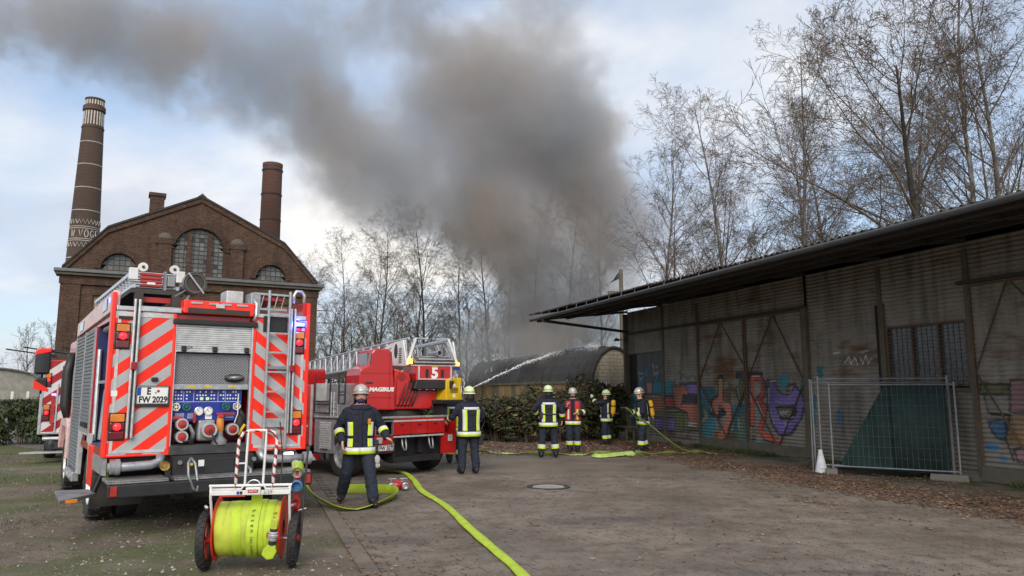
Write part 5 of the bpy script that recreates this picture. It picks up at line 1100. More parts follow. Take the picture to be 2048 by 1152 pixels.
# underside and rear bumper
B().bx(-.46, -.36, -.30, 7.0, .42, .66).bx(.36, .46, -.30, 7.0, .42, .66).bx(-.5, .5, -.25, -.05, .62, .93).bx(-1.1, 1.1, .06, 4.4, .78, .929).to('chassis_frame', 'chassis', fe); B().bx(-1.1, 1.1, .9, 4.4, .45, .78).to('underbody', 'chassis', fe)
b = B().bx(-1.25, -.58, -.50, .02, .66, .70).bx(-.52, 1.20, -.50, .02, .66, .70); b.to('rear_step', 'tread', fe, bev=.006); B().bx(-1.25, 1.22, -.52, -.47, .50, .655).to('bumper', 'black_plastic', fe, bev=.015)
B().bx(-1.22, -1.15, -.535, -.521, .53, .64).to('reflector', 'cap_red', fe); B().bx(1.12, 1.19, -.535, -.521, .53, .64).to('reflector', 'cap_red', fe)
for s_ in (-1, 1):
    o = B().tube([(s_ * 1.22, -.16, .83), (s_ * 1.0, -.16, .83), (s_ * .74, -.16, .84), (s_ * .64, -.14, .87), (s_ * .62, -.1, .95)], .055, 12).to('suction_pipe', 'galv', fe, smooth=True)
    B().lathe([(.06, 0), (.085, .01), (.085, .06), (.095, .07), (.095, .11), (.07, .12), (1e-4, .12)], (s_ * 1.20, -.16, .83), 'x', 18).to('coupling', 'grey_cast', o, auto=30)
B().bx(-1.19, -1.07, -.05, .0, .80, .925).to('fog_lamp', 'red_glow' if False else 'cap_red', fe, bev=.01); B().bx(.98, 1.12, -.05, 0, .80, .91).to('reversing_lamp', 'white_glow', fe, bev=.02)
B().lathe([(.06, 0), (.06, .03), (.03, .035), (.025, .0), (1e-4, 0)], (-.60, -.30, .83), 'y', 16).to('air_coupling', 'brass', fe, auto=30); B().bx(-.60, -.54, -.34, -.31, .50, .78).to('coupling_bracket', 'black_plastic', fe)
B().tube([(-.32, -.40, .92), (-.36, -.45, .86), (-.36, -.5, .72), (-.30, -.52, .55), (-.26, -.52, .52), (-.24, -.5, .60), (-.28, -.46, .86), (-.32, -.40, .92)], .018, 8).to('tow_hook', 'steel', fe, smooth=True)
B().bx(-.12, .25, -.27, -.251, .70, .90).to('hitch_block', 'black_plastic', fe, bev=.02); B().bx(-.20, -.13, -.275, -.26, .80, .88).to('socket_label', 'white_label', fe); B().disc((-.28, -.252, .83), .02, -.02, 'y', 10).to('indicator_cap', 'yellow_paint', fe); B().bx(.30, .42, -.275, -.26, .80, .82).to('socket_label', 'white_label', fe)
for x in (-.42, .5): B().disc((x, -.252, .86), .028, -.03, 'y', 12).to('socket', 'steel', fe)
B().tube([(.40, -.3, .78), (.42, -.42, .74), (.42, -.46, .60), (.46, -.46, .56)], .02, 8).to('shackle', 'steel', fe, smooth=True)
# left side: grey roller shutters, open bay, steps, wheel arch
for y0, y1, z0 in ((3.05, 4.42, .52), (1.80, 3.0, 1.22)):
    b = B(); n = int((2.66 - z0) / .055); h = (2.66 - z0) / n
    for k in range(n): b.prism([(-HWD, z0 + h * k), (-HWD - .012, z0 + h * (k + .2)), (-HWD - .012, z0 + h * (k + .8)), (-HWD, z0 + h * (k + .999))], 'y', y0, y1)
    b.to('side_shutter', 'shutter_grey', fe)
for y in (3.0, 1.75, 4.42): B().bx(-HWD - .02, -HWD + .04, y, y + .05, .5 if y > 2 else 1.03, 2.68).to('bay_frame', 'alu', fe)
B().bx(-HWD - .018, -HWD + .04, 1.81, 2.99, 1.16, 1.215).to('bay_frame', 'alu', fe)
B().rod((-HWD + .05, 1.62, 1.06), (-HWD + .05, 1.66, 2.35), .03, 10).to('bay_light_strip', 'alu_bright', fe)
B().tube([(-1.15, 1.5, 2.62), (-1.15, .5, 2.62)], .05, 10).to('rolled_shutter', 'shutter_grey', fe)
o = B(); rg = random.Random(9)
for k in range(9): o.rod((-1.05 + rg.uniform(-.1, .1), .5 + .13 * k, 1.08), (-1.05 + rg.uniform(-.1, .1), .5 + .13 * k, 1.5 + rg.uniform(0, .4)), .035, 8)
o.bx(-1.2, -.85, .5, 1.6, 1.86, 1.90); tag(o.to('stowed_equipment', 'grey_cast', fe), kind='stuff')
for k in range(3): B().lathe([(.10, 0), (.13, .01), (.13, .07), (.10, .08), (.05, .08), (.05, 0)], (-1.05, .55 + .36 * k, 1.92 + .14), 'x', 16).to('coiled_hose', ('blue_ring', 'hose_lime_old', 'black_rubber')[k], fe)
ar = [(3.0, .46), (2.98, .9), (2.8, 1.12), (2.55, 1.16), (2.55, 1.20), (3.04, 1.20), (3.04, .46)]
B().prism([(1.62, .55), (1.66, .95), (1.80, 1.12), (2.45, 1.12), (2.70, .95), (2.78, .5), (3.0, .5), (3.0, 1.16), (1.55, 1.16), (1.55, .55)], 'x', -HWD - .01, -HWD + .03).to('wheel_arch', 'shutter_alu', fe); B().bx(-HWD - .015, -HWD + .05, 1.10, 1.56, .48, 1.02).to('corner_skirt', 'fluo_red', fe, bev=.01)
B().bx(-HWD - .005, -HWD + .04, .02, 1.08, .72, .93).to('rear_skirt', 'alu', fe)
B().lathe([(.10, 0), (.13, .01), (.13, .06), (.10, .07), (.06, .07), (.06, 0)], (-1.2, .42, .78), 'x', 16).to('coiled_hose', 'hose_lime', fe)
B().prism([(-1.72, -.5), (-1.30, .02), (-1.34, .50), (-1.70, .56)], 'z', .48, .52).to('fold_out_step', 'tread', fe, bev=.004); B().bx(-1.66, -1.54, -.44, -.40, .482, .516).to('step_marker', 'amber', fe, rot=None); B().bar((-1.32, .1, .5), (-1.2, .2, .8), .03, .05).to('step_hinge', 'black_plastic', fe)
B().bx(-HWD - .06, -HWD + .04, 3.1, 4.3, .36, .50).to('side_step', 'alu', fe, bev=.01)
for y in (3.3, 3.7, 4.1): B().bx(-HWD - .09, -HWD - .06, y - .06, y + .06, .42, .47).to('hinge', 'alu_bright', fe)
for y in (1.9, 2.15, 2.4): B().bx(-HWD - .06, -HWD - .02, y - .05, y + .05, 1.24, 1.30).to('hinge', 'black_plastic', fe)
# upper side fascia with windows
B().prism([(.02, 2.77), (4.45, 2.69), (4.45, 2.92), (.02, 3.03)], 'x', -HWD - .02, -HWD + .06).to('roof_fascia', 'pale_pink', fe, bev=.008); B().prism([(.02, 2.77), (4.45, 2.69), (4.45, 2.92), (.02, 3.03)], 'x', HWD - .06, HWD + .02).to('roof_fascia', 'red_paint', fe)
B().prism([(.55, 2.83), (.98, 2.82), (.98, 2.95), (.55, 2.97)], 'x', -HWD - .03, -HWD - .021).to('fascia_window', 'glass', fe); B().prism([(3.4, 2.75), (3.95, 2.74), (3.95, 2.88), (3.4, 2.89)], 'x', -HWD - .03, -HWD - .021).to('fascia_window', 'glass', fe)
B().disc((-HWD - .021, .32, 2.93), .035, -.008, 'x', 14).to('blue_marker', 'blue_glow', fe)
# cab
B().prism([(4.5, .62), (7.15, .62), (7.25, 1.5), (7.05, 2.1), (6.75, 2.72), (4.5, 2.72)], 'x', -1.18, 1.18).to('cab', 'red_paint', fe, bev=.05)
for s_ in (-1, 1): B().prism([(5.9, 1.6), (6.85, 1.6), (6.6, 2.4), (5.9, 2.45)], 'x', s_ * 1.182, s_ * 1.19).to('cab_window', 'glass', fe); B().prism([(4.75, 1.6), (5.7, 1.6), (5.7, 2.45), (4.75, 2.45)], 'x', s_ * 1.182, s_ * 1.19).to('cab_window', 'glass', fe)
B().bx(-1.0, 1.0, 5.2, 6.3, 2.72, 2.9).to('blue_light_bar', 'blue_panel', fe, bev=.03)
B().prism([(4.62, .60), (4.62, 1.15), (4.85, 1.28), (5.9, 1.28), (6.2, 1.0), (6.2, .7), (6.05, .7), (5.8, 1.12), (4.95, 1.12), (4.78, .95), (4.78, .60)], 'x', -1.30, -1.02).to('front_mudguard', 'pale_pink', fe, bev=.015)
B().prism([(4.62, .60), (4.62, 1.15), (4.85, 1.28), (5.9, 1.28), (6.2, 1.0), (6.2, .7), (6.05, .7), (5.8, 1.12), (4.95, 1.12), (4.78, .95), (4.78, .60)], 'x', 1.02, 1.28).to('front_mudguard', 'pale_pink', fe, bev=.015)
B().tube([(-1.27, 5.25, 1.28), (-1.30, 5.3, 1.5), (-1.30, 5.35, 2.1), (-1.24, 5.35, 2.45)], [.05, .09, .09, .06], 8).to('air_intake', 'black_plastic', fe, smooth=True)
mr = bpy.data.objects.new('wing_mirror', None); COL.objects.link(mr); mr.parent = fe
B().tube([(-1.18, 6.7, 2.5), (-1.55, 6.8, 2.55), (-1.62, 6.8, 2.4), (-1.62, 6.8, 1.7)], .022, 6).to('mirror_arm', 'black_plastic', mr); B().bx(-1.76, -1.50, 6.68, 6.84, 2.08, 2.52).to('mirror_housing', 'black_plastic', mr, bev=.05); B().bx(-1.735, -1.525, 6.665, 6.678, 2.12, 2.48).to('mirror_glass', 'glass', mr); B().prism([(-1.765, 2.44), (-1.495, 2.52), (-1.495, 2.60), (-1.72, 2.58), (-1.765, 2.54)], 'y', 6.67, 6.85).to('mirror_cap', 'fluo_red', mr, bev=.02); B().bx(-1.74, -1.52, 6.69, 6.84, 1.80, 2.02).to('wide_mirror', 'black_plastic', mr, bev=.04); B().prism([(-1.76, 1.98), (-1.76, 1.80), (-1.50, 1.74), (-1.50, 1.80)], 'y', 6.67, 6.69).to('mirror_cap', 'fluo_red', mr, bev=.005)
for s_ in (-1, 1):
    wheel(fe, s_ * 1.10, 1.55, .50, .30, s_); wheel(fe, s_ * 1.10, 5.35, .50, .30, s_)
    wheel(fe, s_ * .77, 1.55, .50, .28, s_, lug=False)
B().rod((-.9, 1.55, .5), (.9, 1.55, .5), .09, 10).ell((0, 1.55, .5), (.26, .26, .26), 12, 8).to('rear_axle', 'chassis', fe); B().rod((-1, 5.35, .5), (1, 5.35, .5), .07, 8).to('front_axle', 'chassis', fe)
for s_ in (-1, 1): B().bx(s_ * .95 - .3, s_ * .95 + .3, .80, .82, .25, .62).to('mud_flap', 'black_rubber', fe)
# roof load: sliding ladder, hose tray, hose drum, boxes
rl = bpy.data.objects.new('roof_ladder', None); COL.objects.link(rl); rl.parent = fe
for x in (-1.0, -.46):
    for dz in (0, .20): B().bx(x - .02, x + .02, .35, 4.7, 3.12 + dz, 3.17 + dz).to('stile', 'alu_bright', rl)
for k in range(15): B().rod((-1.0, .5 + .29 * k, 3.345), (-.46, .5 + .29 * k, 3.345), .016, 6).rod((-1.0, .5 + .29 * k, 3.145), (-.46, .5 + .29 * k, 3.145), .016, 6).to('rung', 'alu_bright', rl)
for k in range(16): B().bar((-1.0, .45 + .28 * k, 3.16), (-1.0, .55 + .28 * k, 3.33), .012, .02, (1, 0, 0)).to('strut', 'alu', rl)
for x in (-1.02, -.44): B().bx(x - .055, x + .055, .28, .36, 3.22, 3.38).to('end_plate', 'white_paint', rl, bev=.01); B().disc((x + (.11 if x < -.7 else -.08), .30, 3.40), .06, .05, 'y', 18).to('roller', 'white_paint', rl); B().disc((x + (.11 if x < -.7 else -.08), .296, 3.40), .02, -.01, 'y', 12).to('roller_hub', 'iron_dark', rl)
for z in (3.16, 3.21, 3.26, 3.31): B().bx(-.93, -.66, .31, .40, z - .018, z + .018).to('red_rung_cover', 'cap_red', rl, bev=.008)
B().bx(-.645, -.615, .29, .38, 3.10, 3.36).to('lock_plate', 'steel', rl); B().bx(-.60, -.50, .30, .38, 3.16, 3.30).to('lock_block', 'grey_cast', rl, bev=.01); B().bx(-.85, -.75, .30, .31, 3.17, 3.20).to('label', 'white_label', rl)
B().bx(-1.05, -.40, .25, 4.6, 3.04, 3.10).bx(-1.0, -.9, .2, .3, 2.84, 3.05).bx(-.55, -.45, .2, .3, 2.84, 3.05).to('ladder_cradle', 'iron_dark', fe); B().bx(-.95, -.50, .3, .35, 2.93, 3.0).to('red_bar', 'cap_red', fe)
B().bx(-1.2, 1.2, .06, 4.4, 2.765, 2.80).to('roof_deck', 'tread_dark', fe); B().tube([(-.98, .12, 2.84), (-.44, .10, 2.84)], .02, 6).to('roller_bar', 'alu', fe)
dr = bpy.data.objects.new('hose_drum', None); COL.objects.link(dr); dr.parent = fe
B().lathe([(.12, 0), (.15, .0), (.158, .02), (.158, .26), (.15, .28), (1e-4, .28)], (-.27, .18, 3.22), 'y', 26).to('drum', 'steel', dr, auto=30); B().lathe([(1e-4, .02), (.12, .02), (.125, .0), (.15, -.004)], (-.27, .18, 3.22), 'y', 26).to('drum_face', 'iron_dark', dr); B().bar((-.37, .16, 3.35), (-.16, .16, 3.08), .02, .035, (0, 1, 0)).to('drum_strap', 'alu', dr); B().bar((-.42, .3, 2.85), (-.3, .3, 3.1), .03, .05, (0, 1, 0)).bar((-.52, .2, 3.02), (-.38, .2, 3.12), .012, .012, (0, 1, 0)).to('drum_bracket', 'steel', dr)
B().bx(.24, .48, .55, .9, 2.80, 3.20).to('roof_box', 'shutter_alu', fe, bev=.015); B().bx(.52, .66, .3, .6, 2.80, 3.16).to('clamp_block', 'galv', fe, bev=.01); B().bx(.70, 1.0, .35, 1.8, 3.06, 3.12).to('red_pipe_cover', 'cap_red', fe, bev=.015)
lb = bpy.data.objects.new('lattice_frame', None); COL.objects.link(lb); lb.parent = fe
for z in (2.92, 3.14): B().bx(.55, 1.05, .30, .34, z, z + .03).to('beam', 'alu', lb)
for k in range(5): B().bar((.56 + .1 * k, .32, 2.94), (.61 + .1 * k, .32, 3.15), .012, .016, (0, 1, 0)).to('strut', 'alu', lb)
B().rod((.05, .4, 2.9), (.24, .6, 3.0), .012, 6).to('rod', 'white_paint', fe)
# ------------------------------------------------------------------ turntable ladder truck
lt = T('ladder_truck', 'red turntable ladder truck with silver ladder and control cab marked 5', 'fire engine', (-2.12, 16.07, 0), head(-48))
B().bx(-1.25, 1.25, .02, 8.6, 1.16, 1.20).to('deck', 'tread_dark', lt); B().bx(-1.26, 1.27, -.03, .03, 1.195, 1.235).bx(-1.27, -1.24, .03, 1.75, 1.195, 1.235).to('deck_edge', 'alu_bright', lt, bev=.006)
B().bx(-1.25, -.98, -.02, .3, .50, 1.19).bx(-.98, -.53, -.02, .02, .50, .86).bx(-.53, .90, -.02, .02, .86, 1.19).bx(.86, 1.27, -.02, .04, .40, .84).bx(1.22, 1.27, -.02, .3, .84, 1.19).bx(.89, .93, -.02, .3, .84, 1.19).to('rear_body', 'red_paint', lt)
B().bx(-.98, -.53, .28, .30, .86, 1.19).bx(.93, 1.22, .28, .30, .84, 1.19).to('control_recess', 'black_plastic', lt)
b = B()
for k in range(4): b.bx(-.90 + .09 * k, -.85 + .09 * k, .24, .279, .92, 1.0 + .05 * (k % 2))
b.bx(-.97, -.54, -.022, .0, 1.13, 1.16).bx(-.985, -.965, -.025, .02, .86, 1.16).bx(-.545, -.525, -.025, .02, .86, 1.16).bx(-.965, -.545, -.025, .02, .858, .878); b.to('recess_controls', 'steel', lt)
for x0, x1 in ((-.52, -.06), (-.04, .40), (.42, .88)): B().bx(x0, x1, -.034, -.0205, 1.12, 1.155).to('reflective_strip', 'shutter_alu', lt); B().bx(x0, x1, -.034, -.0205, .80, .835).to('reflective_strip', 'shutter_alu', lt)
B().bx(-.46, .86, .30, .34, .30, .86).bx(-.50, -.46, -.01, .3, .3, .86).to('dark_bay', 'chassis', lt); B().bx(-.45, .85, .02, .28, .28, .40).to('rear_beam', 'chassis', lt)
for x in (-.20, .55): B().tube([(x - .05, .05, .84), (x - .05, .0, .62), (x - .03, -.02, .54), (x + .03, -.02, .54), (x + .05, 0, .62), (x + .05, .05, .84)], .022, 6).to('tow_eye', 'steel', lt, smooth=True)
B().bx(-.95, -.82, -.05, -.02, .70, .82).to('rear_lamp', 'shutter_alu', lt, bev=.01); B().bx(-1.2, -1.05, -.05, -.02, .62, .84).to('rear_lamp', 'amber', lt, bev=.01); B().bx(1.02, 1.14, -.05, -.02, .66, .80).to('rear_lamp', 'shutter_alu', lt, bev=.01)
plate(lt, -1.02, -.50, .545, .665, -.03, [('E FW 5070', .125, -.74, .60)])
B().bx(-.45, -.35, .2, 8.5, .45, .75).bx(.35, .45, .2, 8.5, .45, .75).to('chassis_rail', 'chassis', lt); B().bx(-1.1, 1.1, .4, 8.4, .75, 1.155).to('underbody', 'chassis', lt)
for s_ in (-1, 1):
    for y in (.78, 5.6): wheel(lt, s_ * 1.08, y, .46, .32, s_, 'alu', lug=False)
B().rod((-1, .78, .46), (1, .78, .46), .08, 8).ell((0, .78, .46), (.22, .22, .22), 10, 8).to('rear_axle', 'chassis', lt)
for x in (-.06, .41): B().bx(x, x + .008, -.0245, -.0201, .87, 1.12).to('panel_gap', 'black_plastic', lt)
B().bx(-1.24, 1.24, -.024, -.0201, .845, .852).to('panel_gap', 'black_plastic', lt)
for x in (-.30, .18, .65): B().bx(x - .05, x + .05, -.034, -.0205, 1.05, 1.075).to('flap_handle', 'black_plastic', lt, bev=.004)
# left side lockers
B().bx(-1.25, -1.20, .03, .34, .50, 1.16).to('side_panel', 'red_paint', lt); B().prism([(1.02, .47), (1.74, .47), (1.74, 1.195), (.30, 1.195), (.30, 1.12), (.95, 1.10), (1.02, 1.0)], 'x', -1.25, -1.20).to('side_locker', 'alu', lt)
b = B(); n = 12
for k in range(n): z = .53 + .58 * k / n; b.prism([(-1.25, z), (-1.262, z + .01), (-1.262, z + .038), (-1.25, z + .048)], 'y', 1.14, 1.54)
b.to('locker_shutter', 'shutter_alu', lt); B().bx(-1.285, -1.262, 1.22, 1.45, .535, .56).to('locker_handle', 'black_plastic', lt)
B().bx(-1.24, -.2, .95, 1.82, 1.21, 1.92).to('equipment_box', 'alu', lt, bev=.02); B().bx(-1.26, -1.243, 1.35, 1.72, 1.55, 1.92).to('box_lid', 'shutter_alu', lt, bev=.01)
for z in (1.32, 1.42, 1.52): B().rod((-1.255, 1.0, z), (-1.255, 1.3, z), .012, 6).to('hand_bar', 'alu_bright', lt)
for y in (1.05, 1.15): B().rod((-1.26, y, 1.24), (-1.26, y, 1.74), .014, 6).to('hand_bar', 'alu_bright', lt)
for y0, y1, z0, z1 in ((1.15, 1.72, 1.30, 2.02), (.62, .84, 1.5, 2.12)): B().tube([(-1.29, y0, z0), (-1.29, y0, z1), (-1.29, y1, z1), (-1.29, y1, z0), (-1.29, y0, z0)], .018, 6).rod((-1.29, y0, z0 + .18), (-1.29, y1, z0 + .18), .014, 6).rod((-1.29, y0, z0 + .24), (-1.29, y1, z0 + .24), .014, 6).to('guard_rail', 'black_plastic', lt)
B().bx(-1.25, 1.2, 1.84, 4.2, .60, 1.90).to('body_module', 'red_paint', lt, bev=.02); B().bx(-1.262, -1.25, 1.84, 1.92, .6, 1.9).bx(-1.262, -1.25, 2.0, 3.9, .98, 1.03).to('body_strip', 'shutter_alu', lt); B().bx(-1.262, -1.25, 2.1, 3.9, 1.15, 1.8).to('body_shutter', 'shutter_alu', lt)
B().prism([(5.0, .6), (8.7, .6), (8.75, 1.4), (8.45, 2.35), (5.0, 2.35)], 'x', -1.2, 1.2).to('cab', 'red_paint', lt, bev=.05); B().prism([(7.0, 1.35), (8.3, 1.35), (8.1, 2.1), (7.0, 2.1)], 'x', -1.21, -1.201).to('cab_window', 'glass', lt)
B().bx(-1.0, -.6, 4.4, 5.0, 2.0, 2.35).to('ladder_rest', 'black_plastic', lt)
# outrigger
og = bpy.data.objects.new('outrigger', None); COL.objects.link(og); og.parent = lt
B().bar((-1.0, 1.75, .36), (-3.05, 1.75, .34), .16, .14).to('beam', 'chassis', og); o = B().bx(-1.0, 1.0, -.012, 0, -.07, .07).to('warning_bar', 'bar_stripe', og, bev=.003); o.location = (-2.05, 1.66, .37)
B().bx(-3.0, -2.85, 1.65, 1.85, .05, .35).bx(-3.15, -2.7, 1.5, 2.0, 0, .05).to('foot', 'steel', og, bev=.01)
# turntable, turned 18 degrees
tt = bpy.data.objects.new('turntable', None); COL.objects.link(tt); tt.parent = lt; tt.location = (0, 1.80, 0); tt.rotation_euler = (0, 0, R(-18))
B().lathe([(1e-4, 1.21), (.82, 1.21), (.82, 1.33), (.70, 1.34), (.70, 1.42), (1e-4, 1.42)], (.55, -.25, 0), n=30).to('slew_ring', 'iron_dark', tt, auto=30)
B().prism([(-.33, 1.35), (.36, 1.35), (.31, 2.0), (.25, 2.60), (.18, 2.67), (-.15, 2.67), (-.22, 2.58), (-.26, 2.32), (-.46, 2.22), (-.49, 2.1), (-.49, 1.70), (-.44, 1.55)], 'y', -1.25, -.35).to('control_cab', 'red_paint', tt, bev=.03)
B().prism([(-1.12, 2.30), (-.55, 2.30), (-.55, 2.58), (-1.08, 2.58)], 'x', -.262, -.232).to('cab_window', 'glass', tt); B().bx(-.505, -.49, -1.2, -.4, 1.76, 2.1).to('cab_door', 'red_paint', tt, bev=.01)
B().prism([(-.26, 2.33), (-.235, 2.56), (-.215, 2.56), (-.235, 2.33)], 'y', -1.262, -1.24).to('cab_window', 'glass', tt); B().bx(-.46, .31, -1.262, -1.251, 1.62, 1.625).to('seam', 'dark_red', tt)
text('maker_name', 'MAGIRUS', .115, 'white_label', tt, (.02, -1.256, 1.79), ext=.003, sx=1.15, shear=.15, bold=.006)
B().prism([(.36, 1.36), (1.22, 1.36), (1.34, 1.5), (1.40, 1.78), (.80, 1.80), (.72, 2.15), (.36, 2.25)], 'y', -1.12, .4).to('slew_frame', 'red_paint', tt, bev=.03); B().prism([(.40, 1.45), (.75, 1.45), (.66, 2.10), (.42, 2.12)], 'y', -1.16, -1.121).to('side_cheek', 'red_paint', tt, bev=.015); B().disc((.52, -1.13, 2.08), .09, -.05, 'y', 16).to('pivot', 'dark_red', tt)
B().bx(.80, 1.70, -1.30, -.5, 1.98, 2.34).to('counterweight', 'red_paint', tt, bev=.03); B().prism([(.74, 1.80), (1.66, 1.80), (1.74, 1.99), (.80, 1.99)], 'y', -1.32, -.5).to('tail_guard', 'black_plastic', tt, bev=.02)
b = B().bx(.84, .875, -1.325, -1.301, 2.01, 2.33).bx(1.625, 1.66, -1.325, -1.301, 2.01, 2.33).bx(.875, 1.625, -1.325, -1.301, 2.01, 2.035); b.to('panel_frame', 'shutter_alu', tt)
text('number', '5', .34, 'white_label', tt, (1.245, -1.306, 2.15), ext=.004, bold=.014); 
for x in (1.06, 1.43): B().bx(x - .035, x + .035, -1.312, -1.301, 2.06, 2.24).to('vent', 'black_plastic', tt)
B().bx(1.17, 1.32, -1.312, -1.301, 2.275, 2.305).to('crest_label', 'yellow_paint', tt)
B().bx(.615, .70, -1.33, -1.25, 2.36, 2.46).to('beacon', 'amber_glow', tt, bev=.01); B().bx(1.80, 1.86, -1.30, -1.2, 2.33, 2.40).to('beacon', 'amber_glow', tt, bev=.01); B().bx(1.70, 1.86, -1.30, -1.1, 2.24, 2.31).to('blue_lamp', 'blue_panel', tt, bev=.01)
for k in range(5): B().tube([(.45 + .08 * k, -1.14, 1.42), (.50 + .09 * k, -1.22, 1.62 + .02 * k), (.62 + .07 * k, -1.16, 1.92), (.75 + .05 * k, -1.05, 2.1)], .014, 6).to('hydraulic_hose', 'black_rubber', tt, smooth=True)
B().rod((.70, -.9, 1.5), (.85, .6, 2.3), .06, 12).to('lift_cylinder', 'alu_bright', tt, smooth=True); B().rod((1.55, -.9, 1.5), (1.62, .6, 2.3), .06, 12).to('lift_cylinder', 'alu_bright', tt, smooth=True)
for z in (1.62, 2.14): B().bx(-.47, .315, -1.256, -1.2505, z, z + .006).to('panel_gap', 'black_plastic', tt)
B().bx(-.34, -.18, -1.27, -1.25, 1.92, 1.95).to('door_handle', 'black_plastic', tt, bev=.006); B().bx(.20, .206, -1.256, -1.2505, 1.40, 2.6).to('panel_gap', 'black_plastic', tt)
# ladder: nested lattice sections, sloping gently down towards the truck's cab
la = bpy.data.objects.new('ladder', None); COL.objects.link(la); la.parent = tt; la.location = (1.22, -1.15, 2.38); la.rotation_euler = (R(-1.7), 0, 0)
B().prism([(-.06, -.08), (1.9, .06), (1.9, .30), (.9, .50), (.12, .52), (-.06, .0)], 'x', -.63, -.60).to('side_plate', 'white_paint', la, bev=.008); B().prism([(-.06, -.08), (1.9, .06), (1.9, .30), (.9, .50), (.12, .52), (-.06, .0)], 'x', .60, .63).to('side_plate', 'white_paint', la, bev=.008)
B().ell((-.632, .55, .30), (.008, .11, .17), 14, 10).to('vent_oval', 'black_plastic', la); b = B()
for k in range(7): b.bx(-.636, -.6305, .20, .36, .02 + .05 * k, .045 + .05 * k)
for k in range(6): b.bx(-.636, -.6305, .85 + .12 * k, .94 + .12 * k, .38 - .015 * k, .40 - .015 * k)
tag(b.to('vent_slots', 'black_plastic', la), kind='stuff')
text('maker_name', 'MAGIRUS', .16, 'logo_blue', la, (-.636, 2.05, .02), (R(90), 0, R(-90)), ext=.002, sx=1.1, bold=.006)
def lattice(w, h, y0, y1, z0, r, n, mat='alu_bright'):
    s = bpy.data.objects.new('ladder_section', None); COL.objects.link(s); s.parent = la
    for sx in (-1, 1):
        x = sx * w / 2; B().rod((x, y0, z0), (x, y1, z0), r * 1.5, 6).to('lower_chord', mat, s); B().rod((x * .86, y0 + .1, z0 + h), (x * .86, y1 - .1, z0 + h), r * 1.3, 6).to('upper_chord', mat, s); b = B(); d = (y1 - y0) / n
        for k in range(n):
            ya = y0 + d * k; b.rod((x, ya, z0), (x * .86, ya + d / 2, z0 + h), r, 5).rod((x * .86, ya + d / 2, z0 + h), (x, ya + d, z0), r, 5)
        b.to('lattice', mat, s)
    for k in range(int((y1 - y0) / .33)): B().rod((-w / 2, y0 + .1 + .33 * k, z0), (w / 2, y0 + .1 + .33 * k, z0), r * 1.1, 6).to('rung', mat, s)
lattice(1.16, .50, 0, 9.2, .06, .022, 16); lattice(.96, .42, -.1, 9.5, .10, .018, 18, 'galv'); lattice(.76, .34, -.16, 9.8, .14, .016, 20, 'galv')
for k in range(5): B().bar((-.55 + .04 * k, -.14 - .015 * k, -.06 + .035 * k), (.60 - .04 * k, -.14 - .015 * k, -.06 + .035 * k), .03, .022).to('end_bar', ('alu_bright', 'iron_dark')[k % 2], la)
B().lathe([(.05, 0), (.065, 0), (.065, .5), (.05, .5)], (.12, -.2, .22), 'y', 16).to('cylinder_end', 'alu', la, auto=30)
for sx in (-1, 1): B().bar((sx * .62, -.08, -.05), (sx * .40, -.05, .55), .05, .05, (0, 1, 0)).to('end_frame', 'white_paint', la)
B().rod((-.40, -.05, .55), (-.1, -.05, .54), .02, 6).rod((.1, -.05, .54), (.4, -.05, .55), .02, 6).to('end_rail', 'alu_bright', la)
# yellow generator on the far rear corner
yg = B().prism([(1.02, 1.56), (1.50, 1.56), (1.50, 1.72), (1.47, 1.76), (1.47, 1.90), (1.50, 1.95), (1.49, 2.06), (1.12, 2.05), (1.02, 1.98)], 'y', .05, .45).to('generator_cover', 'yellow_paint', lt, bev=.012); B().bx(.85, 1.52, .0, .5, 1.48, 1.56).to('generator_tray', 'black_plastic', lt, bev=.01)
for k in range(4): B().bx(1.14, 1.38, .04, .05, 1.73 + .03 * k, 1.742 + .03 * k).to('generator_slot', 'black_plastic', yg)
B().disc((1.26, .05, 1.65), .042, -.006, 'y', 16).to('generator_badge', 'white_label', yg); B().bx(1.22, 1.30, .042, .05, 1.86, 1.92).to('generator_label', 'white_label', yg); B().bx(.95, 1.1, .1, .4, 1.2, 1.48).to('generator_leg', 'black_plastic', lt)
# ------------------------------------------------------------------ third engine, mostly behind the pumper
f3 = T('fire_engine', 'third fire engine with red and white chevrons parked beyond the pumper cab', 'fire engine', (-11.88, 19.0, 0), head(-30))
B().bx(0, 2.45, .04, 5.2, .75, 2.55).to('body', 'red_paint', f3, bev=.02); B().bx(.04, 2.41, -.012, .04, .74, 2.52).to('rear_panel', 'chevron_w', f3); B().bx(-.03, .04, -.03, .06, .68, 2.62).bx(2.41, 2.48, -.03, .06, .68, 2.62).bx(.04, 2.41, -.03, .06, .68, .74).to('corner_trim', 'alu', f3, bev=.01)
B().bx(.75, 1.7, -.025, -.012, .95, 2.40).to('rear_shutter', 'shutter_alu', f3); B().bx(.42, .70, -.03, -.012, 1.9, 2.4).to('dark_window', 'glass', f3); B().bx(.33, .36, -.05, -.013, .72, 1.95).to('grab_pole', 'alu_bright', f3); B().bx(.22, .31, -.05, -.013, .95, 1.65).to('red_guard', 'cap_red', f3)
lamp_cluster(f3, .07, .18, 1.88, 2.2); lamp_cluster(f3, .07, .20, 1.02, 1.42); B().bx(-.02, .14, -.06, .03, 2.32, 2.6).to('corner_lamp', 'cap_red', f3, bev=.02)
B().rod((.1, -.14, .58), (2.3, -.14, .58), .05, 10).to('rear_pipe', 'alu', f3); B().bx(.2, 2.3, -.2, .3, .32, .50).to('bumper', 'chassis', f3, bev=.01); B().ell((.30, -.12, .42), (.13, .1, .17), 10, 8).to('coupling', 'black_plastic', f3, smooth=True); B().prism([(-.35, -.42), (.75, -.5), (.85, -.1), (.05, -.1)], 'z', .24, .28).to('fold_out_step', 'alu', f3)
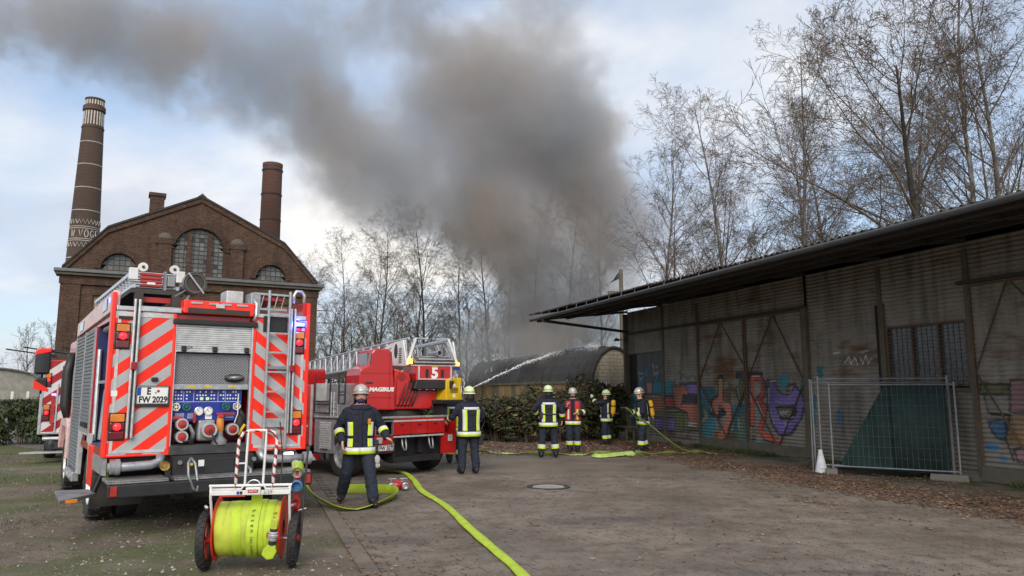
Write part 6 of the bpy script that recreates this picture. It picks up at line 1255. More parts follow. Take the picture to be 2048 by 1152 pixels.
for x in (.25, 2.2):
    for y in (1.5, 4.6): wheel(f3, x, y, .46, .28, -1 if x < 1 else 1, lug=False)
B().bx(.05, 2.4, 5.25, 7.2, .7, 2.5).to('cab', 'red_paint', f3, bev=.06); rk = bpy.data.objects.new('roof_rack', None); COL.objects.link(rk); rk.parent = f3
for x, z in ((-.25, 2.76), (.1, 2.82), (.5, 2.80), (.9, 2.84)): B().rod((x - .55, -.35, z + .02), (x + .6, 3.6, z), .018, 6).to('rack_pole', 'iron_dark', rk)
for y in (.2, 1.6, 3.0): B().bar((-.1, y, 2.74), (1.4, y, 2.76), .05, .05).to('rack_bar', 'iron_dark', rk); B().bar((.1, y, 2.5), (.1, y, 2.76), .05, .05, (0, 1, 0)).to('rack_post', 'iron_dark', rk)
B().bx(.5, 1.6, .2, 1.2, 2.55, 2.74).to('roof_box', 'galv', f3, bev=.02)
for x in (.22, .62): B().bx(x, x + .10, -.03, -.012, 1.62, 1.70).to('blue_flasher', 'blue_glow', f3)
# ------------------------------------------------------------------ hose cart in the foreground
hc = T('hose_cart', 'two-wheeled hose reel cart wound with lime hose behind the pumper', 'hose cart', (-2.64, 7.79, 0), head(-9))
for x, s_ in ((-.43, -1), (.43, 1)):
    w = bpy.data.objects.new('wheel', None); COL.objects.link(w); w.parent = hc; w.location = (x, 0, .275); w.rotation_euler = (0, R(2.0 * s_), 0)
    b = B().lathe([(.20, -.030), (.235, -.044), (.262, -.040), (.274, -.020), (.276, 0), (.274, .020), (.262, .040), (.235, .044), (.20, .030)], ax='x', n=40)
    for k in range(48): a = 6.2832 * k / 48; b.ob(((.016 if k % 2 else -.016), math.cos(a) * .276, math.sin(a) * .276), (.030, .016, .010), (a - math.pi / 2, 0, .5 if k % 2 else -.5))
    b.to('tyre', 'black_rubber', w, auto=35); B().lathe([(.202, -.026), (.185, -.018), (.18, 0), (.185, .018), (.202, .026)], ax='x', n=32).to('rim', 'black_rubber', w, smooth=True)
    for k in range(5): a = 6.2832 * k / 5; B().bar((0, .03 * math.cos(a), .03 * math.sin(a)), (0, .185 * math.cos(a), .185 * math.sin(a)), .035, .018, (1, 0, 0)).to('spoke', 'cap_red', w)
    B().disc((-.05, 0, 0), .035, .1, 'x', 14).to('hub', 'cap_red', w)
B().rod((-.46, 0, .275), (.46, 0, .275), .016, 8).to('axle', 'steel', hc)
# drum: flanges and wound flat hose, each lay a part
DC = (0, 0, .385)
for x in (-.315, .315): B().lathe([(.08, -.006), (.30, -.006), (.31, 0), (.30, .006), (.08, .006)], (x, 0, DC[2]), 'x', 40).to('drum_flange', 'fluo_red', hc, auto=30)
lays = [(-.295, -.20, .262, 'hose_lime_old'), (-.21, -.125, .268, 'hose_lime_old'), (-.135, -.055, .272, 'hose_lime'), (-.065, .03, .268, 'hose_lime_old'), (.02, .10, .276, 'hose_lime_old'), (.09, .165, .274, 'hose_lime'), (.155, .235, .268, 'hose_lime'), (.205, .30, .258, 'hose_lime_old')]
for k, (x0, x1, r, m) in enumerate(lays):
    n = 40; b = B(); sk = (-.02, .012, -.016, .01, .008, -.01, .012, .0)[k]
    for i in range(n):
        a = 6.2832 * i / n; rr = r + .004 * math.sin(2 * a + k); o_ = sk * math.sin(a)
        for j, (x, dr_) in enumerate(((x0 - .006, -.006), (x0, .0), ((x0 + x1) / 2, .0015), (x1 + .004, -.001), (x1 + .008, -.006))): b.v.append((x + o_, (rr + dr_) * math.cos(a), DC[2] + (rr + dr_) * math.sin(a)))
    for i in range(n):
        for j in range(4): p = i * 5 + j; q = ((i + 1) % n) * 5 + j; b.f.append((p, q, q + 1, p + 1))
    b.m = [0] * len(b.f); b.to('hose_lay', m, hc, auto=50)
B().lathe([(1e-4, -.30), (.25, -.30), (.25, .30), (1e-4, .30)], (0, 0, DC[2]), 'x', 30).to('drum_core', 'hose_lime_old', hc)
def strap(pts, w, name, mat, x0, x1, par=hc, th=.006):
    b = B(); n = len(pts)
    for i, (y, z) in enumerate(pts):
        f = i / (n - 1); xc = x0 + (x1 - x0) * f
        for dx, dy in ((-w / 2, 0), (w / 2, 0), (w / 2, th), (-w / 2, th)): b.v.append((xc + dx, y + dy, z))
    for i in range(n - 1):
        for j in range(4): p = i * 4 + j; q = i * 4 + (j + 1) % 4; b.f.append((p, q, q + 4, p + 4))
    b.f += [(0, 1, 2, 3), tuple(range(4 * n - 1, 4 * n - 5, -1))]; b.m = [0] * len(b.f); return b.to(name, mat, par)
arc = [(-.288 * math.cos(a), DC[2] + .288 * math.sin(a)) for a in [R(60 - 6 * k) for k in range(22)]]
st_ = strap([(-.16, .76), (-.15, .70)] + arc, .105, 'hose_tail', 'hose_lime', .075, .045)
def drum_text(body, size, a_deg, xc, mat='ink_green'):
    a = R(a_deg); r = .296
    return text('print', body, size, mat, hc, (xc, -r * math.cos(a), DC[2] + r * math.sin(a)), (R(90) - a, R(90), 0), ext=.0005, sx=1.0)
for i, ch in enumerate('Essen'):
    a = 42 - 9.5 * i; r = .297; text('print', ch, .060, 'ink_green', hc, (.062, -r * math.cos(R(a)), DC[2] + r * math.sin(R(a))), (R(90) - R(a) * 1.0, R(90), 0), ext=.0004)
for i, ch in enumerate('20m PARSCH'):
    a = -8 - 4.4 * i; r = .297; text('print', ch, .034, 'ink_green', hc, (.055, -r * math.cos(R(a)), DC[2] + r * math.sin(R(a))), (R(90) - R(a), R(90), 0), ext=.0004)
for i, ch in enumerate('Essen'):
    a = 38 - 8 * i; r = .272; text('print', ch, .052, 'ink_green', hc, (.262, -r * math.cos(R(a)), DC[2] + r * math.sin(R(a))), (R(90) - R(a), R(90), 0), ext=.0004)
cp = bpy.data.objects.new('hose_coupling', None); COL.objects.link(cp); cp.parent = hc; cp.location = (.265, -.31, .36); cp.rotation_euler = (R(8), R(6), 0)
B().lathe([(.034, .07), (.036, .045), (.036, .04)], n=16).lathe([(.036, -.09), (.034, -.055), (.036, -.05)], n=16).to('binding', 'black_rubber', cp, smooth=True); B().lathe([(.036, -.05), (.046, -.045), (.048, -.03), (.040, -.026), (.040, -.012), (.052, -.010), (.052, .012), (.042, .016), (.042, .03), (.046, .034), (.036, .042)], n=20).to('knuckle', 'alu_bright', cp, auto=30)
for s_ in (-1, 1): B().bx(s_ * .05 - .012, s_ * .05 + .012, -.015, .015, -.02, .02).to('lug', 'cap_red', cp)
B().prism([(-.035, -.085), (.035, -.085), (.055, -.15), (.03, -.22), (-.03, -.235), (-.085, -.19), (-.075, -.14)], 'y', -.03, .012).to('hose_stub', 'hose_lime', cp, bev=.012); B().prism([(-.03, .06), (.03, .06), (.034, .16), (-.034, .17)], 'y', -.02, .01).to('hose_stub', 'hose_lime_old', cp, bev=.008)
# frame
B().rod((-.36, -.27, .835), (.42, -.27, .835), .014, 8).to('front_bar', 'white_paint', hc); B().bx(-.34, .41, -.285, -.265, .745, .79).to('name_rail', 'white_paint', hc, bev=.004)
for x in (-.345, .40): B().tube([(x, -.27, .83), (x, -.26, .72), (x * .99, -.12, .40), (x * .99, -.02, .28)], .013, 8).to('side_strut', 'white_paint', hc, smooth=True)
for x in (-.385, .395): B().tube([(x, -.2, .62), (x * 1.1, -.1, .62), (x * 1.12, 0, .56)], .014, 8).to('brake_strut', 'alu_bright', hc, smooth=True)
ho = [(-.115, -.27, .80), (-.115, -.26, 1.0), (-.108, -.24, 1.27), (-.07, -.235, 1.345), (.0, -.235, 1.365), (.17, -.235, 1.365), (.225, -.235, 1.345), (.255, -.24, 1.27), (.245, -.26, 1.0), (.235, -.27, .80)]
o = B().tube(ho, .0155, 10).to('push_handle', 'pole_stripe', hc, smooth=True)
B().tube([(-.33, -.27, .80), (-.06, -.275, .80), (-.028, -.27, .85), (-.025, -.25, 1.2), (-.018, -.24, 1.37), (.15, -.24, 1.37), (.15, -.25, 1.2), (.142, -.27, .86), (.17, -.275, .80), (.40, -.27, .80)], .0125, 8).to('inner_frame', 'white_paint', hc, smooth=True)
B().bx(-.015, .13, -.305, -.286, .745, .82).to('maker_badge', 'white_paint', hc, bev=.01); B().bx(.008, .105, -.309, -.3055, .768, .798).to('badge_field', 'cap_red', hc)
text('badge_letters', 'BARTH', .024, 'white_label', hc, (.057, -.3095, .783), ext=.0005); text('number', '2/29', .045, 'black_ink', hc, (.195, -.286, .768), ext=.0008, sx=1.1)
B().bx(-.10, -.075, -.2875, -.286, .752, .782).to('sticker', 'logo_blue', hc); B().bx(-.07, -.045, -.2875, -.286, .752, .782).to('sticker', 'black_ink', hc)
b = B()
for k in range(13): b.bx(-.25 + .011 * k, -.244 + .011 * k, -.2862, -.285, .735, .744)
B().bx(-.26, -.02, -.284, -.268, .730, .744).to('red_edge', 'cap_red', hc)
B().tube([(.055 + .062 * math.cos(R(a)), -.26, .83 + .055 * math.sin(R(a))) for a in range(0, 181, 15)], .009, 6).to('bell_guard', 'alu_bright', hc, smooth=True); B().lathe([(.05, 0), (.04, -.02), (1e-4, -.03)], (.055, -.25, .835), 'y', 18, 0, math.pi).to('bell_cap', 'black_plastic', hc, smooth=True)
# standpipe and tools strapped to the right side
sp_ = bpy.data.objects.new('standpipe', None); COL.objects.link(sp_); sp_.parent = hc
B().tube([(.44, -.02, .42), (.44, -.02, .95)], .035, 12).to('pipe', 'cap_red', sp_, smooth=True); B().lathe([(.045, 0), (.06, .01), (.06, .05), (.045, .06), (1e-4, .06)], (.445, -.13, .80), 'y', 18).to('outlet', 'blue_ring', sp_, auto=30); B().lathe([(.05, 0), (.055, .03), (.03, .05), (1e-4, .05)], (.445, -.10, .93), 'y', 16).to('cap', 'grey_cast', sp_, auto=30); B().lathe([(.055, 0), (.06, .04), (.04, .09), (1e-4, .09)], (.44, -.02, .95), 'z', 14).to('head', 'hose_lime', sp_, auto=30)
B().tube([(.43 + .035 * math.cos(k * .5), -.12, 1.02 + .035 * math.sin(k * .5)) for k in range(13)], .006, 5).to('wheel', 'alu_bright', sp_); B().lathe([(.05, 0), (.055, .02), (.055, .05), (1e-4, .05)], (.44, -.10, .62), 'y', 14).to('outlet', 'cap_red', sp_, auto=30)
key = bpy.data.objects.new('hydrant_key', None); COL.objects.link(key); key.parent = hc
B().tube([(.545, -.1, 1.18), (.53, -.1, .9), (.505, -.1, .3)], .011, 8).to('shaft', 'iron_dark', key); B().bx(.525, .565, -.11, -.09, 1.16, 1.20).to('socket', 'iron_dark', key); B().tube([(.47, -.1, .56), (.55, -.1, .58)], .008, 6).to('crossbar', 'steel', key)
B().tube([(.30, -.22, .80), (.31, -.2, 1.1), (.27, -.2, 1.45)], .007, 6).bx(.20, .34, -.215, -.19, 1.16, 1.18).to('lock_rod', 'iron_dark', hc); B().tube([(.22, -.2, .88), (.24, -.2, 1.16)], .014, 8).to('tool_tube', 'steel', hc)
# ------------------------------------------------------------------ hoses on the ground: flat ribbons with thickness
def ribbon(name, label, pts, w, mat, edge=0, group=None, th=.016, full=False, sub=6, twist=None):
    P = [Vector(p) for p in pts]; C_ = []
    for i in range(len(P) - 1):
        p0, p1, p2, p3 = P[max(i - 1, 0)], P[i], P[i + 1], P[min(i + 2, len(P) - 1)]
        for k in range(sub):
            t = k / sub; C_.append(.5 * ((2 * p1) + (p2 - p0) * t + (2 * p0 - 5 * p1 + 4 * p2 - p3) * t * t + (3 * p1 - p0 - 3 * p2 + p3) * t ** 3))
    C_.append(P[-1]); n = len(C_); b = B()
    for i, c in enumerate(C_):
        d = (C_[min(i + 1, n - 1)] - C_[max(i - 1, 0)]).normalized(); s_ = d.cross(Vector((0, 0, 1))).normalized(); f = i / (n - 1); e = twist(f) if twist else edge
        u = (s_ * math.cos(e) + Vector((0, 0, 1)) * math.sin(e)); v = d.cross(u).normalized() * -1
        if v.z < 0: v = -v
        if full:
            for k in range(10): q = 6.2832 * k / 10; w_ = w * (1 + .07 * math.sin(i * 1.3) + .05 * math.sin(i * .37)); b.v.append(c + u * math.cos(q) * w_ / 2 + v * (math.sin(q) * th / 2 + th / 2))
        else:
            lift = abs(math.sin(e)) * w / 2
            for a_, h in ((-.5, .3), (-.45, .75), (0, 1.0), (.45, .75), (.5, .3), (.42, 0), (-.42, 0)): b.v.append(c + u * a_ * w + v * h * th + Vector((0, 0, lift)))
    m = 10 if full else 7
    for i in range(n - 1):
        for k in range(m): p = i * m + k; q = i * m + (k + 1) % m; b.f.append((p, q, q + m, p + m))
    b.f += [tuple(range(m)), tuple(range(n * m - 1, n * m - m - 1, -1))]; b.m = [0] * len(b.f)
    return tag(b.to(name, mat, auto=60), label, 'hose', group)
ribbon('fire_hose', 'charged lime green hose running from the ladder truck towards the camera', [(-3.3, 17.3, .012), (-2.8, 16.85, .012), (-2.29, 16.2, .012), (-1.90, 14.85, .012), (-1.56, 13.3, .012), (-1.00, 11.6, .012), (-.56, 9.84, .012), (-.24, 8.63, .012), (.04, 7.59, .012), (.25, 6.6, .012), (.4, 5.9, .012)], .118, 'hose_lime', full=True, th=.055)
ribbon('fire_hose', 'flat lime hose slung from the hose cart and round the walking man', [(-3.62, 12.9, .62), (-3.52, 12.6, .50), (-3.30, 12.25, .22), (-2.98, 11.85, .05), (-2.62, 11.40, .014), (-2.30, 11.30, .014), (-2.05, 11.75, .014), (-1.90, 12.5, .014), (-2.05, 13.1, .014), (-2.5, 13.25, .014), (-3.0, 13.2, .014)], .15, 'hose_lime', twist=lambda f: (.75 if f < .35 else (.75 - (f - .35) * 4 if f < .5 else .15 + min(1.2, (f - .5) * 4))))
ribbon('fire_hose', 'pale green flat hose lying along the leaf litter before the hedge', [(-1.3, 21.9, .012), (-.93, 21.9, .012), (-.34, 21.55, .012), (.36, 21.15, .012), (1.04, 20.85, .012), (1.74, 20.95, .012), (2.17, 21.1, .012), (2.75, 20.85, .012), (3.3, 20.55, .03)], .16, 'hose_green', twist=lambda f: .35 + .5 * math.sin(f * 17))
ribbon('fire_hose', 'folded green hose end crossing the pale hose on the leaves', [(3.35, 20.95, .04), (2.95, 20.65, .03), (2.5, 20.25, .02), (2.25, 20.2, .02), (2.2, 20.45, .03)], .17, 'hose_green', edge=.5)
ribbon('fire_hose', 'green hose lying on leaves along the graffiti wall', [(3.4, 21.0, .02), (3.9, 20.85, .02), (4.5, 21.0, .02), (5.1, 21.15, .03), (5.55, 20.7, .03)], .16, 'hose_green', twist=lambda f: .2 + .6 * math.sin(f * 9 + 1) ** 2)
# divider valve on the ground behind the walking man
dv = T('hose_divider', 'small red hose divider with silver outlets lying on the paving', 'hose divider', (-2.05, 13.6, 0), R(20))
B().ell((0, 0, .10), (.13, .10, .09), 14, 10).to('body', 'red_paint', dv, smooth=True)
for x, y, a in ((-.12, -.12, 'y'), (.12, -.12, 'y'), (0, .12, 'y')): B().lathe([(.045, 0), (.06, .01), (.06, .06), (.045, .07), (.03, .05), (1e-4, .05)], (x, y - (.06 if y < 0 else 0), .10), 'y', 16).to('outlet', 'alu_bright', dv, auto=30)
for x in (-.1, .1): B().rod((x, 0, .15), (x, 0, .21), .012, 6).bar((x - .05, 0, .215), (x + .09, 0, .215), .016, .016).to('valve_lever', 'alu_bright', dv)
B().bx(.08, .24, -.03, .03, .06, .14).to('handle', 'cap_red', dv, bev=.01)
# ------------------------------------------------------------------ building-site fence and plastic cone
FN = Vector((6.80, 16.30, 0)); FD = (Vector((8.78, 14.98, 0)) - FN).normalized()
def fence(name, label, o, d, L, h, wires, extra=0):
    f = T(name, label, 'fence', o, math.atan2(d.y, d.x), 'building-site fence panels')
    for x in (0, L): B().rod((x, 0, .02), (x, 0, h), .020, 8).to('post', 'fence_galv', f)
    for z in (.16, h - .06): B().rod((0, 0, z), (L, 0, z), .016, 8).to('rail', 'fence_galv', f)
    if wires:
        n = int(L / .10)
        for k in range(1, n): B().rod((L * k / n, 0, .16), (L * k / n, 0, h - .06), .0028, 4, False).to('wire', 'wire_grey', f)
        for k in range(1, 8): B().rod((0, .006, .16 + (h - .22) * k / 8), (L, .006, .16 + (h - .22) * k / 8), .0028, 4, False).to('cross_wire', 'wire_grey', f)
    return f
fence('site_fence', 'galvanised mesh fence panel with green sheet hung behind it', FN + Vector((.06, -.02, .02)), FD, 2.34, 1.93, True)
fence('site_fence', 'empty galvanised fence frame standing behind the panel with the green sheet', FN + Vector((-.08, .22, .02)), (Vector((8.95, 15.05, 0)) - FN).normalized(), 2.46, 2.06, False)
fence('site_fence', 'narrow galvanised frame folded behind the other fence panels', FN + Vector((-.16, .36, .02)), (Vector((9.02, 15.10, 0)) - FN).normalized(), 2.62, 1.98, False)
ex = T('steel_post', 'single galvanised tube standing beside the white plastic cone', 'post', (6.62, 16.75, 0)); B().rod((0, 0, 0), (.02, 0, 2.02), .021, 8).to('tube', 'fence_galv', ex); B().rod((-.05, 0, .01), (.05, 0, .01), .03, 6).to('foot', 'galv', ex)
# green sheet: triangle fold plus square, hanging with folds
gs_ = B(); N_ = 34; K_ = 30
base = FN + Vector((.06, .05, .02)); nrm = Vector((-FD.y, FD.x, 0))
for j in range(K_ + 1):
    z = .10 + 1.77 * j / K_; xl = .10 + 1.0 * (j / K_) ** 1.0; xr = 2.22
    for i in range(N_ + 1):
        f = i / N_; x = xl + (xr - xl) * f; p = base + FD * x + nrm * (.03 * math.sin(x * 9 + z * 2) + .05 * mnoise.noise(Vector((x * 2, z * 2, 0))) + .05 * (1 - j / K_)); gs_.v.append((p.x, p.y, z))
for j in range(K_):
    for i in range(N_): a = j * (N_ + 1) + i; gs_.f.append((a, a + 1, a + N_ + 2, a + N_ + 1))
gs_.m = [0] * len(gs_.f); o = tag(gs_.to('green_sheet', 'cloth_green', smooth=True), 'dark green privacy sheet hanging folded on the mesh fence', 'sheet'); s_ = o.modifiers.new('s', 'SOLIDIFY'); s_.thickness = .004
b = B(); q0 = base + nrm * .075
for j in range(2):
    for i in range(13): x = 1.22 + (2.20 - 1.22) * i / 12; z = (.12, 1.86)[j]; p = q0 + FD * x + nrm * (.012 * math.sin(x * 11) - .115); b.v.append((p.x, p.y, z))
for i in range(12): b.f.append((i, i + 1, 14 + i, 13 + i))
b.m = [0] * 12
mk('cloth_green_pale', (.013, .034, .032), .85, var=.25, bump=.01, bscale=9)
o = tag(b.to('green_sheet', 'cloth_green_pale', smooth=True), 'paler square layer of green privacy sheet on the mesh fence', 'sheet'); s_ = o.modifiers.new('s', 'SOLIDIFY'); s_.thickness = .004
def block(loc, rz, label): 
    o = T('fence_foot', label, 'fence foot', loc, rz, 'concrete fence feet'); B().prism([(-.34, 0), (.34, 0), (.32, .13), (-.32, .13)], 'y', -.11, .11).to('block', 'concrete_old', o, bev=.012)
    for k in (-.2, 0, .2): B().lathe([(.03, .128), (.03, .133), (1e-4, .133)], (k, 0, 0), n=10).to('socket', 'iron_dark', o)
block((8.62, 15.06, 0), -.5, 'grey concrete fence foot under the far end of the mesh fence'); block((6.86, 16.38, 0), 1.2, 'mossy concrete fence foot next to the white cone')
cn = T('plastic_cone', 'white plastic marker cone standing before the fence', 'cone', (6.66, 16.42, 0)); B().lathe([(.032, .50), (.036, .505), (.040, .49), (.13, .03), (.135, .025)], n=24).lathe([(1e-4, .503), (.034, .503)], n=24).to('cone', 'cone_white', cn, auto=50); B().bx(-.21, .21, -.21, .21, 0, .026).to('base', 'black_rubber', cn, bev=.008)
o = B().tube([(-.05, -.118, .10), (-.03, -.114, .13), (-.01, -.115, .10), (.02, -.113, .13), (.03, -.115, .10), (.06, -.108, .12)], .004, 4).to('scribble', 'black_ink', cn)
# ------------------------------------------------------------------ water jet from behind the ladder truck onto the hut roof
b = B(); rg = np.random.RandomState(5); A0 = Vector((-1.22, 19.2, 1.72)); A1 = Vector((3.75, 33.2, 3.72)); pts = []; rad = []
def jet(f): p = A0.lerp(A1, f); return p + Vector((0, 0, 1.15 * f * (1 - f)))
for k in range(41): f = k / 40; pts.append(jet(f) + Vector((rg.normal(0, .008 + .03 * f), 0, rg.normal(0, .006 + .03 * f)))); rad.append(.009 + .014 * f + rg.uniform(0, .018) * f)
b.tube(pts, rad, 6)
for k in range(1500):
    f = rg.rand() ** .55; p = jet(f); s = .008 + .016 * rg.rand(); w = .012 + .085 * f ** 1.6; c = p + Vector((rg.normal(0, w), rg.normal(0, w), rg.normal(-.01, w)))
    d = (A1 - A0).normalized() * s * 2.2; b.add([c - d, c + Vector((s, 0, 0)), c + Vector((0, 0, s)), c + d], [(0, 1, 2), (1, 3, 2), (0, 2, 3), (0, 3, 1)])
tag(b.to('water_jet', 'water_white', recalc=False), kind='stuff')
# ------------------------------------------------------------------ firefighters
RING = [(.77, .215, .165), (.90, .210, .158), (1.04, .203, .150), (1.18, .208, .150), (1.32, .218, .150), (1.42, .205, .138), (1.485, .150, .112), (1.54, .085, .088)]
def ring_at(z):
    for (z0, a0, b0), (z1, a1, b1) in zip(RING[:-1], RING[1:]):
        if z <= z1: f = max(0, (z - z0) / (z1 - z0)); return a0 + (a1 - a0) * f, b0 + (b1 - b0) * f
    return RING[-1][1:]
def torso_pt(z, th, lean, off=0.0, bulk=1.0):
    a, b = ring_at(z); c, s = math.cos(th), math.sin(th); e = .82
    return Vector(((a * bulk + off) * abs(s) ** e * (1 if s >= 0 else -1) + lean[0] * (z - .92), (b * bulk + off) * abs(c) ** e * (1 if c >= 0 else -1) + lean[1] * (z - .92), z))   # th 0 = front
def hand_into(b, wr, d, n, side, curl=.5, r=.0095):
    """palm and five fingers; d along the hand, n out of the palm, side = direction of the thumb"""
    d = d.normalized(); n = (n - d * n.dot(d)).normalized(); s = d.cross(n).normalized() * side
    for k_ in (-.028, -.009, .010, .029): b.tube([wr - d * .02, wr + d * .03 + s * k_ * .8, wr + d * .09 + s * k_ * 1.2], [.022, .019, .014], 8)
    for k, (off, L) in enumerate(((.037, .072), (.0125, .082), (-.012, .076), (-.036, .060))):
        p = wr + d * .085 + s * off; q = p + d * L * .45 + n * L * .22 * curl; e = q + d * L * .32 * (1 - .4 * curl) + n * L * .5 * curl; f = e + d * L * .1 + n * L * .28 * curl
        b.tube([p - d * .02, p, q, e, f], [r, r * 1.05, r, r * .92, r * .7], 7)
    p = wr + d * .03 + s * .030; b.tube([p - s * .012, p + s * .030 + d * .028 + n * .01, p + s * .040 + d * .060 + n * .03 * curl], [r * 1.3, r * 1.15, r * .85], 7)
def person(label, loc, rz, P, group, voxel=.011, helmet='helmet_lime', legband=True, back='u', front=True, vest=False, mask=False, glove=False, skin_hands=True, yaw=0, pitch=0, bulk=1.0, scale=1.0, armband=True):
    V = lambda k, d: Vector(P.get(k, d)); lean = P.get('lean', (0, 0)); L = lambda z: Vector((lean[0] * (z - .92), lean[1] * (z - .92), 0))
    J = {}
    for s, S in ((1, 'R'), (-1, 'L')):
        J['hip' + S] = V('hip' + S, (.10 * s, 0, .90)); J['ank' + S] = V('ank' + S, (.13 * s, -.02, .10)); J['knee' + S] = V('knee' + S, tuple((J['hip' + S] + J['ank' + S]) / 2 + Vector((.01 * s, .03, .0))))
        J['sho' + S] = V('sho' + S, tuple(Vector((.195 * s, 0, 1.43)) + L(1.43))); J['elb' + S] = V('elb' + S, (.30 * s, -.03, 1.16)); J['wri' + S] = V('wri' + S, (.30 * s, .08, .92))
    nk = Vector((0, 0, 1.50)) + L(1.5); hc_ = V('head', tuple(Vector((0, .015, 1.655)) + L(1.65)))
    b = B()
    n = 22
    for z in (.77, .84, .92, 1.0, 1.08, 1.16, 1.24, 1.32, 1.38, 1.43, 1.47, 1.505, 1.54):
        for k in range(n): b.v.append(tuple(torso_pt(z, 6.2832 * k / n, lean, 0, bulk)))
    for i in range(12):
        for k in range(n): b.f.append((i * n + k, i * n + (k + 1) % n, (i + 1) * n + (k + 1) % n, (i + 1) * n + k))
    b.f += [tuple(range(n)), tuple(range(13 * n - 1, 12 * n - 1, -1))]; b.m = [0] * len(b.f)
    for S, s in (('R', 1), ('L', -1)):
        h, k, a = J['hip' + S], J['knee' + S], J['ank' + S]
        b.tube([h + Vector((0, 0, .06)), h, h.lerp(k, .5), k, k.lerp(a, .4), a + Vector((0, 0, .05)), a + Vector((0, 0, -.01))], [.115, .118, .108, .094, .092, .088, .080], 14)
        fd = V('foot' + S, (0.12 * s * .5, 1, 0)).normalized(); M_ = Matrix.Rotation(math.atan2(-fd.x, fd.y), 3, 'Z')
        b.ell(a + fd * .075 + Vector((0, 0, -.045)), (.052, .150, .056), 14, 10, M_); b.ell(a + fd * -.01 + Vector((0, 0, -.03)), (.060, .085, .07), 12, 8, M_)
        so, el, wr = J['sho' + S], J['elb' + S], J['wri' + S]
        b.ell(so + Vector((-.02 * s, 0, -.01)), (.088, .088, .085), 12, 8); b.tube([so, so.lerp(el, .5), el, el.lerp(wr, .5), wr], [.083, .078, .072, .064, .056], 12)
        hd_ = (V('hdir' + S, tuple((wr - el).normalized() * .8 + Vector((0, 0, -.25))))).normalized(); hand_into(b, wr, hd_, V('hn' + S, (-s, .3, 0)), P.get('thumb' + S, 1), P.get('curl' + S, .55), .0092 if voxel < .01 else .013)
    b.tube([nk + Vector((0, 0, -.06)), nk.lerp(hc_, .5), hc_], [.075, .062, .055], 12)
    Mh = Matrix.Rotation(yaw, 3, 'Z') @ Matrix.Rotation(pitch, 3, 'X')
    b.ell(hc_, (.080, .100, .120), 18, 14, Mh); b.ell(hc_ + Mh @ Vector((0, .035, -.075)), (.052, .058, .045), 12, 8, Mh)
    b.ell(hc_ + Mh @ Vector((0, .102, -.012)), (.014, .020, .026), 8, 6, Mh)
    for s in (-1, 1): b.ell(hc_ + Mh @ Vector((.077 * s, -.005, -.01)), (.012, .022, .032), 8, 6, Mh)
    tmp = bpy.data.objects.new('tmp', b.mesh('tmp', 'cloth_navy')); COL.objects.link(tmp)
    m = tmp.modifiers.new('r', 'REMESH'); m.mode = 'VOXEL'; m.voxel_size = voxel; m2 = tmp.modifiers.new('s', 'SMOOTH'); m2.factor = .5; m2.iterations = 3
    tx = CLOTH_TEX; m3 = tmp.modifiers.new('d', 'DISPLACE'); m3.texture = tx; m3.strength = .026; m3.mid_level = .5; m3.texture_coords = 'LOCAL'
    vg = None
    me = bpy.data.meshes.new_from_object(tmp.evaluated_get(bpy.context.evaluated_depsgraph_get())); bpy.data.objects.remove(tmp); me.name = 'body'
    me.materials.clear()
    for q in ('cloth_navy', 'cloth_trouser', 'boots', 'skin', 'leather' if not glove else 'glove_white'): me.materials.append(M[q])
    cs = np.zeros(len(me.polygons) * 3); me.polygons.foreach_get('center', cs); cs = cs.reshape(-1, 3); idx = np.zeros(len(cs), int)
    low = cs[:, 2] < .79; idx[low] = 1
    for S in 'RL':
        a = np.array(J['ank' + S]); idx[(np.hypot(cs[:, 0] - a[0], cs[:, 1] - a[1]) < .28) & (cs[:, 2] < a[2] + .02)] = 2
        wr, el = np.array(J['wri' + S]), np.array(J['elb' + S]); dd = (wr - el) / np.linalg.norm(wr - el); q = cs - wr
        arm = (np.linalg.norm(cs - wr, axis=1) < .26) & (q @ dd < .0); idx[arm & (idx == 1)] = 0
        hv = np.array(V('hdir' + S, tuple((J['wri' + S] - J['elb' + S]).normalized() * .8 + Vector((0, 0, -.25)))).normalized()); tt_ = np.clip(q @ hv, 0, .2); off_ = np.linalg.norm(q - tt_[:, None] * hv, axis=1); idx[(np.linalg.norm(q, axis=1) < .21) & (q @ dd > .008) & (off_ < .062)] = 3 if skin_hands else 4
    hh = np.array(hc_); q = (cs - hh) @ np.array(Mh); idx[(np.abs(q[:, 0]) < .10) & (np.abs(q[:, 1]) < .14) & (q[:, 2] > -.125)] = 3
    me.polygons.foreach_set('material_index', idx); me.polygons.foreach_set('use_smooth', [True] * len(idx)); me.update()
    root = T('person', label, 'person', loc, rz, group); root.scale = (scale, scale, scale)
    bo = bpy.data.objects.new('body', me); COL.objects.link(bo); bo.parent = root
    # bands
    def limb_band(p, q, t0, r0, r1, name='reflective_band', w=.05):
        d = (q - p).normalized(); c = p.lerp(q, t0); bb = B(); bb.k = 0; bb.tube([c, c + d * w], [r0, (r0 + r1) / 2], 18, False); bb.k = 1; bb.tube([c + d * w, c + d * w * 2], [(r0 + r1) / 2, r1], 18, False)
        bb.to(name, ['refl_silver', 'refl_lime'], root, smooth=True)
    if armband:
        for S in 'RL': limb_band(J['elb' + S], J['wri' + S], .22, .083, .077, w=.042)
    if legband:
        for S in 'RL': limb_band(J['knee' + S], J['ank' + S], .44, .108, .104, w=.055)
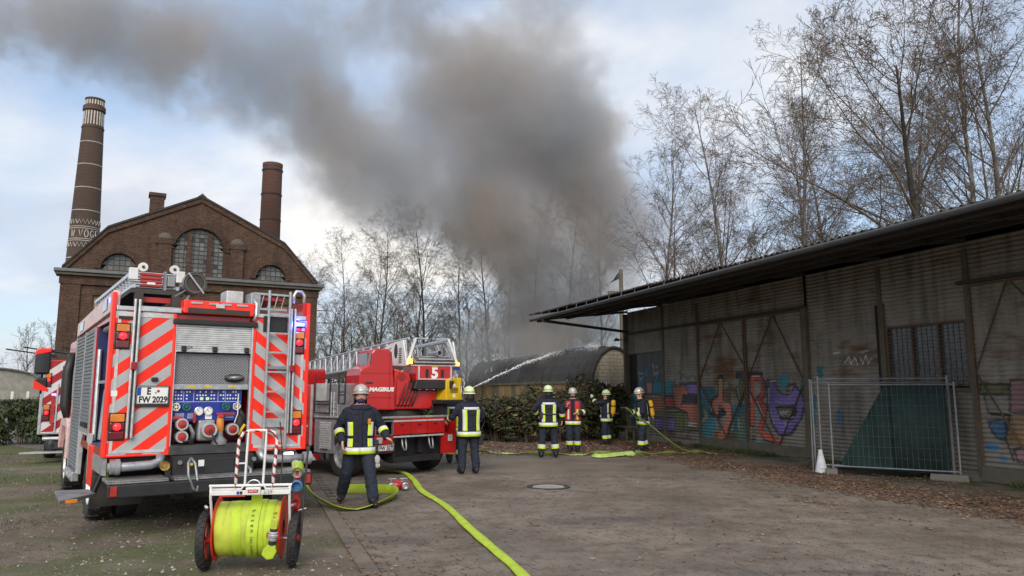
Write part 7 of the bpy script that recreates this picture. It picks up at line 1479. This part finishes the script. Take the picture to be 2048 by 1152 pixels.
    def vstrip(th, z0, z1, w=.095, flip=False):
        bb = B(); nz = 14; cols = 5
        for i in range(nz + 1):
            z = z0 + (z1 - z0) * i / nz; a = ring_at(z)[0]
            for j in range(cols): bb.v.append(tuple(torso_pt(z, th + (j / (cols - 1) - .5) * w / a * 1.1, lean, .019, bulk)))
        for i in range(nz):
            for j in range(cols - 1): p = i * cols + j; bb.f.append((p, p + 1, p + cols + 1, p + cols)); bb.m.append(int((j < 2) != flip))
        o = bb.to('reflective_stripe', ['refl_silver', 'refl_lime'], root, smooth=True); sd = o.modifiers.new('s', 'SOLIDIFY'); sd.thickness = .004
    def hstrip(z0, z1, t0, t1, mats, flipz=False):
        bb = B(); n_ = 40
        zs = [z0, (z0 + z1) / 2, z1]
        for z in zs:
            for k in range(n_ + 1): bb.v.append(tuple(torso_pt(z, t0 + (t1 - t0) * k / n_, lean, .020, bulk)))
        for i in range(2):
            for k in range(n_): p = i * (n_ + 1) + k; bb.f.append((p, p + 1, p + n_ + 2, p + n_ + 1)); bb.m.append(1 - i)
        o = bb.to('reflective_band', mats, root, smooth=True); sd = o.modifiers.new('s', 'SOLIDIFY'); sd.thickness = .004
    hstrip(.785, .885, 0, 6.2832, ['refl_silver', 'refl_lime'])
    if front:
        for s in (-1, 1): vstrip(s * .62, .895, 1.02, .085, s < 0); vstrip(s * .62, 1.06, 1.27, .085, s < 0)
    if back == 'u':
        for s in (-1, 1): vstrip(math.pi + s * .58, .895, 1.36, .09, s < 0)
        hstrip(1.345, 1.405, math.pi - .66, math.pi + .66, ['refl_silver', 'refl_silver'])
    # helmet
    he = bpy.data.objects.new('helmet', None); COL.objects.link(he); he.parent = root; he.location = hc_ + Mh @ Vector((0, -.010, .056)); he.rotation_euler = (Matrix.Rotation(yaw, 4, 'Z') @ Matrix.Rotation(pitch, 4, 'X')).to_euler()
    B().lathe([(1e-4, .142), (.045, .138), (.085, .120), (.112, .086), (.124, .045), (.126, .005), (.146, -.016), (.150, -.024), (.143, -.026), (.120, -.010)], n=28, sc=(.92, 1.13)).to('shell', helmet, he, smooth=True)
    B().tube([(0, .150, .0), (0, .13, .07), (0, .07, .128), (0, 0, .148), (0, -.07, .130), (0, -.13, .07), (0, -.15, .0)], .010, 6).to('crest', helmet, he, smooth=True)
    B().lathe([(.127, .008), (.129, .008), (.129, .026), (.125, .026)], n=28, sc=(.92, 1.13)).to('helmet_band', 'leather', he)
    B().lathe([(.118, -.01), (.122, -.07), (.130, -.17), (.124, -.17), (.114, -.07), (.110, -.01)], n=20, a0=math.pi * 1.16, a1=math.pi * 1.84, sc=(.92, 1.1)).to('neck_guard', 'leather', he, smooth=True)
    if mask: B().ell((0, .050, -.122), (.066, .068, .050), 14, 10).to('face_mask', 'mask', he, smooth=True)
    for s in (-1, 1): B().ell((.030 * s, .092, -.066), (.013, .010, .007), 8, 6).to('eye', 'black_ink', he); B().tube([(.082 * s, .03, -.0), (.074 * s, .045, -.10), (.03 * s, .06, -.165)], .006, 5).to('chin_strap', 'leather', he)
    if helmet == 'helmet_silver': B().lathe([(.134, .0), (.140, .03), (.136, .055), (.131, .055), (.134, .03), (.130, 0)], n=14, a0=math.pi * .12, a1=math.pi * .88, sc=(.92, 1.14)).to('visor', 'helmet_silver', he, smooth=True)
    B().tube([tuple(torso_pt(1.50 - .03 * math.cos(6.2832 * k / 20), 6.2832 * k / 20, lean, .012)) for k in range(21)], [.026] * 21, 8).to('collar', 'cloth_navy', root, smooth=True)
    if front: bb = B(); [bb.v.append(tuple(torso_pt(.80 + .68 * i / 12, (j - .5) * .16, lean, .014, bulk))) for i in range(13) for j in (0, 1)]; [bb.f.append((2 * i, 2 * i + 1, 2 * i + 3, 2 * i + 2)) for i in range(12)]; bb.m = [0] * 12; o = bb.to('front_placket', 'cloth_navy', root, smooth=True); o.modifiers.new('s', 'SOLIDIFY').thickness = .006
    if vest:
        bb = B(); n_ = 44; t0, t1 = .20, 6.2832 - .20
        for i in range(11):
            z = .90 + .57 * i / 10
            for k in range(n_ + 1): bb.v.append(tuple(torso_pt(z, t0 + (t1 - t0) * k / n_, lean, .026, bulk)))
        for i in range(10):
            for k in range(n_):
                th = t0 + (t1 - t0) * (k + .5) / n_
                if i > 5 and abs(math.sin(th)) > .93: continue
                p = i * (n_ + 1) + k; bb.f.append((p, p + 1, p + n_ + 2, p + n_ + 1)); bb.m.append(0)
        o = bb.to('red_vest', 'vest_red', root, smooth=True); o.modifiers.new('s', 'SOLIDIFY').thickness = .008
        for s in (-1, 1):
            bb = B()
            for i in range(9): z = .93 + .30 * i / 8; [bb.v.append(tuple(torso_pt(z, s * .52 + (j - .5) * .28, lean, .034, bulk))) for j in (0, .5, 1)]
            for i in range(8): bb.f += [(3 * i, 3 * i + 1, 3 * i + 4, 3 * i + 3), (3 * i + 1, 3 * i + 2, 3 * i + 5, 3 * i + 4)]
            bb.m = [k % 2 for k in range(16)]; o = bb.to('vest_stripe', ['refl_silver', 'refl_lime'], root, smooth=True); o.modifiers.new('s', 'SOLIDIFY').thickness = .004
    return root, J
CLOTH_TEX = bpy.data.textures.new('folds', 'CLOUDS'); CLOTH_TEX.noise_scale = .070; CLOTH_TEX.noise_depth = 2
def bottle(loc, rz, tilt, label):
    o = T('air_cylinder', label, 'air cylinder', loc, rz, 'breathing air cylinders'); c = bpy.data.objects.new('bottle', None); COL.objects.link(c); c.parent = o; c.rotation_euler = (tilt, 0, 0)
    B().lathe([(1e-4, .245), (.045, .235), (.074, .20), (.078, .16), (.078, -.17), (.068, -.215), (.03, -.24), (.022, -.25), (.022, -.28), (1e-4, -.28)], n=22).to('cylinder', 'bottle_yellow', c, smooth=True); B().lathe([(.079, .02), (.082, .02), (.082, .06), (.079, .06)], n=22).to('strap', 'leather', c); B().rod((-.05, 0, -.28), (.05, 0, -.28), .02, 8).to('valve', 'steel', c); B().bx(-.12, .12, .085, .105, -.24, .22).to('back_plate', 'black_plastic', c, bev=.01); return o
gp = 'firefighters at the scene'
p1, j1 = person('firefighter in silver helmet and dark face mask striding across the yard', (-2.38, 11.85, .012), math.pi + .26, dict(hipR=(.11, -.01, .90), hipL=(-.11, .01, .90), kneeR=(.18, -.06, .50), ankR=(.23, -.34, .13), kneeL=(-.16, .15, .51), ankL=(-.21, .26, .10), footR=(.25, 1, -.1), footL=(-.15, 1, 0), elbR=(.33, -.05, 1.17), wriR=(.27, .17, .97), elbL=(-.34, -.04, 1.18), wriL=(-.41, .16, 1.02), hdirL=(-.55, .35, -.4), hnR=(-.8, .1, 0), hnL=(.4, .2, -.6), curlL=.3, hdirR=(-.12, .2, -1), thumbR=-1), gp, .0062, 'helmet_silver', legband=False, mask=True, bulk=1.10, pitch=.14)
B().bx(-.29, -.21, -.02, .08, .80, .99).to('belt_pouch', 'leather', p1, bev=.015); g_ = B().ell((-.27, .12, .69), (.045, .03, .075), 10, 8)
for k in range(4): g_.tube([(-.30 + .022 * k, .12, .63), (-.305 + .024 * k, .125, .56 + .012 * abs(k - 1.5))], .011, 6)
tag(g_.to('work_gloves', 'glove_white', smooth=True, loc=(-2.38, 11.85, .012), rot=(0, 0, math.pi + .26)), 'pair of pale work gloves hanging from the striding firefighter\'s belt', 'gloves')
B().bx(-.155, -.105, .155, .185, 1.24, 1.32).to('radio', 'orange_cast', p1, bev=.008)
p2, _ = person('firefighter seen from behind working at the rear corner of the ladder truck', (-.93, 16.35, .012), .42, dict(ankR=(.15, -.05, .10), ankL=(-.15, .02, .10), elbL=(-.33, .12, 1.20), wriL=(-.36, .36, 1.12), elbR=(.31, .05, 1.18), wriR=(.22, .28, 1.08)), gp, .011, bulk=1.14, legband=False, front=False, scale=1.0)
B().bx(.20, .30, -.10, .04, .60, .82).to('radio_pouch', 'leather', p2, bev=.02)
p3, _ = person('firefighter in lime helmet seen from behind before the hedge, legs apart', (.98, 20.38, .012), .06, dict(ankR=(.19, 0, .10), ankL=(-.19, .02, .10), elbR=(.36, -.02, 1.18), wriR=(.37, .06, .95), elbL=(-.38, .03, 1.22), wriL=(-.26, .20, 1.06)), gp, .012, bulk=1.10, front=False, scale=1.03)
B().tube([tuple(torso_pt(1.10, 6.2832 * k / 20, (0, 0), .034)) for k in range(21)], .014, 6, sx=.5, sy=1.6).to('tool_belt', 'leather', p3, smooth=True); B().bx(-.24, -.16, -.20, -.15, 1.0, 1.16).to('belt_pouch', 'leather', p3, bev=.015)
p4, _ = person('firefighter wearing a red vest and dark mask facing the yard', (1.78, 22.03, .012), math.pi - .12, dict(ankR=(.10, .02, .10), ankL=(-.12, -.02, .10), elbR=(.33, .03, 1.18), wriR=(.16, .24, 1.30), elbL=(-.33, .03, 1.16), wriL=(-.17, .25, 1.10), hdirR=(-.3, .2, .8), hdirL=(.8, .2, .1)), gp, .012, 'helmet_silver', vest=True, mask=True, back=None, front=True)
p5, _ = person('firefighter with air cylinder raising a gloved hand beside the hut', (3.12, 24.9, .012), .95, dict(ankR=(.10, 0, .10), ankL=(-.10, 0, .10), elbL=(-.33, .22, 1.40), wriL=(-.20, .42, 1.56), elbR=(.30, .06, 1.17), wriR=(.24, .26, 1.02), hdirL=(0, .3, .9)), gp, .012, skin_hands=False, glove=True, scale=.97)
B().tube([tuple(torso_pt(1.06, 6.2832 * k / 20, (0, 0), .022)) for k in range(21)], .014, 6, sx=.5, sy=1.6).to('harness_belt', 'leather', p5, smooth=True)
bottle((3.12 + .20, 24.9 - .16, 1.24), .95, R(4), 'yellow air cylinder on the back of the man raising his hand')
p6, j6 = person('firefighter with air cylinder holding a green hose beside the graffiti wall', (3.81, 22.03, .012), 1.75, dict(lean=(0, .10), ankR=(.13, -.12, .10), ankL=(-.13, .12, .10), elbR=(.27, .16, 1.12), wriR=(.10, .40, 1.16), elbL=(-.29, .10, 1.14), wriL=(-.10, .34, 1.02), hdirR=(-.6, .6, .1), hdirL=(.6, .5, 0)), gp, .012, 'helmet_silver', skin_hands=False, pitch=-.15, bulk=.98)
B().tube([tuple(torso_pt(1.06, 6.2832 * k / 20, (0, .10), .022)) for k in range(21)], .014, 6, sx=.5, sy=1.6).to('harness_belt', 'leather', p6, smooth=True)
bottle((3.81 + .26, 22.03 + .03, 1.26), 1.75, R(-8), 'yellow air cylinder on the back of the man holding the hose')
ribbon('fire_hose', 'green hose held at the waist by the firefighter at the graffiti wall', [(3.30, 21.92, 1.22), (3.42, 21.90, 1.16), (3.55, 21.85, .98), (3.74, 21.76, .90), (4.0, 21.70, .72), (4.35, 21.60, .42), (4.75, 21.48, .12), (5.1, 21.35, .02), (5.5, 21.0, .02)], .13, 'hose_green', edge=.5)
nz_ = T('branch_pipe', 'dark branch pipe nozzle at the tip of the held hose', 'nozzle', (3.30, 21.92, 1.28), 1.75); B().lathe([(.03, -.05), (.035, 0), (.03, .03), (.02, .10), (.024, .16), (.018, .16)], n=14, ax='y').to('barrel', 'black_plastic', nz_, smooth=True); B().tube([(0, -.02, 0), (0, -.01, -.1)], .013, 6).to('grip', 'black_plastic', nz_)
p7, _ = person('firefighter half hidden behind the ladder truck aiming the water jet', (-1.42, 18.75, .012), -.25, dict(elbR=(.30, .15, 1.18), wriR=(.14, .42, 1.32), elbL=(-.28, .12, 1.2), wriL=(-.02, .36, 1.26)), gp, .013, scale=.97, legband=True)
